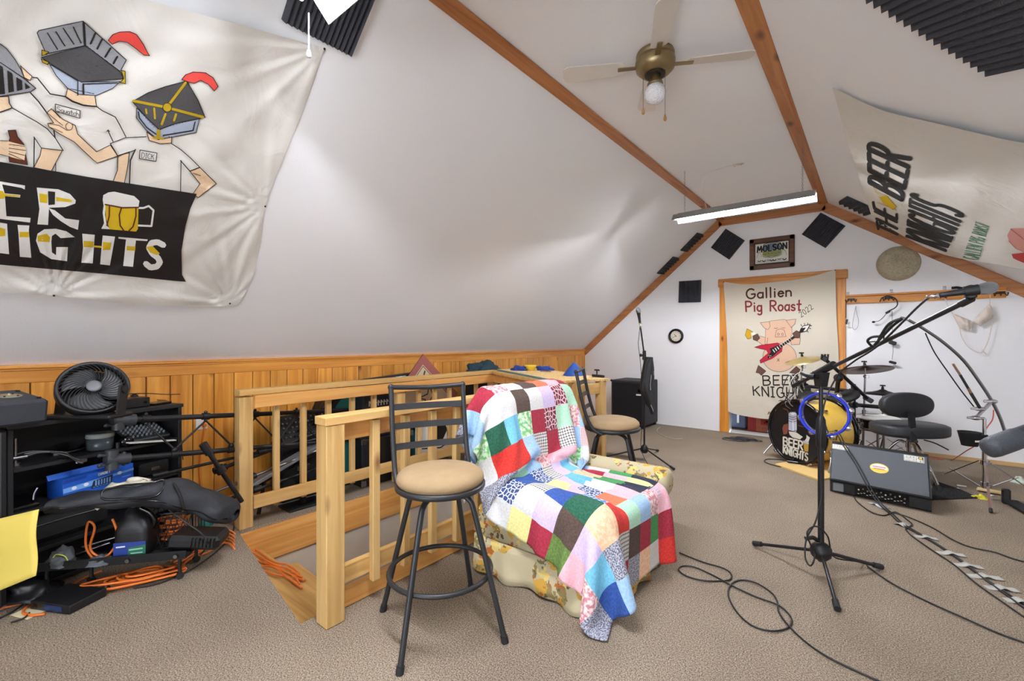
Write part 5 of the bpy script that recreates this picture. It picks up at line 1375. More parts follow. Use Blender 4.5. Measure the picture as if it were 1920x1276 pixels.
def far_mic_stand():
    cx, cy = -1.949, 4.70
    t = thing('microphone_stand', 'black microphone stand with a dark jacket hung on it near the speaker cabinet', 'microphone stand', (cx, cy, 0), 0, 'microphone stands')
    tip = atZ(1268, 880, .02); a0 = math.atan2(tip.y - cy, tip.x - cx)
    tripod(t, cx, cy, [(cx + .44 * math.cos(a0 + k * 2 * PI / 3), cy + .44 * math.sin(a0 + k * 2 * PI / 3)) for k in range(3)], .125, M_BMETAL)
    mb = MB(); mb.lathe([(0, .08), (.03, .08), (.042, .1), (.042, .13), (.025, .16), (.012, .17)], (cx, cy, 0), n=16); mb.build('hub', M_BLACK, t)
    mb = MB(); mb.cyl((cx, cy, .1), (cx, cy, 1.14), .0095, n=12); mb.build('pole', M_BMETAL, t)
    top = Vector((cx, cy, 1.14)); tipm = atS(1200, 606, 4.82)
    mb = MB(); mb.cyl(top - UP * .05, top + UP * .05, .022, .018, 14); mb.sphere(top + Vector((-.03, -.02, .0)), .018, 10); mb.build('clutch', M_BLACK, t)
    mb = MB(); mb.cyl(top, tipm, .008, n=10); mb.build('boom_arm', M_BMETAL, t)
    d = (tipm - top).normalized(); p = tipm - d * .01
    FARMIC = (p, Vector((-.12, -.05, 1)))
    mb = MB(); mb.cyl(tipm - d * .03, tipm + d * .006, .0105, n=10); mb.build('yellow_tape', mat('yellow_tape', (222, 222, 110), .5), t)
    mb = MB(); e = Vector((cx - .035, cy - .03, 0)); mb.tube([p, (p.x - .015, p.y, p.z - .15), (e.x - .02, e.y, 1.25), (e.x + .01, e.y, .98), (cx - .01, cy - .03, .5), (cx - .02, cy - .04, .14), (cx + .1, cy - .15, .006)], .003, 6); mb.build('cable', M_CABLE, t)
    globals()['FARMIC'] = FARMIC
    # jacket
    zs = [(640, 690, 410), (628, 694, 440), (618, 698, 490), (606, 700, 550), (602, 694, 600), (600, 700, 640), (622, 706, 690), (640, 712, 740), (668, 706, 775), (678, 698, 810)]
    ring = 26
    def jk(u, v):
        k = v * (len(zs) - 1); i = min(int(k), len(zs) - 2); q = k - i
        l, r_, y = [zs[i][m] * (1 - q) + zs[i + 1][m] * q for m in range(3)]
        a = 2 * PI * u; fold = 1 + .16 * math.sin(a * 5 + v * 7) + .08 * math.sin(a * 9 - v * 11)
        px = 1040 + ((l + r_) / 2) / 3.754; py = 560 + y / 3.754; hw = (r_ - l) / 2 / 3.754 / FPX * 4.8
        c = atS(px, py, 4.83)
        return c + RT * (math.cos(a) * hw * (.85 + .15 * fold)) + FW * (math.sin(a) * .055 * fold)
    mb = MB(); mb.grid(jk, ring, 26, closed_u=True); o = mb.build('jacket', mat('black_nylon', (30, 30, 33), .55, bump=.3, bscale=25))
    tag(o, 'crumpled black jacket hanging from the far microphone stand', 'jacket')
    mb = MB(); mb.tube([jk(.93, .25 + .02 * k) * 1 for k in range(4)], .003, 5); mb.tube([jk(.8, .3 + .05 * k) for k in range(6)], .003, 5); mb.tube([jk(.7, .78 + .03 * k) for k in range(6)], .004, 5); mb.build('reflective_piping', mat('grey_piping', (176, 178, 182), .5), o)
far_mic_stand()

def storage_boxes():
    CARD = mat('red_brown_carton', (170, 96, 70), .8, var=.1)
    t = thing('carton', 'reddish brown carton with red lettering on the storage floor below the pig banner', 'box', (-1.15, 7.25, 0))
    mb = MB(); mb.box((-1.15, 7.27, .115), (.53, .28, .21), b=.004); mb.build('carton_body', CARD, t)
    mb = MB(); S = lambda x, y, l=0: Vector((-1.415 + x * .53, 7.1295 - l, .01 + y * .21)); P = Paint(mb, S, NG, 9, .0006)
    P.text('TROPIC', [(.3, .82), (.78, .82), (.78, .5), (.3, .5)], .045, 0, 1, .15); P.poly([(0, 0), (.2, 0), (.2, 1), (0, 1)], 1, 1); P.stroke([(.02, .3), (.95, .22)], .02, 0, 1)
    mb.build('printed_lettering', [mat('red_print', (176, 40, 34), .7), mat('red_panel', (158, 46, 40), .7)], t)
    t = thing('storage_tote', 'grey blue plastic tote on the storage floor beside the carton', 'tote', (-1.62, 7.35, 0))
    mb = MB(); mb.box((-1.63, 7.36, .12), (.36, .3, .22), b=.02); mb.build('tote_body', mat('slate_plastic', (74, 84, 112), .4), t)
    mb = MB(); mb.box((-1.63, 7.36, .245), (.38, .32, .03), b=.008); mb.build('lid', mat('blue_lid', (90, 110, 160), .4), t)
    for x in (-1.66, -1.56): mb = MB(); mb.box((x, 7.207, .15), (.03, .006, .12), b=.002); mb.build('latch', M_WHITE, t)
    mb = MB(); rnd = random.Random(2)
    for k in range(9):
        c = atZ(1385 + rnd.uniform(-14, 26), 821 + rnd.uniform(-2, 4), .008 + .004 * (k % 4)); R = rnd.uniform(.05, .12)
        mb.tube([(c.x + R * math.cos(a) * 1.3, c.y + R * math.sin(a) * .7, c.z) for a in [2 * PI * q / 10 for q in range(10)]], .004, 5, closed=True, smooth=2)
    tag(mb.build('cable_coil', mat('dark_blue_cable', (28, 32, 48), .5)), 'loose coil of dark cable on the floor at the doorway threshold', 'cable')
storage_boxes()

# ------------------------------------------------------------------ things on the strand board
def lump(name, label, cat, c, size, m, seed=1, rough=.35, parent=None, nx=22, flat=.0):
    c = Vector(c); mb = MB()
    def f(u, v):
        a = 2 * PI * u; p = v * PI / 2
        d = Vector((math.cos(a) * math.cos(p), math.sin(a) * math.cos(p), math.sin(p)))
        k = 1 + rough * mnoise.noise(d * 2.1 + Vector((seed * 7.3, 0, seed))) + rough * .5 * mnoise.noise(d * 5 + Vector((seed, seed * 3, 0)))
        return c + Vector((d.x * size[0] / 2 * k, d.y * size[1] / 2 * k, max(0, d.z) * size[2] * k))
    mb.grid(f, nx, nx // 2, closed_u=True)
    o = mb.build(name, m, parent)
    if parent is None: tag(o, label, cat)
    return o
def board_things():
    ZB = .9785
    YEL = mat('yellow_bowl', (240, 208, 60), .35)
    c = atZ(995, 694, ZB); c = Vector((c.x, c.y, ZB))
    mb = MB(); mb.lathe([(0, 0), (.038, 0), (.062, .045), (.066, .056), (.062, .056), (.036, .006), (0, .006)], c, n=30); tag(mb.build('bowl', YEL), 'small yellow bowl on the strand board ledge', 'bowl')
    BL = mat('royal_blue_cloth', (38, 66, 150), .8, bump=.3, bscale=60); TE = mat('dark_teal_cloth', (34, 62, 74), .85, bump=.3, bscale=60); CO = mat('cobalt_nylon', (28, 76, 160), .7, bump=.25, bscale=30)
    p = atZ(973, 694, ZB); lump('folded_cloth', 'royal blue folded cloth left of the yellow bowl', 'cloth', (p.x, p.y, ZB), (.17, .12, .05), BL, 3, .5)
    p = atZ(1022, 694, ZB); lump('folded_cloth', 'royal blue crumpled cloth right of the yellow bowl', 'cloth', (p.x, p.y, ZB), (.19, .12, .045), BL, 5, .6)
    p = atZ(1072, 703, ZB); c = Vector((p.x + .02, p.y - .02, ZB)); mb = MB()
    def tent(u, v):
        a = 2 * PI * u; r = (1 - v) ** .8 * (.095 + .014 * math.sin(3 * a)); return c + Vector((math.cos(a) * r * 1.05 + .02 * v, math.sin(a) * r, .125 * v + .004 * math.sin(6 * a) * (1 - v)))
    mb.grid(tent, 28, 10, closed_u=True); tag(mb.build('nylon_bag', CO), 'cobalt blue nylon bag standing up in a peak on the strand board', 'bag')
    p = atZ(1122, 707, ZB); t = thing('clamp', 'black screw clamp at the right end of the strand board', 'clamp', (p.x, p.y, ZB))
    mb = MB(); mb.bar((p.x - .07, p.y + .02, ZB + .012), (p.x + .06, p.y - .01, ZB + .012), .02, .022, b=.003); mb.build('clamp_bar', M_BLACK, t)
    mb = MB(); mb.cyl((p.x - .02, p.y + .01, ZB + .02), (p.x - .02, p.y + .01, ZB + .06), .006, n=8); mb.cyl((p.x - .045, p.y + .015, ZB + .062), (p.x + .005, p.y + .005, ZB + .062), .007, n=8); mb.build('screw_handle', M_BLACK, t)
    p = atZ(1022, 697, ZB); t = thing('pliers', 'small steel pliers lying on the strand board', 'pliers', (p.x, p.y, ZB)); mb = MB()
    mb.tube([(p.x - .05, p.y + .01, ZB + .006), (p.x, p.y, ZB + .008), (p.x + .06, p.y + .02, ZB + .006)], .005, 6); mb.tube([(p.x - .045, p.y - .02, ZB + .006), (p.x, p.y, ZB + .012), (p.x + .055, p.y - .01, ZB + .008)], .005, 6); mb.build('pliers_body', M_DCHROME, t)
    p = atZ(978, 697, ZB); mb = MB(); mb.box((p.x, p.y, ZB + .003), (.09, .04, .005), Matrix.Rotation(.5, 3, 'Z')); tag(mb.build('paper_slip', M_WHITE), 'small white paper slip in front of the blue cloth', 'paper')
board_things()

# ================================================================== DRUM CORNER
def rot_to(n): return frame_of(n)
def bass_drum():
    c = atS(1491, 812, 4.70); c.z = .345; n = Vector((-.56, -.83, 0)).normalized()
    YW = mat('yellow_drum_wrap', (240, 196, 84), .3, coat=.4)
    t = thing('bass_drum', 'yellow bass drum with a black lettered front head on a plywood sheet', 'drum', (c.x - n.x * .2, c.y - n.y * .2, 0))
    R = .318
    mb = MB(); mb.lathe([(R, -.02), (R, -.40)], c, n, 56); mb.build('shell', YW, t)
    mb = MB(); mb.lathe([(R - .006, -.012), (R * .6, -.010), (0, -.010)], c, n, 56)
    zc = lambda pts: [(x / 7.505 + 1420, y / 7.505 + 740) for x, y in pts]
    P = Paint(mb, lambda x, y, l=0: onP(x, y, c + n * (-.008 + l), n), n, 40, .0006)
    P.text('BEER', zc([(368, 592), (640, 655), (636, 775), (368, 702)]), 2.9, 1, 3, .2); P.text('KNIGHTS', zc([(366, 718), (712, 822), (704, 930), (366, 815)]), 2.6, 1, 3, .2)
    P.poly(zc([(440, 262), (465, 240), (530, 240), (552, 265), (556, 500), (540, 520), (440, 500)]), 2, 2); P.poly(zc([(455, 262), (495, 248), (540, 262), (500, 288)]), 3, 3)
    for yy in (300, 330, 365, 495): P.stroke(zc([(440, yy), (500, yy + 18), (555, yy)]), .8, 0, 4)
    P.stroke(zc([(500, 370), (505, 500)]), 1.8, 3, 4)
    P.stroke(zc([(370, 190), (425, 215), (440, 260)]), 1.2, 4, 2); P.poly(zc([(352, 470), (370, 420), (430, 402), (438, 470), (420, 545), (370, 560)]), 4, 2)
    P.poly(zc([(440, 510), (545, 525), (640, 590), (600, 625), (500, 600), (455, 560)]), 5, 2); P.poly(zc([(690, 560), (740, 600), (720, 660), (660, 650), (690, 610)]), 5, 2)
    P.poly(zc([(648, 672), (722, 690), (716, 800), (660, 790)]), 6, 4); P.poly(zc([(640, 640), (720, 660), (725, 692), (645, 675)]), 2, 5)
    P.stroke(zc([(575, 345), (600, 330)]), .8, 2, 2); P.stroke(zc([(580, 430), (650, 450)]), 1.2, 4, 2)
    mb.build('drum_head', [mat('black_drum_head', (20, 21, 24), .3), mat('print_cream', (226, 220, 206), .5), mat('print_silver', (176, 178, 190), .5), mat('print_pale', (222, 224, 232), .5), mat('print_rust', (128, 66, 52), .5), mat('print_bone', (206, 198, 186), .5), mat('print_amber', (176, 138, 52), .5)], t)
    for h0, nm in ((.0, 'front_hoop'), (-.42, 'rear_hoop')):
        mb = MB(); mb.lathe([(R + .003, h0 - .03), (R + .02, h0 - .03), (R + .022, h0 - .015), (R + .02, h0 + .006), (R + .004, h0 + .008), (R - .002, h0)], c, n, 56, closed=True); mb.build(nm, M_BLACKG, t)
    u, w, d = frame_of(n)
    for k in range(10):
        a = 2 * PI * (k + .3) / 10; r = u * math.cos(a) + w * math.sin(a)
        mb = MB(); mb.box(c + r * (R + .024) + n * -.008, (.022, .022, .036), Matrix((r, n, r.cross(n))).transposed(), b=.004); mb.cyl(c + r * (R + .03) + n * .014, c + r * (R + .03) - n * .12, .0035, n=6); mb.bar(c + r * (R + .03) + n * .02 - d.cross(r) * .018, c + r * (R + .03) + n * .02 + d.cross(r) * .018, .006, .008, up=n)
        mb.box(c + r * (R + .014) - n * .13, (.02, .02, .05), Matrix((r, d.cross(r), n)).transposed(), b=.004)
        mb.build('tension_lug', M_CHROME, t)
    side = Vector((n.y, -n.x, 0))
    for sg in (-1, 1):
        a = c + side * sg * (R * .86) - n * .12 - UP * .12; b_ = Vector((c.x, c.y, .026)) + side * sg * (R + .06) + n * .02
        mb = MB(); mb.tube([a, a * .5 + b_ * .5 + side * sg * .02, b_], .009, 8); mb.build('spur', M_CHROME, t)
    mb = MB(); b0 = Vector((c.x, c.y, .022)) + n * .03; mb.box(b0 + UP * .012, (.10, .06, .02), b=.004); mb.tube([b0 + UP * .02, b0 + UP * .05 - n * .02], .014, 8); mb.build('hoop_clamp', M_BLACKG, t)
    # plywood sheet underneath
    q = [atZ(px, py, 0) for px, py in ((1453, 872), (1535, 902), (1660, 882), (1570, 852))]
    mb = MB(); mb.hexa([(p.x, p.y, .002) for p in q] + [(p.x, p.y, .018) for p in q]); tag(mb.build('plywood_sheet', mat('pale_plywood', (222, 186, 118), .7, var=.08)), 'thin pale plywood sheet on the carpet under the bass drum', 'plywood')
bass_drum()

BRZ = mat('brown_bronze', (104, 80, 58), .35, metal=.7, var=.12, vscale=14)
def cymbal_disc(mb, c, n, r, bell=.045, drop=.03):
    mb.lathe([(0, bell * .5), (bell * .5, bell * .42), (bell, bell * .1), (r * .5, -drop * .4), (r, -drop), (r, -drop - .0015), (r * .5, -drop * .4 - .002), (bell, bell * .1 - .002), (0, bell * .5 - .002)], c, n, 48)
def stand_base(t, x, y, spread, zc, mtl, a0=0.3, r=.008):
    for k in range(3):
        a = a0 + k * 2 * PI / 3; d = Vector((math.cos(a), math.sin(a), 0)); c = Vector((x, y, 0))
        f = c + d * spread + UP * .012
        mb = MB(); k1 = c + d * .03 + UP * zc; mid = c + d * spread * .55 + UP * (zc * .62)
        mb.bar(k1, f, .016, .006); l = mb.build('leg', mtl, t)
        mb = MB(); mb.bar(c + d * .02 + UP * (zc * .3), mid, .012, .005); mb.build('strut', mtl, l)
        mb = MB(); dd = (f - mid).normalized(); mb.cyl(f - dd * .03, f + dd * .002, .011, n=8); mb.build('rubber_foot', M_RUBBER, l)
def cymbal_stand(label, c, n, r, foot, mtl, cm, pole_r=.0095, lean=None, group='cymbals on stands'):
    c = Vector(c); t = thing('cymbal_stand', label, 'cymbal', (foot[0], foot[1], 0), 0, group)
    base = Vector((foot[0], foot[1], .06)); top = c - UP * .10
    mb = MB(); m = base * .45 + top * .55
    mb.cyl(base, m, pole_r * 1.25, n=10); mb.cyl(m, top, pole_r, n=10); mb.build('pole', mtl, t)
    mb = MB(); mb.cyl(m - UP * .02, m + UP * .02, .018, n=12); mb.box(m + Vector((.022, -.012, 0)), (.03, .014, .02), b=.003); mb.build('collar', mtl, t)
    mb = MB(); mb.sphere(top, .018, 10); mb.cyl(top, c - n * .01, .006, n=8); mb.box(top + Vector((.02, -.02, .0)), (.03, .008, .024), b=.003); mb.build('tilter', mtl, t)
    mb = MB(); cymbal_disc(mb, c, n, r); mb.build('cymbal_plate', cm, t)
    mb = MB(); mb.cyl(c + n * .012, c + n * .045, .014, .012, 12); mb.cyl(c + n * .045, c + n * .07, .008, n=8); mb.box(c + n * .062, (.05, .008, .016), b=.003); mb.build('felt_and_wingnut', M_BLACK, t)
    stand_base(t, foot[0], foot[1], .30, .22, mtl)
    return t
def cymbals():
    c = atS(1622, 688, 4.85); n = (UP + FW * .27 + RT * .05).normalized()
    cymbal_stand('large brown cymbal on a chrome stand in front of the right door casing', c, n, .245, (c.x - .02, c.y), M_DCHROME, BRZ)
    c = atS(1505, 671, 5.20); n = (UP + RT * -.28 - FW * .06).normalized()
    cymbal_stand('small pale gold splash cymbal tilted on a thin stand before the pig banner', c, n, .185, (c.x - .10, c.y + .1), M_DCHROME, mat('pale_brass', (214, 190, 128), .3, metal=.6), .0065)
    c = atS(1655, 733, 4.95); n = UP
    cymbal_stand('flat black cymbal pad on a chrome stand left of the drum stool', c, n, .195, (c.x + .01, c.y), M_DCHROME, M_RUBBER)
cymbals()

def drum_rack():
    S = 4.75
    a = atS(1600, 730, S); base = Vector((a.x, a.y, 0))
    t = thing('drum_rack', 'black electronic drum rack with pads and clamps between bass drum and stool', 'drum rack', base)
    mb = MB(); mb.cyl((a.x, a.y, .02), (a.x, a.y, .84), .022, n=14); mb.build('post', M_BLACK, t)
    mb = MB(); mb.cyl((a.x, a.y, 0), (a.x, a.y, .03), .034, n=14); mb.build('foot', M_RUBBER, t)
    b_ = atS(1508, 720, 5.25)
    mb = MB(); mb.cyl((b_.x, b_.y, .03), (b_.x, b_.y, .86), .02, n=14); mb.build('post', M_BLACK, t)
    mb = MB(); mb.cyl((b_.x, b_.y, 0), (b_.x, b_.y, .04), .032, n=14); mb.build('foot', M_RUBBER, t)
    mb = MB(); mb.cyl((a.x, a.y, .76), (b_.x, b_.y, .77), .019, n=12); mb.build('cross_bar', M_BLACK, t)
    e = atS(1702, 769, 4.2); e.z = .655; mb = MB(); mb.cyl((a.x, a.y, .62), e, .02, n=12); mb.build('side_arm', M_BLACK, t)
    for (p, z) in ((a, .62), (a, .76), (a, .45), (b_, .77), (b_, .60)):
        mb = MB(); mb.box((p.x, p.y, z), (.075, .07, .06), Matrix.Rotation(.5, 3, 'Z'), b=.012); mb.cyl((p.x + .03, p.y - .05, z), (p.x + .045, p.y - .09, z), .006, n=6); mb.box((p.x + .045, p.y - .095, z), (.04, .008, .014), b=.003); mb.build('clamp', M_BLACK, t)
    # pads
    for k, (px, py, s_, r, tilt) in enumerate(((1590, 741, 4.55, .10, (-.35, -.5)), (1512, 742, 4.7, .085, (-.2, -.5)), (1602, 806, 4.6, .06, (.2, -.3)), (1560, 752, 4.95, .10, (-.2, -.6)))):
        c = atS(px, py, s_); n = (UP + Vector((tilt[0], tilt[1], 0))).normalized()
        mb = MB(); mb.lathe([(0, .012), (r * .9, .012), (r, .004), (r, -.018), (r * .8, -.03), (0, -.03)], c, n, 28); p = mb.build('drum_pad', M_RUBBER, t)
        q = a if k != 1 else b_; mb = MB(); mb.tube([c - n * .03, c - n * .08, Vector((q.x, q.y, c.z - .08))], .009, 8); mb.build('pad_arm', M_DCHROME, p)
    # diagonal boom with claw end
    p0 = atS(1546, 672, 4.45); p1 = atS(1628, 748, 4.6); pm = atS(1572, 708, 4.5)
    mb = MB(); mb.cyl(p0, p1, .017, n=12); mb.build('boom_tube', M_BLACK, t)
    mb = MB(); d = (p1 - p0).normalized(); mb.box(p0, (.06, .03, .05), Matrix.Rotation(.6, 3, 'Y'), b=.008)
    for q in (-.03, 0, .03): mb.cyl(p0 + RT * q, p0 + RT * (q + .006) + UP * .045, .009, n=8)
    mb.build('boom_claw', M_BLACK, t)
    mb = MB(); mb.sphere(pm, .042, 12); mb.cyl(pm, (pm.x - .02, pm.y + .12, .76), .02, n=10); mb.build('boom_joint', M_BLACK, t)
    mb = MB(); mb.box(p1, (.09, .05, .045), Matrix.Rotation(.6, 3, 'Y'), b=.008); mb.build('boom_clamp', M_BLACK, t)
    mb = MB(); mb.box((b_.x + .02, b_.y - .07, .70), (.10, .06, .14), Matrix.Rotation(.2, 3, 'Z'), b=.008); mb.build('drum_module', M_BLACK, t)
    # nest of leads
    mb = MB(); rnd = random.Random(9)
    for k in range(7):
        x0 = 1468 + rnd.uniform(0, 30); x1 = 1468 + rnd.uniform(0, 34)
        mb = MB(); mb.tube([atS(1508, 735 + rnd.uniform(-8, 12), 4.78), atS(1490 + rnd.uniform(-8, 12), 702 + rnd.uniform(-3, 10), 4.72), atS(x0, 712 + rnd.uniform(-4, 12), 4.70), atS(x0 - 2, 738, 4.70), atS(x1, 756, 4.72), atS(1500 + rnd.uniform(-10, 8), 772, 4.8)], .0045, 6)
        mb.build('lead', M_CABLE if k % 3 else mat('pale_cable', (190, 188, 184), .5), t)
drum_rack()

def snare():
    c = atS(1646, 792, 4.75); n = (UP + Vector((0, -.05, 0))).normalized()
    t = thing('snare_drum', 'shallow chrome snare drum behind the stage monitor', 'drum', (c.x, c.y, 0))
    r = .195
    mb = MB(); mb.lathe([(r - .006, -.05), (r - .006, .05)], c, n, 40); mb.build('shell', M_CHROME, t)
    mb = MB(); mb.lathe([(0, .052), (r, .052)], c, n, 40); mb.build('drum_head', M_WHITE, t)
    for h in (-.052, .045):
        mb = MB(); mb.lathe([(r, h), (r + .008, h), (r + .008, h + .012), (r, h + .014)], c, n, 40, closed=True); mb.build('rim', M_CHROME, t)
    u, w, d = frame_of(n)
    for k in range(8):
        a = 2 * PI * k / 8; q = c + (u * math.cos(a) + w * math.sin(a)) * (r + .006)
        mb = MB(); mb.cyl(q - n * .05, q + n * .05, .004, n=6); mb.sphere(q, .011, 8, sc=(1, 1, 1.8)); mb.build('lug', M_CHROME, t)
    mb = MB(); mb.cyl((c.x, c.y, .05), c - n * .08, .012, n=10)
    mb.build('stand_pole', M_DCHROME, t)
    for k in range(3):
        a = 2 * PI * k / 3 + .4; q = c + (u * math.cos(a) + w * math.sin(a)) * (r + .01)
        mb = MB(); mb.tube([c - n * .1, q - n * .09, q - n * .05], .006, 6); mb.build('basket_arm', M_DCHROME, t)
    stand_base(t, c.x, c.y, .24, .16, M_DCHROME, 1.0)
snare()

def throne():
    c = atS(1704, 812, 4.2); x, y = c.x, c.y
    VIN = mat('charcoal_vinyl', (44, 46, 50), .5, bump=.12, bscale=120)
    t = thing('drum_stool', 'black drum stool with padded oval backrest on chrome legs', 'stool', (x, y, 0))
    def pad(o, u, w, d, a, b_, th, nm, ex=2.6):
        mb = MB(); N = 44; prof = [(0, 0), (.9, 0), (.985, .12), (1, .3), (1, .72), (.985, .88), (.9, 1), (0, 1)]
        V = []
        for (k, h) in prof:
            for q in range(N):
                an = 2 * PI * q / N; cx, sy = math.cos(an), math.sin(an)
                V.append(o + u * (a * k * math.copysign(abs(cx) ** (2 / ex), cx)) + w * (b_ * k * math.copysign(abs(sy) ** (2 / ex), sy)) + d * (th * h))
        F = [(i * N + q, i * N + (q + 1) % N, (i + 1) * N + (q + 1) % N, (i + 1) * N + q) for i in range(len(prof) - 1) for q in range(N)]
        mb.add(V, F, 0, True); return mb.build(nm, VIN, t)
    pad(Vector((x, y, .42)), RT, FW, UP, .305, .22, .105, 'seat')
    bc = atS(1706, 760, 4.06)
    pad(bc + FW * .0, RT, UP, FW, .235, .115, .075, 'backrest', 2.3)
    mb = MB(); mb.bar(Vector((x + .02, y - .26, .40)), bc - FW * .012 - UP * .06 + RT * .0, .05, .022, up=FW); mb.build('back_post', mat('black_webbing', (26, 26, 28), .9, bump=1, bscale=200), t)
    mb = MB(); mb.bar((x, y, .405), (x + .02, y - .27, .405), .06, .02); mb.build('seat_bracket', M_BLACK, t)
    mb = MB(); mb.cyl((x, y, .1), (x, y, .42), .018, n=12); mb.cyl((x, y, .30), (x, y, .36), .026, n=12); mb.build('pole', M_CHROME, t)
    for k in range(3):
        a = -.9 + k * 2 * PI / 3; d = Vector((math.cos(a), math.sin(a), 0)); o = Vector((x, y, 0))
        mb = MB(); mb.tube([o + d * .03 + UP * .345, o + d * .10 + UP * .33, o + d * .30 + UP * .02], .012, 8, smooth=4); l = mb.build('leg', M_CHROME, t)
        mb = MB(); mb.cyl(o + d * .285 + UP * .04, o + d * .305 + UP * 0, .017, n=10); mb.build('rubber_foot', M_RUBBER, l)
    mb = MB(); p0 = Vector((x + .1, y - .1, .40)); mb.tube([p0, p0 + RT * .1 - UP * .03, p0 + RT * .22 - UP * .09], .006, 6); mb.build('height_lever', M_BLACK, t)
throne()

def stage_monitor():
    t = thing('stage_monitor', 'grey fronted wedge stage monitor with stickers facing the room', 'speaker', (.03, 4.9, 0))
    x0, x1 = -.30, .335
    def Y(x, y0): return y0 - .17 * (x - x0)
    prof = [(4.74, .0), (4.735, .10), (4.70, .11), (4.955, .375), (5.02, .385), (5.16, .33), (5.19, .0)]
    mb = MB(); n = len(prof)
    V = [Vector((x0, Y(x0, p[0]), p[1])) for p in prof] + [Vector((x1, Y(x1, p[0]), p[1])) for p in prof]
    F = [(i, (i + 1) % n, (i + 1) % n + n, i + n) for i in range(n)]
    mb.add(V, F)
    tr = tessellate_polygon([[Vector((p[0], p[1], 0)) for p in prof]])
    for q in tr: mb.add(V, [q, tuple(i + n for i in q)])
    mb.build('cabinet', mat('black_moulded_plastic', (24, 24, 26), .55, bump=.2, bscale=300), t, bev=.012)
    a = Vector((x0, Y(x0, 4.70), .11)); b_ = Vector((x1, Y(x1, 4.70), .11)); c = Vector((x1, Y(x1, 4.955), .375)); d = Vector((x0, Y(x0, 4.955), .375))
    nn = (b_ - a).cross(d - a).normalized()
    mb = MB(); k = .02
    q = [a + (b_ - a) * k + (d - a) * .03, b_ - (b_ - a) * k + (c - b_) * .03, c - (c - d) * k - (c - b_) * .03, d + (c - d) * k - (d - a) * .03]
    mb.hexa([p + nn * .001 for p in q] + [p + nn * .010 for p in q]); mb.build('grille', mat('grey_grille', (96, 99, 104), .65, metal=.3, bump=.5, bscale=450), t)
    S = lambda x, y, l=0: a + (b_ - a) * x + (d - a) * y + nn * (.0115 + l)
    LB = [mat('sticker_white', (226, 224, 214), .5), mat('sticker_black', (30, 29, 30), .5), mat('sticker_yellow', (232, 190, 30), .45), mat('sticker_red', (190, 60, 40), .45)]
    for (x, y, w, h) in ((.10, .90, .175, .13), (.86, .88, .19, .15)):
        mb = MB(); P = Paint(mb, S, nn, 9, .0006)
        P.poly([(x - w / 2, y - h / 2), (x + w / 2, y - h / 2), (x + w / 2, y + h / 2), (x - w / 2, y + h / 2)], 0, 1)
        P.poly([(x - w * .47, y - h * .44), (x + w * .47, y - h * .44), (x + w * .47, y + h * .44), (x - w * .47, y + h * .44)], 1, 2); 
        P.text('BEER', [(x - w * .42, y + h * .4), (x + w * .2, y + h * .4), (x + w * .2, y + h * .05), (x - w * .42, y + h * .05)], .016, 0, 3, .2)
        P.text('KNIGHTS', [(x - w * .42, y - h * .03), (x + w * .42, y - h * .03), (x + w * .42, y - h * .38), (x - w * .42, y - h * .38)], .015, 0, 3, .2)
        P.poly([(x + w * .26, y + h * .1), (x + w * .4, y + h * .1), (x + w * .4, y + h * .36), (x + w * .26, y + h * .36)], 2, 3)
        mb.build('sticker', LB, t)
    mb = MB(); P = Paint(mb, S, nn, 9, .0006); x, y = .52, .50
    P.poly(arc(x, y, .095, .125, 0, 350, 24), 2, 1); P.poly(arc(x, y, .084, .106, 0, 350, 24), 0, 2); P.poly(arc(x, y - .02, .082, .08, 180, 360, 14), 2, 3)
    P.stroke([(x - .06, y + .03), (x + .06, y + .03)], .02, 3, 4); P.stroke([(x - .05, y - .02), (x + .05, y - .02)], .018, 3, 4); mb.build('oval_sticker', LB, t)
    # control panel under the grille
    f = lambda x, z, l=0: Vector((x0 + (x1 - x0) * x, Y(x0 + (x1 - x0) * x, 4.737) - .004 - l, z))
    mb = MB(); mb.hexa([f(.27, .012), f(.80, .012), f(.80, .012, -.01), f(.27, .012, -.01), f(.27, .092), f(.80, .092), f(.80, .092, -.01), f(.27, .092, -.01)]); pn = mb.build('control_panel', M_BLACKG, t)
    rnd = random.Random(5)
    for k in range(11): mb = MB(); o = f(.31 + .045 * k, .065 + .012 * (k % 2), .0); mb.cyl(o, o + NG * .012, .0065, .005, 8); mb.build('knob', M_DCHROME if k % 3 else M_WHITE, pn)
    mb = MB(); P = Paint(mb, lambda x, z, l=0: f(x, z, .0008 + l), NG, 9, .0004)
    for k in range(16): P.stroke([(.30 + .03 * k, .032 + .006 * (k % 3)), (.315 + .03 * k, .032 + .006 * (k % 3))], .004, 0, 1)
    mb.build('panel_print', M_WHITE, pn)
    mb = MB(); o = f(.06, .05); mb.box(o + Vector((.02, -.004, 0)), (.075, .02, .07), b=.006); mb.build('grey_corner', mat('mid_grey_plastic', (120, 122, 124), .5), t)
stage_monitor()

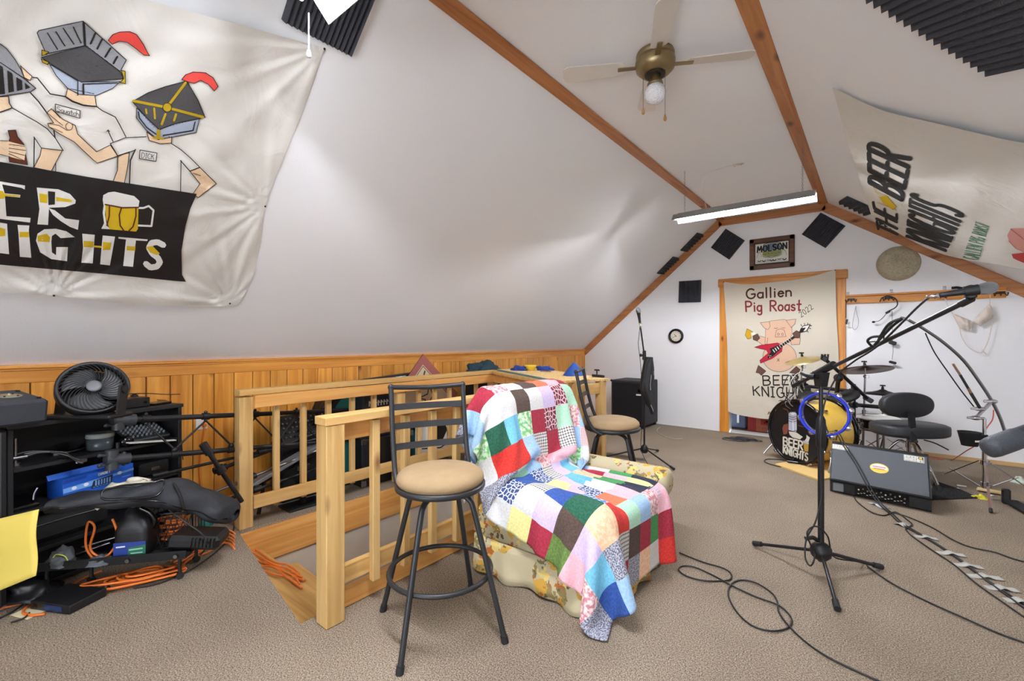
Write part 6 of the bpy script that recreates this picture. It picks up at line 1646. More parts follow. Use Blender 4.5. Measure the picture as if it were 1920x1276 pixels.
# ------------------------------------------------------------------ front boom stand, microphone and tambourine
def microphone(name, label, p, d, k=1.0, body=None, grille=None):
    d = Vector(d).normalized(); p = Vector(p); t = thing(name, label, 'microphone', p, 0, 'microphones')
    s_ = lambda pr: [(a * k, b_ * k) for a, b_ in pr]
    mb = MB(); mb.lathe(s_([(0, 0), (.010, 0), (.0115, .004), (.0125, .03), (.016, .09), (.020, .118), (.021, .122), (0, .122)]), p, d, 18); mb.build('handle', body or M_BLACK, t)
    mb = MB(); mb.lathe(s_([(.020, .120), (.0245, .130), (.026, .140), (.0268, .143), (.0268, .151), (.026, .154), (.022, .168), (.014, .177), (0, .181)]), p, d, 22); mb.build('grille', grille or M_GRILLE, t)
    mb = MB(); mb.lathe(s_([(0, -.045), (.006, -.045), (.0075, -.03), (.0095, -.028), (.0095, 0), (0, 0)]), p, d, 14); mb.build('plug', M_CHROME, t)
    return t
microphone('microphone', 'silver headed microphone upright on the far stand above the jacket', FARMIC[0], FARMIC[1])
def front_mic_stand():
    cx, cy = -.233, 3.03
    t = thing('microphone_stand', 'black boom microphone stand in the middle of the carpet holding the tambourine', 'microphone stand', (cx, cy, 0), 0, 'microphone stands')
    tips = [atZ(px, py, .018) for px, py in ((1414, 1018), (1652, 1062), (1570, 1140))]
    tripod(t, cx, cy, [(p.x, p.y) for p in tips], .118, M_BMETAL, .0095)
    mb = MB(); mb.lathe([(0, .075), (.016, .075), (.03, .082), (.048, .1), (.054, .122), (.05, .148), (.032, .168), (.016, .178), (0, .178)], (cx, cy, 0), n=22); mb.build('hub', M_BLACK, t)
    mb = MB(); p = Vector((cx, cy, .155)); mb.tube([p - RT * .02 + UP * .03, p - RT * .06 + UP * .055 - FW * .02, p - RT * .10 + UP * .05 - FW * .02], .012, 8); mb.build('hub_knob', M_BLACK, t)
    mb = MB(); mb.cyl((cx, cy, .07), (cx, cy, .80), .0155, n=16); mb.build('lower_pole', M_BMETAL, t)
    mb = MB(); mb.lathe([(.016, .70), (.024, .71), (.026, .80), (.022, .86), (.013, .88)], (cx, cy, 0), n=18); mb.build('height_grip', M_BLACK, t)
    mb = MB(); mb.cyl((cx, cy, .86), (cx, cy, 1.085), .0105, n=14); mb.build('upper_pole', M_BMETAL, t)
    pv = Vector((cx, cy, 1.10)); tip = atS(1815, 563, 1.63); d = (tip - pv).normalized()
    side = d.cross(UP).normalized()
    mb = MB(); poly = [(-.05, .025), (.05, .025), (.028, -.055), (-.028, -.055)]
    hd = Vector((d.x, d.y, 0)).normalized(); mb.prism(poly, pv - side * .018, hd, UP, .036); mb.cyl(pv - side * .03, pv + side * .03, .014, n=14); mb.build('boom_clutch', M_BLACK, t)
    mb = MB(); mb.cyl(pv - side * .033, pv - side * .03, .008, n=12); mb.build('bolt', M_CHROME, t)
    mb = MB(); k = pv + side * .035; mb.tube([k, k - hd * .03 + side * .015, k - hd * .12 + UP * .01], [.012, .014, .011], 8); mb.build('wing_handle', M_BLACK, t)
    mb = MB(); q = pv + UP * .028; mb.cyl(q - d * .10, q + d * .12, .0195, n=16); mb.build('boom_grip', M_BLACK, t)
    mb = MB(); mb.cyl(q - d * .29, tip, .0095, n=14); mb.build('boom_arm', M_BMETAL, t)
    mb = MB(); mb.cyl(q - d * .30, q - d * .22, .0135, n=12); mb.build('end_weight', M_BLACK, t)
    mb = MB(); mb.cyl(tip - d * .03, tip + d * .015, .013, n=12); mb.box(tip + d * .01 + UP * .012, (.03, .05, .02), b=.004); mb.build('clip_joint', M_BLACK, t)
    mh0 = atS(1762, 553, 1.615); mh1 = atS(1873, 537, 1.53); md = (mh1 - mh0)
    k = md.length / .181
    mb = MB(); m0 = mh0 + md * .42; mb.cyl(m0, m0 + md * .25, .0225 * k * .95, .024 * k * .95, 16); mb.tube([m0 + md * .12 - UP * .015, tip + d * .01 + UP * .01], .009, 8); mb.build('microphone_clip', M_BLACK, t)
    microphone('microphone', 'dark microphone with silver grille on the boom reaching toward the right', mh0, md, k)
    # tambourine
    TB = mat('blue_plastic', (34, 54, 196), .3)
    c = atS(1546, 776, 2.55); n = (Vector((cx, cy, 0)) * -1).normalized(); n = (n + UP * .10 + RT * -.42).normalized()
    tb = thing('tambourine', 'blue plastic tambourine hanging on the boom microphone stand', 'tambourine', c)
    u, w, d2 = frame_of(n); R = .122
    mb = MB(); mb.lathe([(R - .009, -.026), (R + .001, -.027), (R + .001, .027), (R - .009, .026)], c, n, 56, closed=True); mb.build('frame', TB, tb)
    for k2 in range(8):
        a = 2 * PI * (k2 + .35) / 8; q = c + (u * math.cos(a) + w * math.sin(a)) * (R + .002); rad = (q - c).normalized()
        mb = MB()
        for s_ in (-.006, .006): mb.lathe([(0, .004), (.008, .003), (.0185, -.001), (.0185, -.002), (0, .002)], q + n * s_, n if s_ > 0 else -n, 16)
        mb.cyl(q - n * .02, q + n * .02, .002, n=6); mb.build('jingle', M_CHROME, tb)
front_mic_stand()

def chrome_boom_stand():
    x, y = .70, 5.30
    t = thing('boom_stand', 'chrome boom stand with curved arm and cup holder near the right edge', 'stand', (x, y, 0))
    stand_base(t, x, y, .42, .31, M_CHROME, -PI / 2 - .05, .011)
    mb = MB(); mb.cyl((x, y, .09), (x, y, .40), .015, n=14); mb.cyl((x, y, .40), (x, y, .66), .012, n=14); mb.build('pole', M_CHROME, t)
    for z in (.30, .46, .12):
        mb = MB(); mb.cyl((x, y, z - .018), (x, y, z + .018), .024, n=14); mb.box((x + .03, y - .01, z), (.03, .012, .018), b=.003); mb.build('collar', M_CHROME, t)
    s0 = 3.70
    a = atS(1829, 783, s0); b_ = atS(1860, 752, s0)
    mb = MB(); mb.cyl((x, y, .66), a, .011, n=10); mb.cyl(a, b_, .013, n=12); mb.build('offset_arm', M_CHROME, t)
    for p in (a, b_, atS(1836, 766, s0)):
        mb = MB(); mb.sphere(p, .028, 12, sc=(1.3, 1, .7)); mb.box(p - RT * .03, (.06, .012, .02), b=.004); mb.build('wing_clamp', M_CHROME, t)
    mb = MB(); mb.tube([atS(px, py, s0) for px, py in ((1887, 818), (1876, 785), (1860, 752), (1836, 715), (1806, 675), (1768, 641), (1730, 615), (1704, 600))], .0115, 12); mb.build('curved_tube', mat('grey_chrome', (150, 152, 156), .25, metal=.9), t)
    mb = MB(); p = atS(1700, 599, s0); mb.lathe([(0, 0), (.012, 0), (.016, .02), (.012, .05), (0, .055)], p, (atS(1690, 596, s0) - p), 12); mb.build('tip_socket', M_CHROME, t)
    mb = MB(); mb.tube([atS(px, py, s0 - .02) for px, py in ((1735, 624), (1752, 660), (1778, 698), (1803, 733), (1826, 762))], .0045, 6); mb.build('thin_rod', M_BLACK, t)
    mb = MB(); mb.tube([atS(px, py, s0) for px, py in ((1700, 600), (1680, 600), (1660, 622), (1655, 640), (1640, 640), (1628, 640), (1632, 632), (1650, 630))], .005, 6); mb.build('hanging_lead', M_CABLE, t)
    # stick resting in the clamps
    WD = [mat('dark_stick', (44, 40, 38), .6), mat('worn_wood', (150, 120, 92), .7)]
    st = thing('drumstick', 'worn drumstick with dark grip wrap standing in the chrome boom stand', 'drumstick', atS(1836, 762, s0 - .03))
    q = [atS(1787, 682, s0 - .03), atS(1800, 702, s0 - .03), atS(1815, 727, s0 - .03), atS(1820, 736, s0 - .03), atS(1837, 764, s0 - .03)]
    for i, (nm, m) in enumerate((('tip', WD[1]), ('wrap', WD[0]), ('band', WD[1]), ('butt', WD[0]))):
        mb = MB(); mb.cyl(q[i], q[i + 1], .0085 + .001 * i, n=10); mb.build(nm, m, st)
    # cup holder
    c = atS(1818, 822, 3.66); cp = thing('cup_holder', 'black fabric cup holder clamped to the chrome boom stand', 'cup holder', c)
    mb = MB(); mb.lathe([(0, -.056), (.050, -.056), (.072, .05), (.076, .056), (.07, .05), (.048, -.048), (0, -.048)], c, UP, 20); mb.build('pouch', M_BLACKM, cp)
    mb = MB(); e = Vector((x, y, c.z)); mb.bar(c + RT * .065, e, .03, .05); mb.cyl(e - UP * .028, e + UP * .028, .022, n=12); mb.build('strap', M_BLACKM, cp)
    mb = MB(); m = c - FW * .066; mb.box(m + RT * .005 - UP * .008, (.055, .003, .014), Matrix.Rotation(TH, 3, 'Z')); mb.build('printed_tag', M_WHITE, cp)
chrome_boom_stand()

def near_right_stand():
    hx = atS(2030, 775, .96)
    p0 = atS(1985, 792, .955); p1 = atS(1850, 842, .955); d = p1 - p0
    m = t = thing('microphone', 'dark microphone close to the camera at the right edge', 'microphone', (hx.x, hx.y, 0), 0, 'microphones')
    mb = MB(); mb.cyl((hx.x, hx.y, .03), (hx.x, hx.y, hx.z), .011, n=14); mb.build('stand_pole', M_BMETAL, t)
    mb = MB(); mb.lathe([(0, 0), (.13, 0), (.13, .012), (.03, .03), (0, .03)], (hx.x, hx.y, 0), n=32); mb.build('stand_base', M_BMETAL, t)
    mb = MB(); mb.cyl((hx.x, hx.y, hx.z), p0 + d * .15, .015, n=12); mb.build('microphone_clip', M_BLACK, t)
    L = d.length; GM = mat('charcoal_gloss', (46, 49, 58), .3)
    mb = MB(); mb.lathe([(0, 0), (0.0137, 0), (0.0175, .01), (0.0194, .05), (0.0201, L * .55)], p0, d, 28); mb.build('handle', GM, m)
    mb = MB(); mb.lathe([(0.0201, L * .55), (0.0217, L * .58), (0.0220, L * .70), (0.0217, L * .90), (0.0198, L * .97), (0.0137, L * .995), (0, L)], p0, d, 28); mb.build('grille', mat('charcoal_grille', (52, 54, 60), .4, bump=.4, bscale=500), m)
    for k in (.1, .2, .3):
        mb = MB(); mb.lathe([(0.0199, L * k), (0.0209, L * (k + .015)), (0.0209, L * (k + .05)), (0.0199, L * (k + .065))], p0, d, 28); mb.build('grey_ring', mat('steel_ring', (150, 154, 164), .3, metal=.5), m)
near_right_stand()

def right_floor_things():
    q = [atZ(px, py, 0) for px, py in ((1752, 902), (1740, 938), (1836, 934), (1800, 918))]
    mb = MB(); mb.hexa([(p.x, p.y, .001) for p in q] + [(p.x, p.y, .008) for p in q]); tag(mb.build('floor_mat', speckle('black_mat', (24, 24, 26), (36, 36, 38), (70, 68, 66), 90, .9, .4, .2)), 'black rubber mat on the carpet behind the stage monitor', 'mat')
    a = atZ(1832, 915, .02); b_ = atZ(1880, 924, .02); mb = MB(); mb.bar(a, b_, .06, .018, b=.003); tag(mb.build('wood_scrap', mat('pale_wood_scrap', (214, 184, 130), .7, var=.1)), 'pale split wood scrap lying behind the chrome boom stand', 'wood scrap')
    p = atZ(1838, 934, 0); lump('yellow_wrapper', 'small yellow wrapper at the tip of the black mat', 'wrapper', (p.x, p.y, 0), (.09, .05, .03), mat('yellow_wrapper', (224, 210, 50), .5), 4, .7)
    for k, (px, py, lab) in enumerate(((1803, 911, 'white paper scrap on the carpet nearest the wall behind the stage monitor'), (1794, 916, 'tiny white paper scrap just left of the larger paper scrap'), (1858, 929, 'white paper scrap beside the yellow wrapper'))):
        p = atZ(px, py, .0); mb = MB(); mb.box((p.x, p.y, .004), (.06 if k == 0 else .03, .02, .006), Matrix.Rotation(.4 * k, 3, 'Z')); tag(mb.build('paper_scrap', M_WHITE), lab, 'paper', 'paper scraps on the carpet')
    p = atZ(1912, 905, 0); lump('crumpled_wrapper', 'pale crumpled wrapper at the right edge by the wall', 'wrapper', (p.x, p.y, 0), (.10, .09, .05), mat('pale_green_wrapper', (206, 220, 204), .5), 8, .6)
    c = atZ(1925, 960, 0); t = thing('drum_pedal', 'black foot pedal at the right edge on the carpet', 'pedal', c)
    mb = MB(); mb.bar((c.x - .06, c.y + .16, .03), (c.x + .02, c.y - .12, .02), .09, .02, b=.004); mb.build('foot_plate', M_BLACKM, t)
    mb = MB(); e = atZ(1908, 938, .05); mb.box((c.x - .08, c.y + .17, .06), (.05, .05, .12), b=.01); mb.build('pedal_post', M_BLACK, t)
right_floor_things()

# ================================================================== LEFT SIDE: BOOKCASE AND GEAR
SHU = Vector((.325, -.945, 0)).normalized(); SHB = Vector((-.945, -.325, 0)).normalized(); SH0 = Vector((-3.585, .94, 0))
SHW, SHD = .83, .27
RSH = Matrix((-SHU, SHB, UP)).transposed()      # local x = along to the right, y = towards the wall
SHA = math.atan2(-SHU.y, -SHU.x)
def sh(x, y, z): return SH0 + SHU * (SHW - x) + SHB * y + UP * z     # x from the left end, y depth from the front
M_SHELF = mat('black_painted_shelf', (25, 25, 28), .55, bump=.08, bscale=80)
def bookcase():
    t = thing('bookcase', 'low black bookcase crowded with gear against the knee wall at left', 'bookcase', sh(SHW / 2, 0, 0))
    for x in (.011, SHW - .011):
        mb = MB(); mb.box(sh(x, SHD / 2, .44), (.022, SHD, .88), RSH, b=.002); mb.build('side_panel', M_SHELF, t)
    mb = MB(); mb.box(sh(SHW / 2, SHD - .004, .44), (SHW - .044, .008, .86), RSH); mb.build('back_panel', M_SHELF, t)
    for z in (.03, .215, .425, .65):
        mb = MB(); mb.box(sh(SHW / 2, SHD / 2, z), (SHW - .046, SHD - .012, .02), RSH, b=.002); mb.build('shelf', M_SHELF, t)
    mb = MB(); mb.box(sh(SHW / 2, SHD / 2 - .005, .87), (SHW + .01, SHD + .01, .022), RSH, b=.002); mb.build('top', M_SHELF, t)
bookcase()
def side_cabinet():
    t = thing('equipment_cabinet', 'black textured equipment cabinet standing at the left frame edge', 'cabinet', sh(-.2, .1, 0))
    mb = MB(); mb.box(sh(-.165, .12, .44), (.31, .30, .86), RSH, b=.012); mb.build('body', M_TOLEX, t)
    for x in (-.03, -.30): mb = MB(); mb.box(sh(x, -.036, .44), (.022, .012, .84), RSH, b=.003); mb.build('edge_strip', M_BLACK, t)
side_cabinet()
def amp_head():
    c = sh(.03, .06, .945); R = RSH @ Matrix.Rotation(math.radians(8), 3, 'X')
    t = thing('amplifier_head', 'black vinyl amplifier head lying on top of the bookcase at left', 'amplifier', c)
    fr = atS(94, 770, 2.27); c = fr + R @ Vector((-.26, .15, 0)); c.z = .965
    mb = MB(); mb.box(c, (.52, .28, .12), R, b=.014); mb.build('body', mat('slate_vinyl', (52, 55, 62), .55, bump=.35, bscale=260), t)
    q = c + R @ Vector((.165, -.0, .0605)); mb = MB(); mb.lathe([(0, .006), (.018, .006), (.020, .003), (.048, .002), (.048, 0), (0, 0)], q, R @ UP, 28); mb.lathe([(0, .014), (.006, .012), (.008, .004)], q, R @ UP, 12)
    p = mb.build('round_plate', mat('brass_plate', (176, 168, 140), .4, metal=.6), t)
    for k in range(4):
        a = PI / 4 + k * PI / 2; mb = MB(); mb.cyl(q + R @ Vector((.034 * math.cos(a), .034 * math.sin(a), 0)), q + R @ Vector((.034 * math.cos(a), .034 * math.sin(a), .006)), .004, n=8); mb.build('screw', M_BLACKM, p)
    for x, y in ((.235, .09), (.235, -.10)): mb = MB(); o = c + R @ Vector((x, y, .06)); mb.cyl(o, o + R @ Vector((0, 0, .005)), .009, n=12); mb.build('stud', M_BLACKM, t)
amp_head()
def desk_fan():
    c = atS(175, 729, 2.46)
    n = (-(c - EYE).normalized() + UP * .50 + RT * .12).normalized()
    t = thing('desk_fan', 'round black desk fan tilted upward on top of the bookcase', 'fan', (c.x, c.y, .882))
    u, w, d = frame_of(n); R = .150
    mb = MB(); mb.lathe([(R - .012, .03), (R - .004, .038), (R + .003, .03), (R + .003, -.03), (R - .012, -.05), (R - .018, -.05), (R - .016, .03)], c, n, 48, closed=True); mb.build('outer_ring', M_BLACK, t)
    gr = None
    for k in range(36):
        a0 = 2 * PI * k / 36; pts = []
        for q in range(7):
            f = q / 6; r = .04 + (R - .052) * f; a = a0 + .75 * f ** 1.2
            pts.append(c + (u * math.cos(a) + w * math.sin(a)) * r + n * (.046 - .012 * f * f))
        mb = MB() if k == 0 else mb; mb.tube(pts, .0022, 5, smooth=0)
    g = mb.build('grille', M_BLACK, t)
    mb = MB(); mb.lathe([(0, .050), (.024, .050), (.032, .047), (.034, .04), (0, .04)], c, n, 24); mb.build('hub', mat('silver_badge', (120, 122, 126), .55, metal=.4), t)
    for k in range(3):
        a = 2 * PI * k / 3
        def bl(x, y):
            aa = a + (x - .5) * 1.7; r = .035 + (R - .06) * y
            return c + (u * math.cos(aa + y * .3) + w * math.sin(aa + y * .3)) * r + n * (.0 + .03 * (x - .5))
        mb = MB(); mb.grid(bl, 8, 5); mb.build('blade', mat('grey_blade', (96, 98, 102), .4), t, solid=.002)
    mb = MB(); mb.lathe([(0, -.10), (.05, -.10), (.06, -.06), (R - .02, -.05)], c, n, 32); mb.build('rear_shell', M_BLACKM, t)
    hx = RT
    base = Vector((c.x, c.y, .882)) - FW * .02
    for s_ in (-1, 1):
        p = c + hx * s_ * (R + .016)
        mb = MB(); mb.bar(base + hx * s_ * (R + .016) + UP * .012, p + UP * .02, .05, .012, up=hx); mb.cyl(p - hx * s_ * .012, p + hx * s_ * .012, .02, n=14); mb.build('bracket_arm', M_BLACK, t)
    mb = MB(); mb.box(base + UP * .011, (.35, .16, .022), Matrix((RT, FW, UP)).transposed(), b=.008); mb.build('base', M_BLACK, t)
desk_fan()
def on_top():
    p = atZ(255, 766, .883); c = Vector((p.x, p.y, .911)); R = RSH
    t = thing('power_supply', 'small black metal power supply box right of the desk fan', 'electronics', (p.x, p.y, .882))
    c = sh(.60, .12, .912); mb = MB(); mb.box(c, (.15, .12, .058), R, b=.004); mb.build('case', M_BMETAL, t)
    mb = MB(); q = c + R @ Vector((.02, .0, .035)); mb.cyl(q, q + UP * .01, .02, n=14); mb.cyl(q + UP * .01, q + UP * .02, .012, n=12); mb.build('knob', M_BLACK, t)
    mb = MB(); q = c + R @ Vector((.045, -.062, 0)); mb.cyl(q, q + R @ Vector((0, -.006, 0)), .008, n=12); mb.build('button', M_BLACKG, t)
    c = sh(.75, .12, .888); mb = MB(); mb.box(c, (.13, .10, .014), R @ Matrix.Rotation(.2, 3, 'Z'), b=.005); tag(mb.build('flat_case', M_BLACKG), 'flat black case on the right end of the bookcase top', 'case')
    mb = MB(); mb.tube([sh(.52, .2, .93), sh(.62, .22, .955), sh(.74, .2, .95), sh(.83, .16, .935), sh(.90, .12, .93)], .003, 5); mb.tube([sh(.80, .2, .90), sh(.845, .12, .87), sh(.85, .05, .7), sh(.85, .02, .5)], .003, 5, mi=0)
    tag(mb.build('thin_cable', M_CABLE), 'thin black cable trailing off the right end of the bookcase top', 'cable')
on_top()
def shelf_things():
    R = RSH
    # top shelf
    t = thing('disc_tub', 'smoky clear round tub with a pale lid on the upper shelf', 'tub', sh(.43, .11, .661))
    o = sh(.43, .10, .661); mb = MB(); mb.lathe([(0, 0), (.058, 0), (.062, .006), (.062, .07), (0, .07)], o, UP, 28); mb.build('tub_body', mat('smoky_plastic', (74, 84, 88), .25), t)
    mb = MB(); mb.lathe([(.063, .07), (.065, .074), (.065, .092), (.06, .096), (0, .094)], o, UP, 28); mb.build('lid', mat('pale_clear_lid', (150, 152, 148), .3), t)
    t = thing('guitar_strap', 'grey and black patterned guitar strap draped over the upper shelf edge', 'strap', sh(.17, .1, .661))
    def st(u, v):
        x = .06 + .22 * u; y = .15 - .17 * u + .02 * math.sin(u * 6); z = .675 + .035 * math.sin(PI * min(u * 1.15, 1)) - .035 * smooth(.75, 1, u)
        return sh(x, y, z) + (SHB * .6 + UP * .35) * ((v - .5) * .055 * (1 + .5 * math.sin(u * 9)))
    mb = MB(); mb.grid(st, 36, 8, mi=lambda i, j: 1 if j in (1, 6) or (j in (3, 4) and 8 < i < 20) else 0); mb.build('strap_band', [M_BLACKM, mat('grey_weave', (134, 134, 136), .7)], t, solid=.003)
    mb = MB(); q = st(1, .5); mb.box(q, (.05, .012, .02), R, b=.003); mb.build('buckle', M_DCHROME, t)
    t = thing('stand_clamp', 'chrome stand fitting standing on the upper shelf at left', 'fitting', sh(.06, .08, .661))
    mb = MB(); mb.cyl(sh(.06, .08, .661), sh(.06, .08, .80), .008, n=10); mb.cyl(sh(.06, .08, .661), sh(.06, .08, .675), .02, n=12); mb.build('rod', M_DCHROME, t)
    mb = MB(); mb.cyl(sh(.03, .08, .70), sh(.10, .07, .70), .012, n=10); mb.build('wing_bolt', M_DCHROME, t)
    mb = MB(); mb.cyl(sh(.24, .16, .664), sh(.40, .16, .668), .007, n=10); mb.cyl(sh(.24, .16, .664), sh(.30, .16, .665), .013, n=10); tag(mb.build('chrome_rod', M_DCHROME), 'short chrome rod lying behind the strap on the upper shelf', 'rod')
    t = thing('mixing_desk', 'small black mixing desk with silver knobs on the upper shelf', 'mixer', sh(.65, .1, .661))
    RM = R @ Matrix.Rotation(math.radians(24), 3, 'X'); c = sh(.645, .10, .708); mb = MB(); mb.box(c, (.25, .17, .035), RM, b=.005); mb.build('mixer_case', M_BLACK, t)
    mb = MB(); c2 = c + RM @ Vector((0, 0, .0182)); mb.box(c2, (.24, .155, .002), RM); pl = mb.build('faceplate', mat('dark_steel_panel', (62, 68, 74), .4, metal=.4), t)
    for i in range(9):
        for j in range(5):
            q = c2 + RM @ Vector((-.10 + .025 * i, -.05 + .027 * j, .001)); mb = MB(); mb.cyl(q, q + RM @ Vector((0, 0, .013)), .0068, .0055, 7); mb.build('knob', mat('silver_knob', (150, 156, 162), .35, metal=.3), pl)
    mb = MB(); mb.box(sh(.645, -.002, .668), (.27, .05, .008), R @ Matrix.Rotation(.14, 3, 'Y'), b=.002); tag(mb.build('paper_strip', mat('off_white_paper', (214, 212, 204), .6)), 'folded white paper strip in front of the mixing desk', 'paper')
    t = thing('headlamp', 'small round black lamp between the tub and the mixing desk', 'lamp', sh(.52, .05, .661)); mb = MB(); mb.lathe([(0, 0), (.03, 0), (.036, .03), (.03, .05), (0, .05)], sh(.525, .06, .69), -SHB, 18); mb.build('lamp_body', M_BLACKG, t)
    mb = MB(); mb.cyl(sh(.48, .03, .661), sh(.48, .03, .695), .011, n=10); mb.build('lamp_knob', M_BLACK, t)
    # middle shelf: blue carton
    BL = [mat('blue_carton', (30, 92, 196), .45), mat('light_blue_print', (120, 170, 236), .45), mat('carton_white', (232, 236, 244), .45), mat('carton_dark', (36, 44, 66), .45), mat('carton_red', (190, 50, 60), .45), mat('deep_blue_print', (22, 60, 150), .45)]
    t = thing('lighting_box', 'bright blue printed box on the middle shelf', 'box', sh(.42, .05, .436))
    c = sh(.385, .085, .496); w, h, dp = .335, .112, .15; RB = R @ Matrix.Rotation(-.03, 3, 'Y')
    mb = MB(); mb.box(c, (w, dp, h), RB, b=.002); cb = mb.build('box_body', BL[0], t)
    S = lambda x, y, l=0: c + RB @ Vector(((x - .5) * w, -dp / 2 - .0006 - l, (y - .5) * h))
    mb = MB(); P = Paint(mb, S, -SHB, 9, .0005)
    P.poly([(.0, .46), (1, .62), (1, .74), (0, .58)], 1, 1); P.poly([(0, .36), (.4, .38), (.4, .6), (0, .56)], 1, 2); 
    for (x, y) in ((.14, .5), (.30, .52), (.78, .66)): P.poly(arc(x, y, .035, .085, 0, 330, 11), 2, 3)
    P.poly([(.40, .60), (.68, .68), (.66, .28), (.36, .22)], 3, 3)
    for k in range(6): P.stroke([(.43 + .04 * k, .34), (.435 + .04 * k, .58)], .022, 1, 4); P.stroke([(.40 + .045 * k, .28), (.41 + .045 * k, .28)], .03, 1, 4)
    P.text('CHAUVET', [(.47, .92), (.64, .93), (.64, .80), (.47, .79)], .012, 2, 3, .2); P.stroke([(.64, .86), (.67, .86)], .02, 4, 3)
    P.text('OBEY 3', [(.03, .24), (.20, .25), (.20, .13), (.03, .12)], .012, 2, 3, .25); P.stroke([(.03, .06), (.22, .07)], .008, 2, 3); P.stroke([(.82, .4), (.95, .41)], .012, 2, 3); P.poly([(.0, .80), (.0, .98), (.32, .98), (.30, .84)], 5, 1)
    mb.build('front_print', BL, cb)
    mb = MB(); fr = c + RB @ Vector((-.02, -dp / 2 + .02, h / 2)); mb.box(fr + UP * .012 + SHB * .05, (.36, .004, .03), RB @ Matrix.Rotation(-.5, 3, 'X')); mb.build('lid_flap', BL[0], t)
    t = thing('stomp_pedal', 'black stomp pedal lying on the middle shelf left of the blue box', 'pedal', sh(.09, .08, .436)); mb = MB(); mb.box(sh(.085, .10, .46), (.11, .13, .03), R @ Matrix.Rotation(.3, 3, 'X'), b=.006); mb.build('pedal_body', M_BLACKG, t)
    mb = MB(); mb.tube([sh(.12, .06, .47), sh(.125, .065, .50), sh(.14, .07, .525)], .006, 6); mb.build('chrome_jack', M_CHROME, t)
    # lower shelves: dark cases
    t = thing('gear_case', 'dark zipped gear case on the lower shelf of the bookcase', 'case', sh(.40, .1, .226)); mb = MB(); mb.box(sh(.25, .14, .30), (.40, .2, .14), R, b=.03); mb.build('case_body', M_BLACKM, t)
    mb = MB(); mb.tube([sh(.06, .038, .33), sh(.25, .036, .335), sh(.44, .038, .33)], .003, 5); mb.build('zip', M_DCHROME, t)
    t = thing('cable_case', 'black case at the right end of the middle shelf', 'case', sh(.7, .1, .436)); mb = MB(); mb.box(sh(.70, .14, .48), (.18, .18, .085), R, b=.012); mb.build('case_body', M_BLACK, t)
    mb = MB(); mb.box(sh(.70, .048, .48), (.05, .008, .02), R, b=.003); mb.build('latch', M_DCHROME, t)
shelf_things()

def lighting_truss():
    TR = mat('black_truss_tube', (34, 34, 36), .4, metal=.2)
    t = thing('lighting_truss', 'folded black triangular lighting truss between bookcase and far railing', 'truss', (-3.45, 1.0, 0))
    A0, A1 = Vector((-3.40, .585, .84)), Vector((-3.70, 2.42, .655)); B0, B1 = Vector((-3.355, .55, .626)), Vector((-3.69, 2.45, .385)); 
    C0, C1 = Vector((-3.50, .80, .70)), Vector((-3.78, 2.44, .46))
    for a, b_ in ((A0, A1), (B0, B1)):
        mb = MB(); mb.cyl(a, b_, .0165, n=14); tb = mb.build('main_tube', TR, t); d = (b_ - a).normalized()
        mb = MB(); mb.cyl(a - d * .03, a + d * .08, .032, n=14); s_ = d.cross(UP).normalized(); mb.cyl(a - s_ * .03 - d * .0, a + s_ * .02, .032, n=14); mb.cyl(a - UP * .055, a + UP * .055, .031, n=12)
        for z in (-.028, .028): mb.cyl(a - d * .01 + UP * z, a - d * .055 + UP * z, .008, n=8); mb.sphere(a - d * .055 + UP * z, .012, 8)
        mb.sphere(a + d * .055 + UP * .03, .012, 8); mb.sphere(a + d * .055 - UP * .03, .012, 8); mb.build('end_clamp', mat('dark_grey_clamp', (58, 60, 64), .4), tb)
    n = 5
    for k in range(n + 1):
        f = (k + .4) / (n + .6)
        p = A0.lerp(A1, f); d = (A1 - A0).normalized(); mb = MB(); mb.cyl(p - d * .022, p + d * .022, .0225, n=14); mb.sphere(p + UP * .028, .012, 8); mb.sphere(p - UP * .028, .012, 8); mb.build('sleeve', M_BLACK, t)
        for (g, base) in ((f - .5 / (n + .6), 0), (f + .5 / (n + .6), 1)):
            if 0 < g < 1: q = B0.lerp(B1, g); mb = MB(); mb.cyl(p - UP * .028, q + UP * .03, .006, n=8); mb.build('brace', TR, t)
        if k < n:
            g = f + .5 / (n + .6); q = B0.lerp(B1, g); mb = MB(); mb.sphere(q + UP * .028, .018, 10); mb.cyl(q - d * .022, q + d * .022, .0225, n=12); mb.build('sleeve', M_BLACK, t)
lighting_truss()
def leaning_stands():
    rods = [((-3.30, .98, .64), (-3.30, 1.20, .22), .0145, M_BMETAL, 'short angled black pole leaning by the left railing post'), ((-3.44, .76, .47), (-3.62, 2.30, .50), .010, M_BMETAL, 'long thin black pole lying behind the railing below the truss'),
            ((-3.33, .82, .27), (-3.58, 2.0, .42), .010, M_DCHROME, 'long chrome pole lying low behind the left railing post'), ((-3.36, .80, .20), (-3.56, 2.1, .28), .011, M_BMETAL, 'black pole at the bottom of the pile behind the left railing post'),
            ((-3.47, 1.1, .42), (-3.66, 2.2, .58), .014, M_BMETAL, 'thick black pole rising behind the first balusters')]
    for a, b_, r, m, lab in rods:
        a = Vector(a); b_ = Vector(b_); t = thing('stand_pole', lab, 'pole', (a.x, a.y, 0), 0, 'poles piled behind the far railing'); d = (b_ - a).normalized()
        mb = MB(); mb.cyl(a, b_, r, n=10); mb.build('tube', m, t)
        mb = MB(); mb.cyl(a - d * .01, a + d * .07, r * 1.7, n=12); mb.build('end_sleeve', M_BLACK, t)
        mb = MB(); q = a.lerp(b_, .42); mb.cyl(q - d * .025, q + d * .025, r * 2, n=12); mb.box(q + UP * .02, (.02, .03, .02), b=.004); mb.build('collar', M_BLACK, t)
leaning_stands()
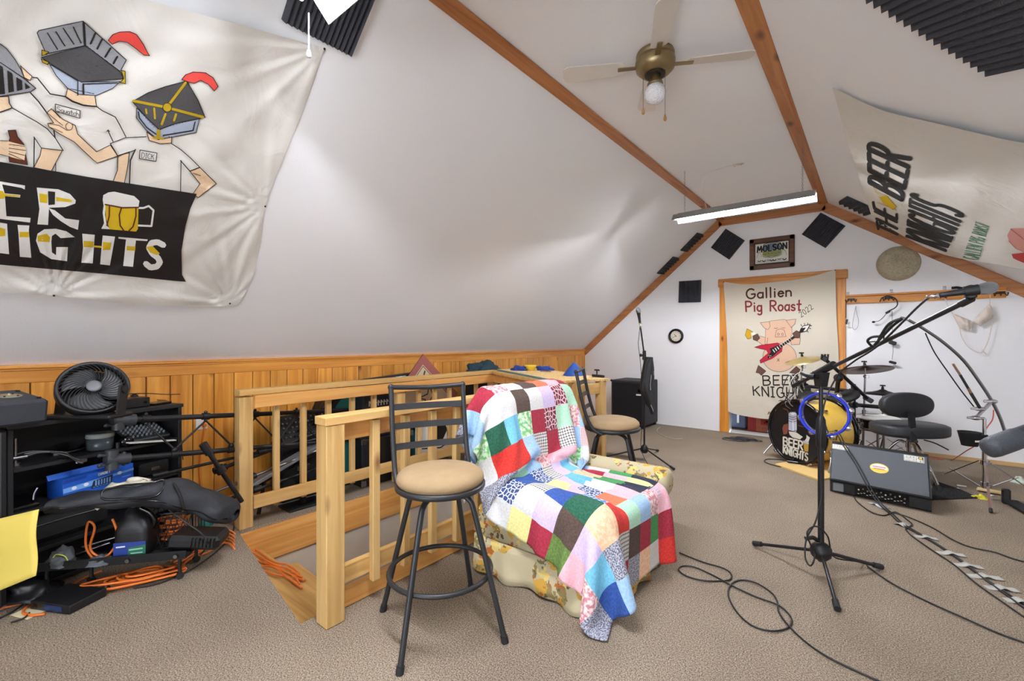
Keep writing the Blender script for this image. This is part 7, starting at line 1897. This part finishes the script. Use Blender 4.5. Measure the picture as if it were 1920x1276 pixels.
def wall_outlet():
    p = atX(378, 790, XL + .022); t = thing('wall_outlet', 'white outlet plate with an orange plug on the wood panelling', 'outlet', p)
    mb = MB(); mb.box(p, (.006, .075, .118), b=.003); mb.build('plate', M_WHITE, t)
    mb = MB(); mb.box(p + Vector((.018, .012, -.022)), (.032, .028, .03), b=.006); mb.build('plug', M_ORANGE, t)
    mb = MB(); mb.tube([p + Vector((.03, .012, -.03)), p + Vector((.03, .0, -.10)), p + Vector((.02, -.02, -.30)), p + Vector((.02, -.01, -.52)), p + Vector((.05, .0, -.7))], .005, 6); mb.build('cord', M_ORANGE, t)
wall_outlet()

# ------------------------------------------------------------------ behind the far railing
def behind_rail():
    TEAL = mat('teal_panel', (26, 108, 106), .6, var=.15, vscale=5)
    t = thing('padded_case', 'large teal case with thick black padded rim leaning behind the far railing', 'case', (-3.74, 2.5, 0))
    y0, y1 = 1.98, 3.12
    out = [(y0, .0), (y0, .62)] + [(y0 + .32 - .32 * math.cos(a), .62 + .28 * math.sin(a)) for a in [PI / 2 * k / 6 for k in range(1, 7)]] + [(2.6, .92), (3.0, .94), (y1 - .06, .935), (y1 - .01, .90), (y1, .84), (y1, .4), (y1, .0)]
    mb = MB(); mb.prism([(p[0], p[1]) for p in out], (-3.62, 0, 0), (0, 1, 0), (0, 0, 1), -.0); 
    mb = MB(); mb.prism(out, (-3.90, 0, .005), (0, 1, 0), (0, 0, 1), .22); mb.build('case_body', M_BLACK, t)
    ins = [(2.55 + (p[0] - 2.55) * .88, .46 + (p[1] - .46) * .86) for p in out]
    mb = MB(); mb.prism(ins, (-3.679, 0, .005), (0, 1, 0), (0, 0, 1), .006); mb.build('teal_face', TEAL, t)
    mb = MB(); mb.tube([(-3.70, p[0], max(p[1], .04)) for p in out], .038, 10, smooth=3); mb.build('padded_rim', M_BLACKG, t)
    # diamond picture board
    t = thing('picture_board', 'square tan picture board with red border leaning cornerwise on the knee wall', 'board', (-3.60, 3.05, 0))
    c = Vector((-3.60, 3.05, .715)); s_ = .63 / math.sqrt(2)
    tl = Matrix.Rotation(math.radians(-7), 3, 'Y')
    def S(x, y, l=0): return c + tl @ Vector((l, (x - y) * s_, (x + y) * s_))
    mb = MB(); q = [S(-.5, -.5), S(.5, -.5), S(.5, .5), S(-.5, .5)]; nn = tl @ Vector((1, 0, 0)); mb.hexa([p - nn * .012 for p in q] + q); mb.build('board', mat('board_edge', (60, 46, 40), .7), t)
    mb = MB(); P = Paint(mb, lambda x, y, l=0: S(x, y, .001 + l), (1, 0, 0), 9, .0008)
    P.poly([(-.5, -.5), (.5, -.5), (.5, .5), (-.5, .5)], 0, 1); P.poly([(-.40, -.40), (.36, -.40), (.36, .40), (-.40, .40)], 1, 2)
    P.stroke([(-.2, -.1), (-.05, .0), (-.12, .12), (.05, .02), (.2, .1), (.1, -.08), (-.2, -.1)], .02, 2, 3); P.stroke([(.05, .2), (.3, .3)], .03, 2, 3); P.stroke([(.1, .3), (.28, .15)], .05, 3, 3); P.stroke([(-.38, -.38), (.34, -.38), (.34, .38), (-.38, .38)], .012, 2, 3, True)
    mb.build('picture_face', [mat('faded_red_border', (152, 84, 76), .7, var=.2, vscale=20), mat('picture_tan', (206, 184, 152), .7), mat('picture_ink', (58, 50, 46), .7), mat('picture_grey', (130, 126, 120), .7)], t)
    # keyboard stand and keyboard-like bars
    SG = mat('silver_grey_panel', (128, 132, 138), .45, metal=.3)
    t = thing('folding_bench_frame', 'silver grey folded bench frame lying behind the far railing balusters', 'frame', (-3.55, 1.7, 0))
    mb = MB(); mb.bar((-3.50, 1.32, .26), (-3.60, 2.05, .50), .10, .028, b=.004); mb.build('panel', SG, t); mb = MB(); mb.bar((-3.56, 1.34, .22), (-3.66, 2.1, .44), .05, .03); mb.build('side_rail', M_BMETAL, t)
    mb = MB(); mb.cyl((-3.54, 1.40, .02), (-3.54, 1.45, .30), .014, n=10); mb.build('leg', M_BMETAL, t); mb = MB(); mb.cyl((-3.64, 2.0, .02), (-3.62, 1.98, .46), .014, n=10); mb.build('leg', M_BMETAL, t)
    b = atZ(541, 955, .0); t = thing('speaker_stand', 'black stand with a flat rectangular foot plate at the stairwell edge', 'stand', (b.x, b.y, 0))
    b = Vector((-3.52, 1.72, 0)); mb = MB(); mb.box(b + UP * .008, (.20, .30, .016), b=.004); mb.build('foot_plate', M_BLACK, t); mb = MB(); mb.bar(b + UP * .016, b + Vector((-.01, 0, .30)), .03, .045); mb.box(b + Vector((-.01, 0, .30)), (.08, .10, .05), b=.01); mb.build('post', M_BLACK, t)
    t = thing('rack_mixer', 'black mixer with rows of small knobs behind the far balusters', 'mixer', (-3.70, 1.75, 0))
    RM = Matrix.Rotation(math.radians(58), 3, 'Y'); c = Vector((-3.74, 1.80, .56)); mb = MB(); mb.box(c, (.26, .34, .05), RM, b=.006); mb.build('mixer_case', M_BLACK, t)
    for i in range(5):
        for j in range(9): mb = MB(); q = c + RM @ Vector((-.09 + .04 * i, -.14 + .035 * j, .025)); mb.cyl(q, q + RM @ Vector((0, 0, .014)), .007, n=6); mb.build('knob', M_DCHROME if (i + j) % 3 else M_BLACKG, t)
    mb = MB(); mb.box((-3.76, 1.80, .24), (.20, .36, .47), b=.01); mb.build('support_case', M_BLACKM, t)
    t = thing('road_case', 'black road case with steel corners low behind the far balusters', 'case', (-3.62, 2.5, 0))
    mb = MB(); mb.box((-3.58, 2.52, .21), (.14, .56, .42), b=.01); mb.build('case_body', M_BLACK, t)
    for y in (2.26, 2.78):
        for z in (.03, .40): mb = MB(); mb.box((-3.512, y, z), (.012, .05, .05), b=.004); mb.build('steel_corner', M_DCHROME, t)
    t = thing('guitar_amplifier', 'small black amplifier with pale lettering behind the far railing', 'amplifier', (-3.56, 2.44, 0)); mb = MB(); mb.box((-3.60, 2.44, .66), (.12, .34, .30), b=.012); mb.build('cabinet', M_TOLEX, t)
    mb = MB(); mb.box((-3.58, 2.44, .465), (.10, .40, .09), b=.01); mb.build('cushion_block', M_BLACKM, t)
    mb = MB(); P = Paint(mb, lambda x, y, l=0: Vector((-3.538 + l, 2.32 + x * .24, .70 + y * .06)), (1, 0, 0), 9, .0008)
    for k in range(7): P.stroke([(.05 + .13 * k, .1), (.05 + .13 * k, .9), (.12 + .13 * k, .5)], .05, 0, 1)
    mb.build('badge_lettering', M_WHITE, t)
    # more gear between railing and wall towards the far end
    t = thing('wardrobe_bag', 'tall black gear bag standing behind the railing corner', 'bag', (-3.72, 4.05, 0)); mb = MB(); mb.box((-3.70, 4.02, .44), (.36, .50, .87), b=.05); mb.build('bag_body', mat('black_cordura', (30, 30, 32), .85, bump=.3, bscale=120), t)
    mb = MB(); mb.tube([(-3.515, 3.85, .75), (-3.512, 4.02, .80), (-3.515, 4.2, .75)], .005, 6); mb.build('zip', M_DCHROME, t)
    lump('teal_bag', 'dark teal bag slumped on the black gear bag at the railing corner', 'bag', (-3.68, 4.02, .882), (.30, .56, .15), mat('dark_teal_cloth', (34, 62, 74), .85), 6, .5)
    t = thing('white_print_board', 'white board with dark and pink print low behind the far railing', 'board', (-3.52, 3.1, 0)); mb = MB(); mb.box((-3.52, 3.15, .34), (.014, .62, .42), b=.003); mb.build('board', M_WHITE, t)
    mb = MB(); P = Paint(mb, lambda x, y, l=0: Vector((-3.512 + l, 2.86 + x * .6, .14 + y * .4)), (1, 0, 0), 9, .0008)
    P.poly([(.2, .3), (.32, .75), (.55, .9), (.66, .55), (.5, .2)], 0, 1); P.poly([(.6, .9), (.72, .95), (.8, .5), (.68, .55)], 1, 1); P.stroke([(.1, .2), (.5, .12), (.9, .3)], .03, 0, 1); mb.build('print', [M_INK, mat('print_pink', (214, 150, 140), .7)], t)
    t = thing('drum_hardware_case', 'dark case beneath the strand board end', 'case', (-2.95, 3.95, 0)); mb = MB(); mb.box((-2.70, 4.0, .26), (.55, .30, .52), Matrix.Rotation(-.53, 3, 'Z'), b=.02); mb.build('case_body', mat('navy_case', (30, 36, 58), .6), t)
    mb = MB(); mb.bar((-2.85, 3.85, .53), (-2.60, 3.72, .53), .02, .02); mb.build('handle', M_BLACK, t)
behind_rail()

# ------------------------------------------------------------------ floor pile in front of the bookcase
def floor_pile():
    # low cart
    zb = .15; L0 = atZ(58, 1065, zb); R0 = atZ(348, 1039, zb); d = (R0 - L0).normalized(); nb = Vector((-d.y, d.x, 0)); nb = nb if nb.dot(FW) > 0 else -nb
    L1 = L0 - d * .06
    t = thing('equipment_cart', 'low black flat cart with a bolted front rail in front of the bookcase', 'cart', (L0.x, L0.y, 0))
    mb = MB(); mb.bar(L1, R0, .012, .042, b=.002); fr = mb.build('front_rail', M_BLACKM, t)
    for f in (.42, .62, .94):
        q = L0.lerp(R0, f) - nb * .008; mb = MB(); mb.cyl(q, q - nb * .012, .010, n=10); mb.build('bolt', M_DCHROME, fr)
    mb = MB(); q = [L1 + nb * .006, R0 + nb * .006, R0 + nb * .30, L0 + d * .12 + nb * .12]; mb.hexa([p - UP * .022 for p in q] + [p - UP * .008 for p in q]); mb.build('deck', M_BLACKM, t)
    for p in (L1 + d * .10 + nb * .04, R0 - d * .05 + nb * .05, L1 + d * .26 + nb * .10, R0 - d * .05 + nb * .24): mb = MB(); mb.cyl((p.x - .01, p.y, .018), (p.x + .01, p.y, .018), .018, n=16); mb.cyl((p.x, p.y, .02), (p.x, p.y, .13), .009, n=8); mb.build('caster', M_RUBBER, t)
    ZD = zb - .007
    def deck(f, b_, z=0.0): return L0.lerp(R0, f) + nb * b_ + UP * (z - zb + ZD)
    W = (R0 - L0).length
    # jug
    o = deck(.60, .10); t = thing('jug', 'black plastic gallon jug with blue and green label on the low cart', 'jug', o)
    mb = MB()
    def jug(u, v):
        a = 2 * PI * u; pr = [(0, 0), (.92, .004), (1, .02), (1, .13), (.97, .155), (.86, .185), (.62, .222), (.36, .245), (.26, .25), (.26, .275), (0, .275)]
        k = v * (len(pr) - 1); i = min(int(k), len(pr) - 2); q = k - i; r = pr[i][0] * (1 - q) + pr[i + 1][0] * q; z = pr[i][1] * (1 - q) + pr[i + 1][1] * q
        sq = 1 / max(abs(math.cos(a)) ** 6 + abs(math.sin(a)) ** 6, 1e-6) ** (1 / 6); sq = sq * (1 - smooth(.13, .24, z)) + smooth(.13, .24, z)
        return o + d * (math.cos(a) * r * .082 * sq * (1 if z < .2 else .92)) + nb * (math.sin(a) * r * .068 * sq) + UP * z - d * (.016 * smooth(.17, .25, z))
    mb.grid(jug, 40, 40, closed_u=True); mb.build('jug_body', M_BLACK, t)
    mb = MB(); h0 = o + d * .075 - nb * .01; mb.tube([h0 + UP * .135, h0 + d * .012 + UP * .17, h0 - d * .01 + UP * .215, h0 - d * .055 + UP * .245], .014, 10); mb.build('handle', M_BLACKG, t)
    mb = MB(); mb.lathe([(.0, .268), (.026, .268), (.028, .275), (.028, .298), (0, .30)], o - d * .016, UP, 20); mb.build('cap', M_BLACK, t)
    mb = MB(); P = Paint(mb, lambda x, y, l=0: o - nb * (.0705 + l) + d * (x * .074) + UP * (.012 + y * .075), -nb, 9, .0006)
    P.poly([(-1, 0), (1, 0), (1, 1), (-1, 1)], 0, 1); P.poly([(-.1, 0), (1, 0), (1, .75), (-.1, .6)], 1, 2); P.stroke([(0, .45), (.8, .5)], .10, 2, 3); P.stroke([(.1, .2), (.8, .22)], .08, 2, 3); P.stroke([(-.8, .7), (-.3, .72)], .10, 3, 3); mb.build('label', [mat('jug_blue', (34, 60, 140), .5), mat('jug_green', (32, 110, 84), .5), mat('jug_pale', (150, 200, 170), .5), mat('jug_white', (220, 224, 236), .5)], t)
    # wire crate with cord
    c0 = deck(.80, .19); t = thing('wire_crate', 'black wire crate holding orange cord on the low cart beside the jug', 'crate', c0); CW, CD, CHh = .24, .15, .19
    def cp(x, y, z): return c0 + d * (x * CW / 2) + nb * (y * CD / 2) + UP * (z * CHh + .004)
    mb = MB()
    for z in (0, 1): mb.tube([cp(-1, -1, z), cp(1, -1, z), cp(1, 1, z), cp(-1, 1, z)], .005, 6, smooth=0, closed=True)
    mb.build('rim', M_BLACK, t)
    mb = MB()
    for k in range(9):
        f = -1 + k / 4; 
        mb.cyl(cp(f, -1, 0), cp(min(f + .5, 1), -1, 1), .0022, n=5); mb.cyl(cp(f, -1, 0), cp(max(f - .5, -1), -1, 1), .0022, n=5); mb.cyl(cp(f, 1, 0), cp(f, 1, 1), .0022, n=5); mb.cyl(cp(f, -1, 0), cp(f, 1, 0), .0022, n=5)
    for k in range(5):
        f = -1 + k / 2
        for sx in (-1, 1): mb.cyl(cp(sx, f, 0), cp(sx, f, 1), .0022, n=5)
    mb.build('mesh', M_BLACK, t)
    rnd = random.Random(21)
    def cord_coil(c, rx, ry, n, label, zr=.02, dir_=d, up=nb, lift=0.0, r=.0062, m=M_ORANGE):
        mb = MB(); pts = []
        for k in range(n * 8):
            a = 2 * PI * k / 8 + .1 * (k // 8); j = k / (n * 8)
            R1 = rx * (.72 + .28 * math.sin(k * .37 + rx * 50)); R2 = ry * (.72 + .28 * math.cos(k * .29))
            pts.append(c + dir_ * (math.cos(a) * R1 + rnd.uniform(-.01, .01)) + up * (math.sin(a) * R2) + UP * (lift + zr * j + rnd.uniform(0, .006)))
        mb.tube(pts, r, 6, smooth=4); return tag(mb.build('extension_cord', m), label, 'cord', 'orange extension cords')
    cord_coil(c0 + UP * .02, .085, .05, 6, 'orange cord coiled inside the black wire crate', .13)
    t = None
    # hanging orange loops
    o1 = deck(.34, .05); mb = MB(); mb.tube([o1 + UP * .01, o1 - d * .03 + UP * .08, o1 - d * .02 + UP * .20, o1 + d * .01 + UP * .17, o1 - d * .01 + UP * .06, o1 + d * .05 + UP * .01, o1 + d * .10 + UP * .06, o1 + d * .11 + UP * .14, o1 + d * .09 + UP * .21], .0058, 7); tag(mb.build('extension_cord', M_ORANGE), 'orange cord standing in upright loops on the cart left of the jug', 'cord', 'orange extension cords')
    # ribbed case
    c = deck(1.02, .12, .045); RB = Matrix((d, nb, UP)).transposed() @ Matrix.Rotation(.12, 3, 'Y'); t = thing('ribbed_case', 'black ribbed plastic case at the right end of the low cart', 'case', c)
    mb = MB(); mb.box(c, (.26, .17, .075), RB, b=.02); mb.build('case_body', M_BLACK, t)
    for k in range(7): mb = MB(); mb.box(c + RB @ Vector((.0 + .018 * k, -.083, .008)), (.007, .012, .05), RB, b=.002); mb.build('rib', M_BLACKG, t)
    # small stuff on the cart
    lump('grey_pouch', 'grey pouch with yellow trim on the low cart behind the yellow sheet', 'pouch', deck(.14, .05), (.15, .10, .07), mat('grey_cloth', (96, 100, 106), .8), 12, .4)
    q = deck(.14, .01); mb = MB(); mb.tube([q - d * .02 + UP * .02, q + UP * .06, q + d * .04 + UP * .05, q + d * .055 + UP * .02], .003, 5); tag(mb.build('yellow_lead', mat('lime_cable', (206, 224, 90), .5)), 'lime yellow lead arching over the grey pouch', 'cable')
    lump('grey_rag', 'flat grey rag on the cart under the orange loops', 'cloth', deck(.40, .03), (.14, .10, .025), mat('grey_cloth', (96, 100, 106), .8), 15, .5)
    for k, (f, lab) in enumerate(((.22, 'upper chrome rod lying across the low cart'), (.26, 'lower chrome rod lying across the low cart'))): mb = MB(); mb.cyl(deck(f - .06, .10 + .03 * k, .012 + .03 * k), deck(f + .16, .14 + .03 * k, .05 + .02 * k), .006, n=8); tag(mb.build('chrome_rod', M_DCHROME), lab, 'rod')
    # gig bag lying across the front of the shelves
    sp = [(78, 962, 2.16, 4), (90, 952, 2.18, 13), (130, 944, 2.22, 17), (190, 938, 2.28, 17), (250, 929, 2.36, 21), (310, 926, 2.43, 25), (350, 936, 2.50, 24), (390, 950, 2.57, 22), (425, 964, 2.63, 20), (437, 968, 2.66, 8)]
    GB = mat('gig_bag_nylon', (34, 36, 42), .6, bump=.25, bscale=45)
    def bag(u, v):
        k = v * (len(sp) - 1); i = min(int(k), len(sp) - 2); q = k - i; x, y, s_, h = [sp[i][m] * (1 - q) + sp[i + 1][m] * q for m in range(4)]
        a = 2 * PI * u; hh = h / FPX * s_; c = atS(x, y, s_); fold = 1 + .10 * math.sin(v * 31 + a * 2) + .06 * math.sin(v * 17 - a * 3)
        return c + UP * (math.sin(a) * hh * fold) + FW * (math.cos(a) * min(.10, hh * 1.6) * fold + .03)
    mb = MB(); mb.grid(bag, 28, 60, closed_u=True); t = mb.build('gig_bag', GB); tag(t, 'long padded black gig bag lying across the front of the bookcase', 'gig bag')
    mb = MB(); mb.tube([bag(.30 - .02 * math.sin(k), .34 + .03 * k) - FW * .004 for k in range(8)] + [bag(.46, .56), bag(.48, .46), bag(.44, .36)], .006, 7, closed=True); mb.build('pocket_piping', M_BLACKG, t)
    mb = MB(); mb.tube([bag(.2, .52), bag(.3, .6), bag(.42, .68), bag(.5, .70), bag(.6, .70)], .008, 7); mb.build('carry_strap', M_BLACKM, t)
    mb = MB(); mb.tube([bag(.52, .05 + .09 * k) for k in range(11)], .004, 6); mb.build('zip', M_BLACKG, t)
    # white cloth
    wc = [(192, 926, 2.46), (228, 900, 2.48), (262, 898, 2.50), (285, 905, 2.53), (322, 902, 2.57)]
    def wcl(u, v):
        k = u * 4; i = min(int(k), 3); q = k - i; x, y, s_ = [wc[i][m] * (1 - q) + wc[i + 1][m] * q for m in range(3)]
        return atS(x, y + 26 * v, s_ - .06 * v) + FW * (.015 * math.sin(u * 23 + v * 5) + .012 * math.sin(u * 11 - v * 9)) + UP * (.010 * math.sin(u * 17))
    mb = MB(); mb.grid(wcl, 30, 10); tag(mb.build('white_cloth', mat('ivory_cloth', (222, 216, 196), .9, bump=.2, bscale=60), solid=.02), 'crumpled ivory cloth tucked behind the gig bag', 'cloth')
    # yellow sheet
    YS = mat('yellow_sheet', (242, 216, 104), .6, bump=.05, bscale=15)
    q = [atS(-150, 1170, 2.055), atS(66, 1079, 2.07), atS(70, 955, 2.09), atS(-150, 1010, 2.06)]
    def ys(u, v):
        p = (q[0] * (1 - u) + q[1] * u) * (1 - v) + (q[3] * (1 - u) + q[2] * u) * v
        return p + FW * (.02 * math.sin(u * PI) + .006 * math.sin(v * 7))
    mb = MB(); mb.grid(ys, 14, 12); tag(mb.build('yellow_sheet', YS, solid=.004), 'large yellow sheet leaning on the cart at the left edge', 'sheet')
    # drive box
    FR, BR, FL = atZ(135.5, 1154, 0), atZ(196, 1116, 0), atZ(61, 1143, 0); BLp = BR + FL - FR; BLp.z = 0
    t = thing('recorder_box', 'flat black electronics box with a blue display on the carpet at left', 'electronics', (FR + BLp) / 2)
    c = (FR + BLp) / 2; fx = (FR - FL).normalized(); fy = UP.cross(fx); w = (FR - FL).length; dp = (BR - FR).dot(fy)
    RBX = Matrix((fx, fy, UP)).transposed(); mb = MB(); mb.box(c + UP * .022, (w, dp, .042), RBX, b=.004); mb.build('case', M_BMETAL, t)
    mb = MB(); mb.box(c + RBX @ Vector((.02, -dp / 2 - .001, .022)), (w * .45, .004, .026), RBX, b=.002); mb.build('display', mat('blue_display', (28, 54, 98), .15), t)
    mb = MB(); mb.box(c + RBX @ Vector((-.09, -dp / 2 - .001, .022)), (.025, .004, .02), RBX, b=.002); mb.build('port', M_BLACKG, t)
    mb = MB(); p = atZ(58, 1146, .003); mb.box((p.x, p.y, .002), (.12, .09, .002), Matrix.Rotation(.4, 3, 'Z')); tag(mb.build('paper_slip', mat('cream_paper', (226, 214, 176), .7)), 'cream paper slip under the corner of the flat electronics box', 'paper')
    # leather-like black bag under the yellow sheet
    p = atZ(40, 1118, 0); lump('black_bag', 'soft black bag on the carpet below the yellow sheet', 'bag', (p.x - .05, p.y + .02, 0), (.42, .26, .09), mat('black_leatherette', (24, 24, 27), .4), 18, .5)
    p = atZ(388, 985, 0); lump('teal_beanie', 'small teal knit beanie on the carpet beside the left railing post', 'cap', (p.x - .02, p.y, 0), (.10, .08, .06), mat('teal_plastic', (24, 110, 96), .5), 22, .2)
    # big orange heap
    c = atZ(255, 1088, .008); dd = (atZ(330, 1070, 0) - atZ(170, 1100, 0)).normalized(); nn = Vector((-dd.y, dd.x, 0))
    cord_coil(Vector((c.x, c.y, .008)), .25, .09, 5, 'large heap of orange extension cord in front of the low cart', .03, dd, nn)
    cord_coil(Vector((c.x, c.y, .016)) + dd * .05, .16, .07, 4, 'second tangle of orange cord lying on the heap by the cart', .03, dd, nn)
    Zp = lambda pts, z=.007: [atZ(x, y, z) for x, y in pts]
    mb = MB(); mb.tube(Zp([(-20, 1150), (20, 1135), (75, 1122), (120, 1104), (160, 1082), (190, 1070)]), .0062, 7); tag(mb.build('extension_cord', M_ORANGE), 'orange cord running under the yellow sheet toward the left edge', 'cord', 'orange extension cords')
    mb = MB(); mb.tube(Zp([(72, 1122), (50, 1138), (44, 1148), (60, 1153), (85, 1150)]), .0062, 7); tag(mb.build('extension_cord', M_ORANGE), 'orange cord curling around the front of the flat electronics box', 'cord', 'orange extension cords')
    # cords crossing into the stairwell
    rn = random.Random(31); LABS = ['uppermost of the orange cords dropping into the stairwell', 'second orange cord bundled over the stairwell edge', 'third orange cord bundled over the stairwell edge', 'orange cord lowest on the plywood step of the stairwell', 'orange cord nearest the stairwell post']
    for k, lab in enumerate(LABS):
        o = (k - 2) * 7.0; j = rn.uniform(-5, 5); zz = -.148 + .007 * (k % 2)
        pts = [atZ(318 + k * 6, 1052 + k * 3, .010), atZ(352, 1046 + o * .5 + j, .012), atZ(388, 1022 + o * .7 - j, .014), atZ(420, 1006 + o * .8, .016 + .004 * (k % 3)), atZ(438, 1012 + o, .010), atZ(452 - k * 2, 1032 + o * 1.1, -.07), atZ(478, 1050 + o * 1.2 + j, zz), atZ(512, 1058 + o * .9 - j * 1.4, zz + .012), atZ(538, 1074 + o * .8 + j, zz), atZ(560 + 6 * (k % 3), 1088 + o * 1.0, zz), atZ(548 + 8 * (k % 2), 1080 + o * .6, zz + .01)]
        mb = MB(); mb.tube(pts, .0058, 7); tag(mb.build('extension_cord', M_ORANGE), lab, 'cord', 'orange extension cords')
    for k, (pts, lab) in enumerate((([(250, 1102), (300, 1092), (360, 1066), (410, 1030), (435, 1000), (440, 975)], 'black cable running from the orange heap up to the left railing post'), ([(316, 955), (350, 980), (378, 1000), (388, 1018), (375, 1040), (340, 1052)], 'black cable draped off the gig bag onto the ribbed case'), ([(0, 1158), (25, 1145), (48, 1128), (60, 1115)], 'thin black lead at the lower left corner'), ([(20, 1166), (45, 1158), (55, 1148)], 'short black lead below the electronics box'))):
        P_ = [atZ(x, y, .008) for x, y in pts] if k != 1 else [atS(x, y, 2.45) for x, y in pts[:4]] + [atZ(x, y, .01) for x, y in pts[4:]]
        mb = MB(); mb.tube(P_, .004, 6); tag(mb.build('black_cable', M_CABLE), lab, 'cable', 'black cables')
floor_pile()

# ================================================================== CABLES AND TAPE ON THE CARPET
def floor_cables():
    c6 = lambda pts, z=.005: [atZ(1250 + x / 2.8657, 900 + y / 2.8657, z + .0035 * (i % 2)) for i, (x, y) in enumerate(pts)]
    def cab(pts, lab, r=.0042): mb = MB(); mb.tube(pts, r, 7, smooth=6); tag(mb.build('black_cable', M_CABLE), lab, 'cable', 'black cables')
    cab(c6([(70, 388), (95, 400), (200, 440), (300, 470), (345, 500), (340, 532), (280, 540), (200, 538), (110, 515), (65, 482), (85, 460), (150, 466), (250, 510), (350, 565), (480, 625), (590, 665), (650, 710), (672, 755), (645, 795), (560, 808), (460, 780), (380, 710), (332, 620), (345, 560), (400, 535), (480, 550), (560, 600), (593, 645), (605, 710), (660, 785), (750, 870), (860, 945), (1000, 1015), (1180, 1095)]), 'black cable looping twice on the carpet in front of the armchair')
    cab([atS(1764, 554, 1.64), atS(1745, 556, 1.68), atS(1722, 574, 1.72), atS(1690, 606, 1.80), atS(1655, 640, 1.92), atS(1632, 658, 2.0), atS(1600, 678, 2.18), atS(1570, 705, 2.44), atS(1545, 760, 2.46), atS(1538, 850, 2.46), atS(1541, 920, 2.46), atS(1530, 975, 2.44), atS(1512, 1010, 2.44), atS(1510, 1045, 2.42), atS(1520, 1060, 2.40), atS(1527, 1040, 2.42), atS(1513, 1000, 2.42), atS(1530, 986, 2.44), atS(1552, 1005, 2.46), atZ(1562, 1042, .10), atZ(1600, 1051, .06)] + c6([(1060, 440), (1090, 470), (1160, 520), (1250, 575), (1400, 650), (1600, 740), (1780, 820), (1990, 895)]), 'black microphone cable from the boom down its stand and across the carpet')
    # loops strapped to the boom
    cab([atS(1640, 646, 1.98), atS(1672, 612, 1.88), atS(1690, 598, 1.84), atS(1668, 606, 1.87), atS(1652, 628, 1.94), atS(1640, 650, 2.0), atS(1627, 640, 2.0), atS(1634, 632, 1.98), atS(1652, 630, 1.95)], 'short loop of cable strapped beside the boom', .0055)
    # pair over the monitor
    ga, gb, gd = Vector((-.30, 4.70, .11)), Vector((.335, 4.592, .11)), Vector((-.30, 4.955, .375)); gn = (gb - ga).cross(gd - ga).normalized()
    gp = lambda x, y: onP(x, y, ga + gn * .018, gn)
    for k, lab in enumerate(('left cable of the pair running down over the stage monitor', 'right cable of the pair running down over the stage monitor')):
        o = k * 5
        cab([atZ(1560 + o, 850, .03), atS(1566 + o, 812, 4.15), gp(1580 + o, 833), gp(1602 + o, 866), gp(1622 + o, 903), gp(1632 + o, 922), atZ(1648 + o, 944, .03), atZ(1668 + o, 962, .006), atZ(1690 + o, 982, .006), atZ(1732 + o * .6, 1006, .006), atZ(1780 + o * .6, 1036, .006), atZ(1850 + o * .6, 1088, .006), atZ(1960, 1168 - o * 2, .006)], lab, .005)
    cab(c6([(1005, 80), (1020, 110), (1060, 145), (1110, 175), (1170, 188), (1230, 170), (1290, 210), (1318, 235), (1300, 252), (1285, 262), (1320, 300), (1420, 370), (1540, 450), (1660, 550), (1800, 650), (1960, 760)]), 'cable leaving the stage monitor and joining the taped run')
    cab(c6([(1180, 165), (1280, 190), (1420, 250), (1540, 320), (1640, 360), (1760, 385), (1860, 420), (1990, 455)]), 'upper cable curving from the stage monitor to the right edge')
    RED = mat('red_cable', (206, 84, 60), .5)
    mb = MB(); mb.tube([atZ(1738, 858, .006), atZ(1765, 861, .006), atZ(1784, 862, .006), atS(1810, 846, 3.9), atS(1834, 830, 3.72), atS(1850, 802, 3.68), atS(1861, 786, 3.67), atS(1863, 768, 3.66)], .0045, 6); tag(mb.build('red_cable', RED), 'red cable rising from the floor to the chrome boom stand', 'cable')
    mb = MB(); mb.tube([atZ(x, y, .005) for x, y in ((1238, 800), (1232, 806), (1240, 815), (1262, 822), (1280, 822))], .003, 5); tag(mb.build('power_cable', mat('pale_cord', (206, 196, 180), .6)), 'thin pale cord on the carpet beside the speaker cabinet', 'cord')
    mb = MB(); mb.tube([atZ(x, y, .006) for x, y in ((1470, 862), (1440, 860), (1434, 865), (1452, 872), (1490, 879), (1520, 876))], .0045, 6); tag(mb.build('black_cable', M_CABLE), 'black cable looping out from under the bass drum', 'cable', 'black cables')
    # tape
    TP = mat('silver_tape', (184, 186, 188), .35, metal=.2); TW = mat('pale_tape', (176, 175, 168), .5)
    rows = [(1140, 128, 40, 30), (1262, 235, 30, 16), (1395, 305, 62, 14), (1525, 393, 78, 14), (1620, 457, 76, 14), (1710, 517, 92, 14), (1800, 580, 86, 14), (1895, 648, 78, 16)]
    for k, (x, y, hw, hh) in enumerate(rows):
        a = c6([(x - hw, y - hh * .3), (x + hw, y + hh * .8)], .0); p, q = a[0], a[1]; dd = (q - p).normalized(); nn = Vector((-dd.y, dd.x, 0)); w = .024 if k > 1 else .035
        m = (p + q) / 2; L = (q - p).length
        def tp(u, v): return p + dd * (L * u) + nn * ((v - .5) * 2 * w) + UP * (.0015 + .0125 * math.exp(-((u - .5) * L / .022) ** 2))
        mb = MB(); mb.grid(tp, 24, 2); o = mb.build('tape_strip', TP if k < 1 else TW, solid=.0006)
        ords = ['grey tape strip holding cables right at the stage monitor', 'second tape strip from the stage monitor', 'third tape strip from the stage monitor', 'fourth tape strip from the stage monitor', 'fifth tape strip from the stage monitor', 'sixth tape strip from the stage monitor', 'seventh tape strip from the stage monitor', 'eighth tape strip from the stage monitor, at the right edge', 'ninth tape strip from the stage monitor, beyond the right edge']
        tag(o, ords[k], 'tape', 'tape strips over the cables')
floor_cables()
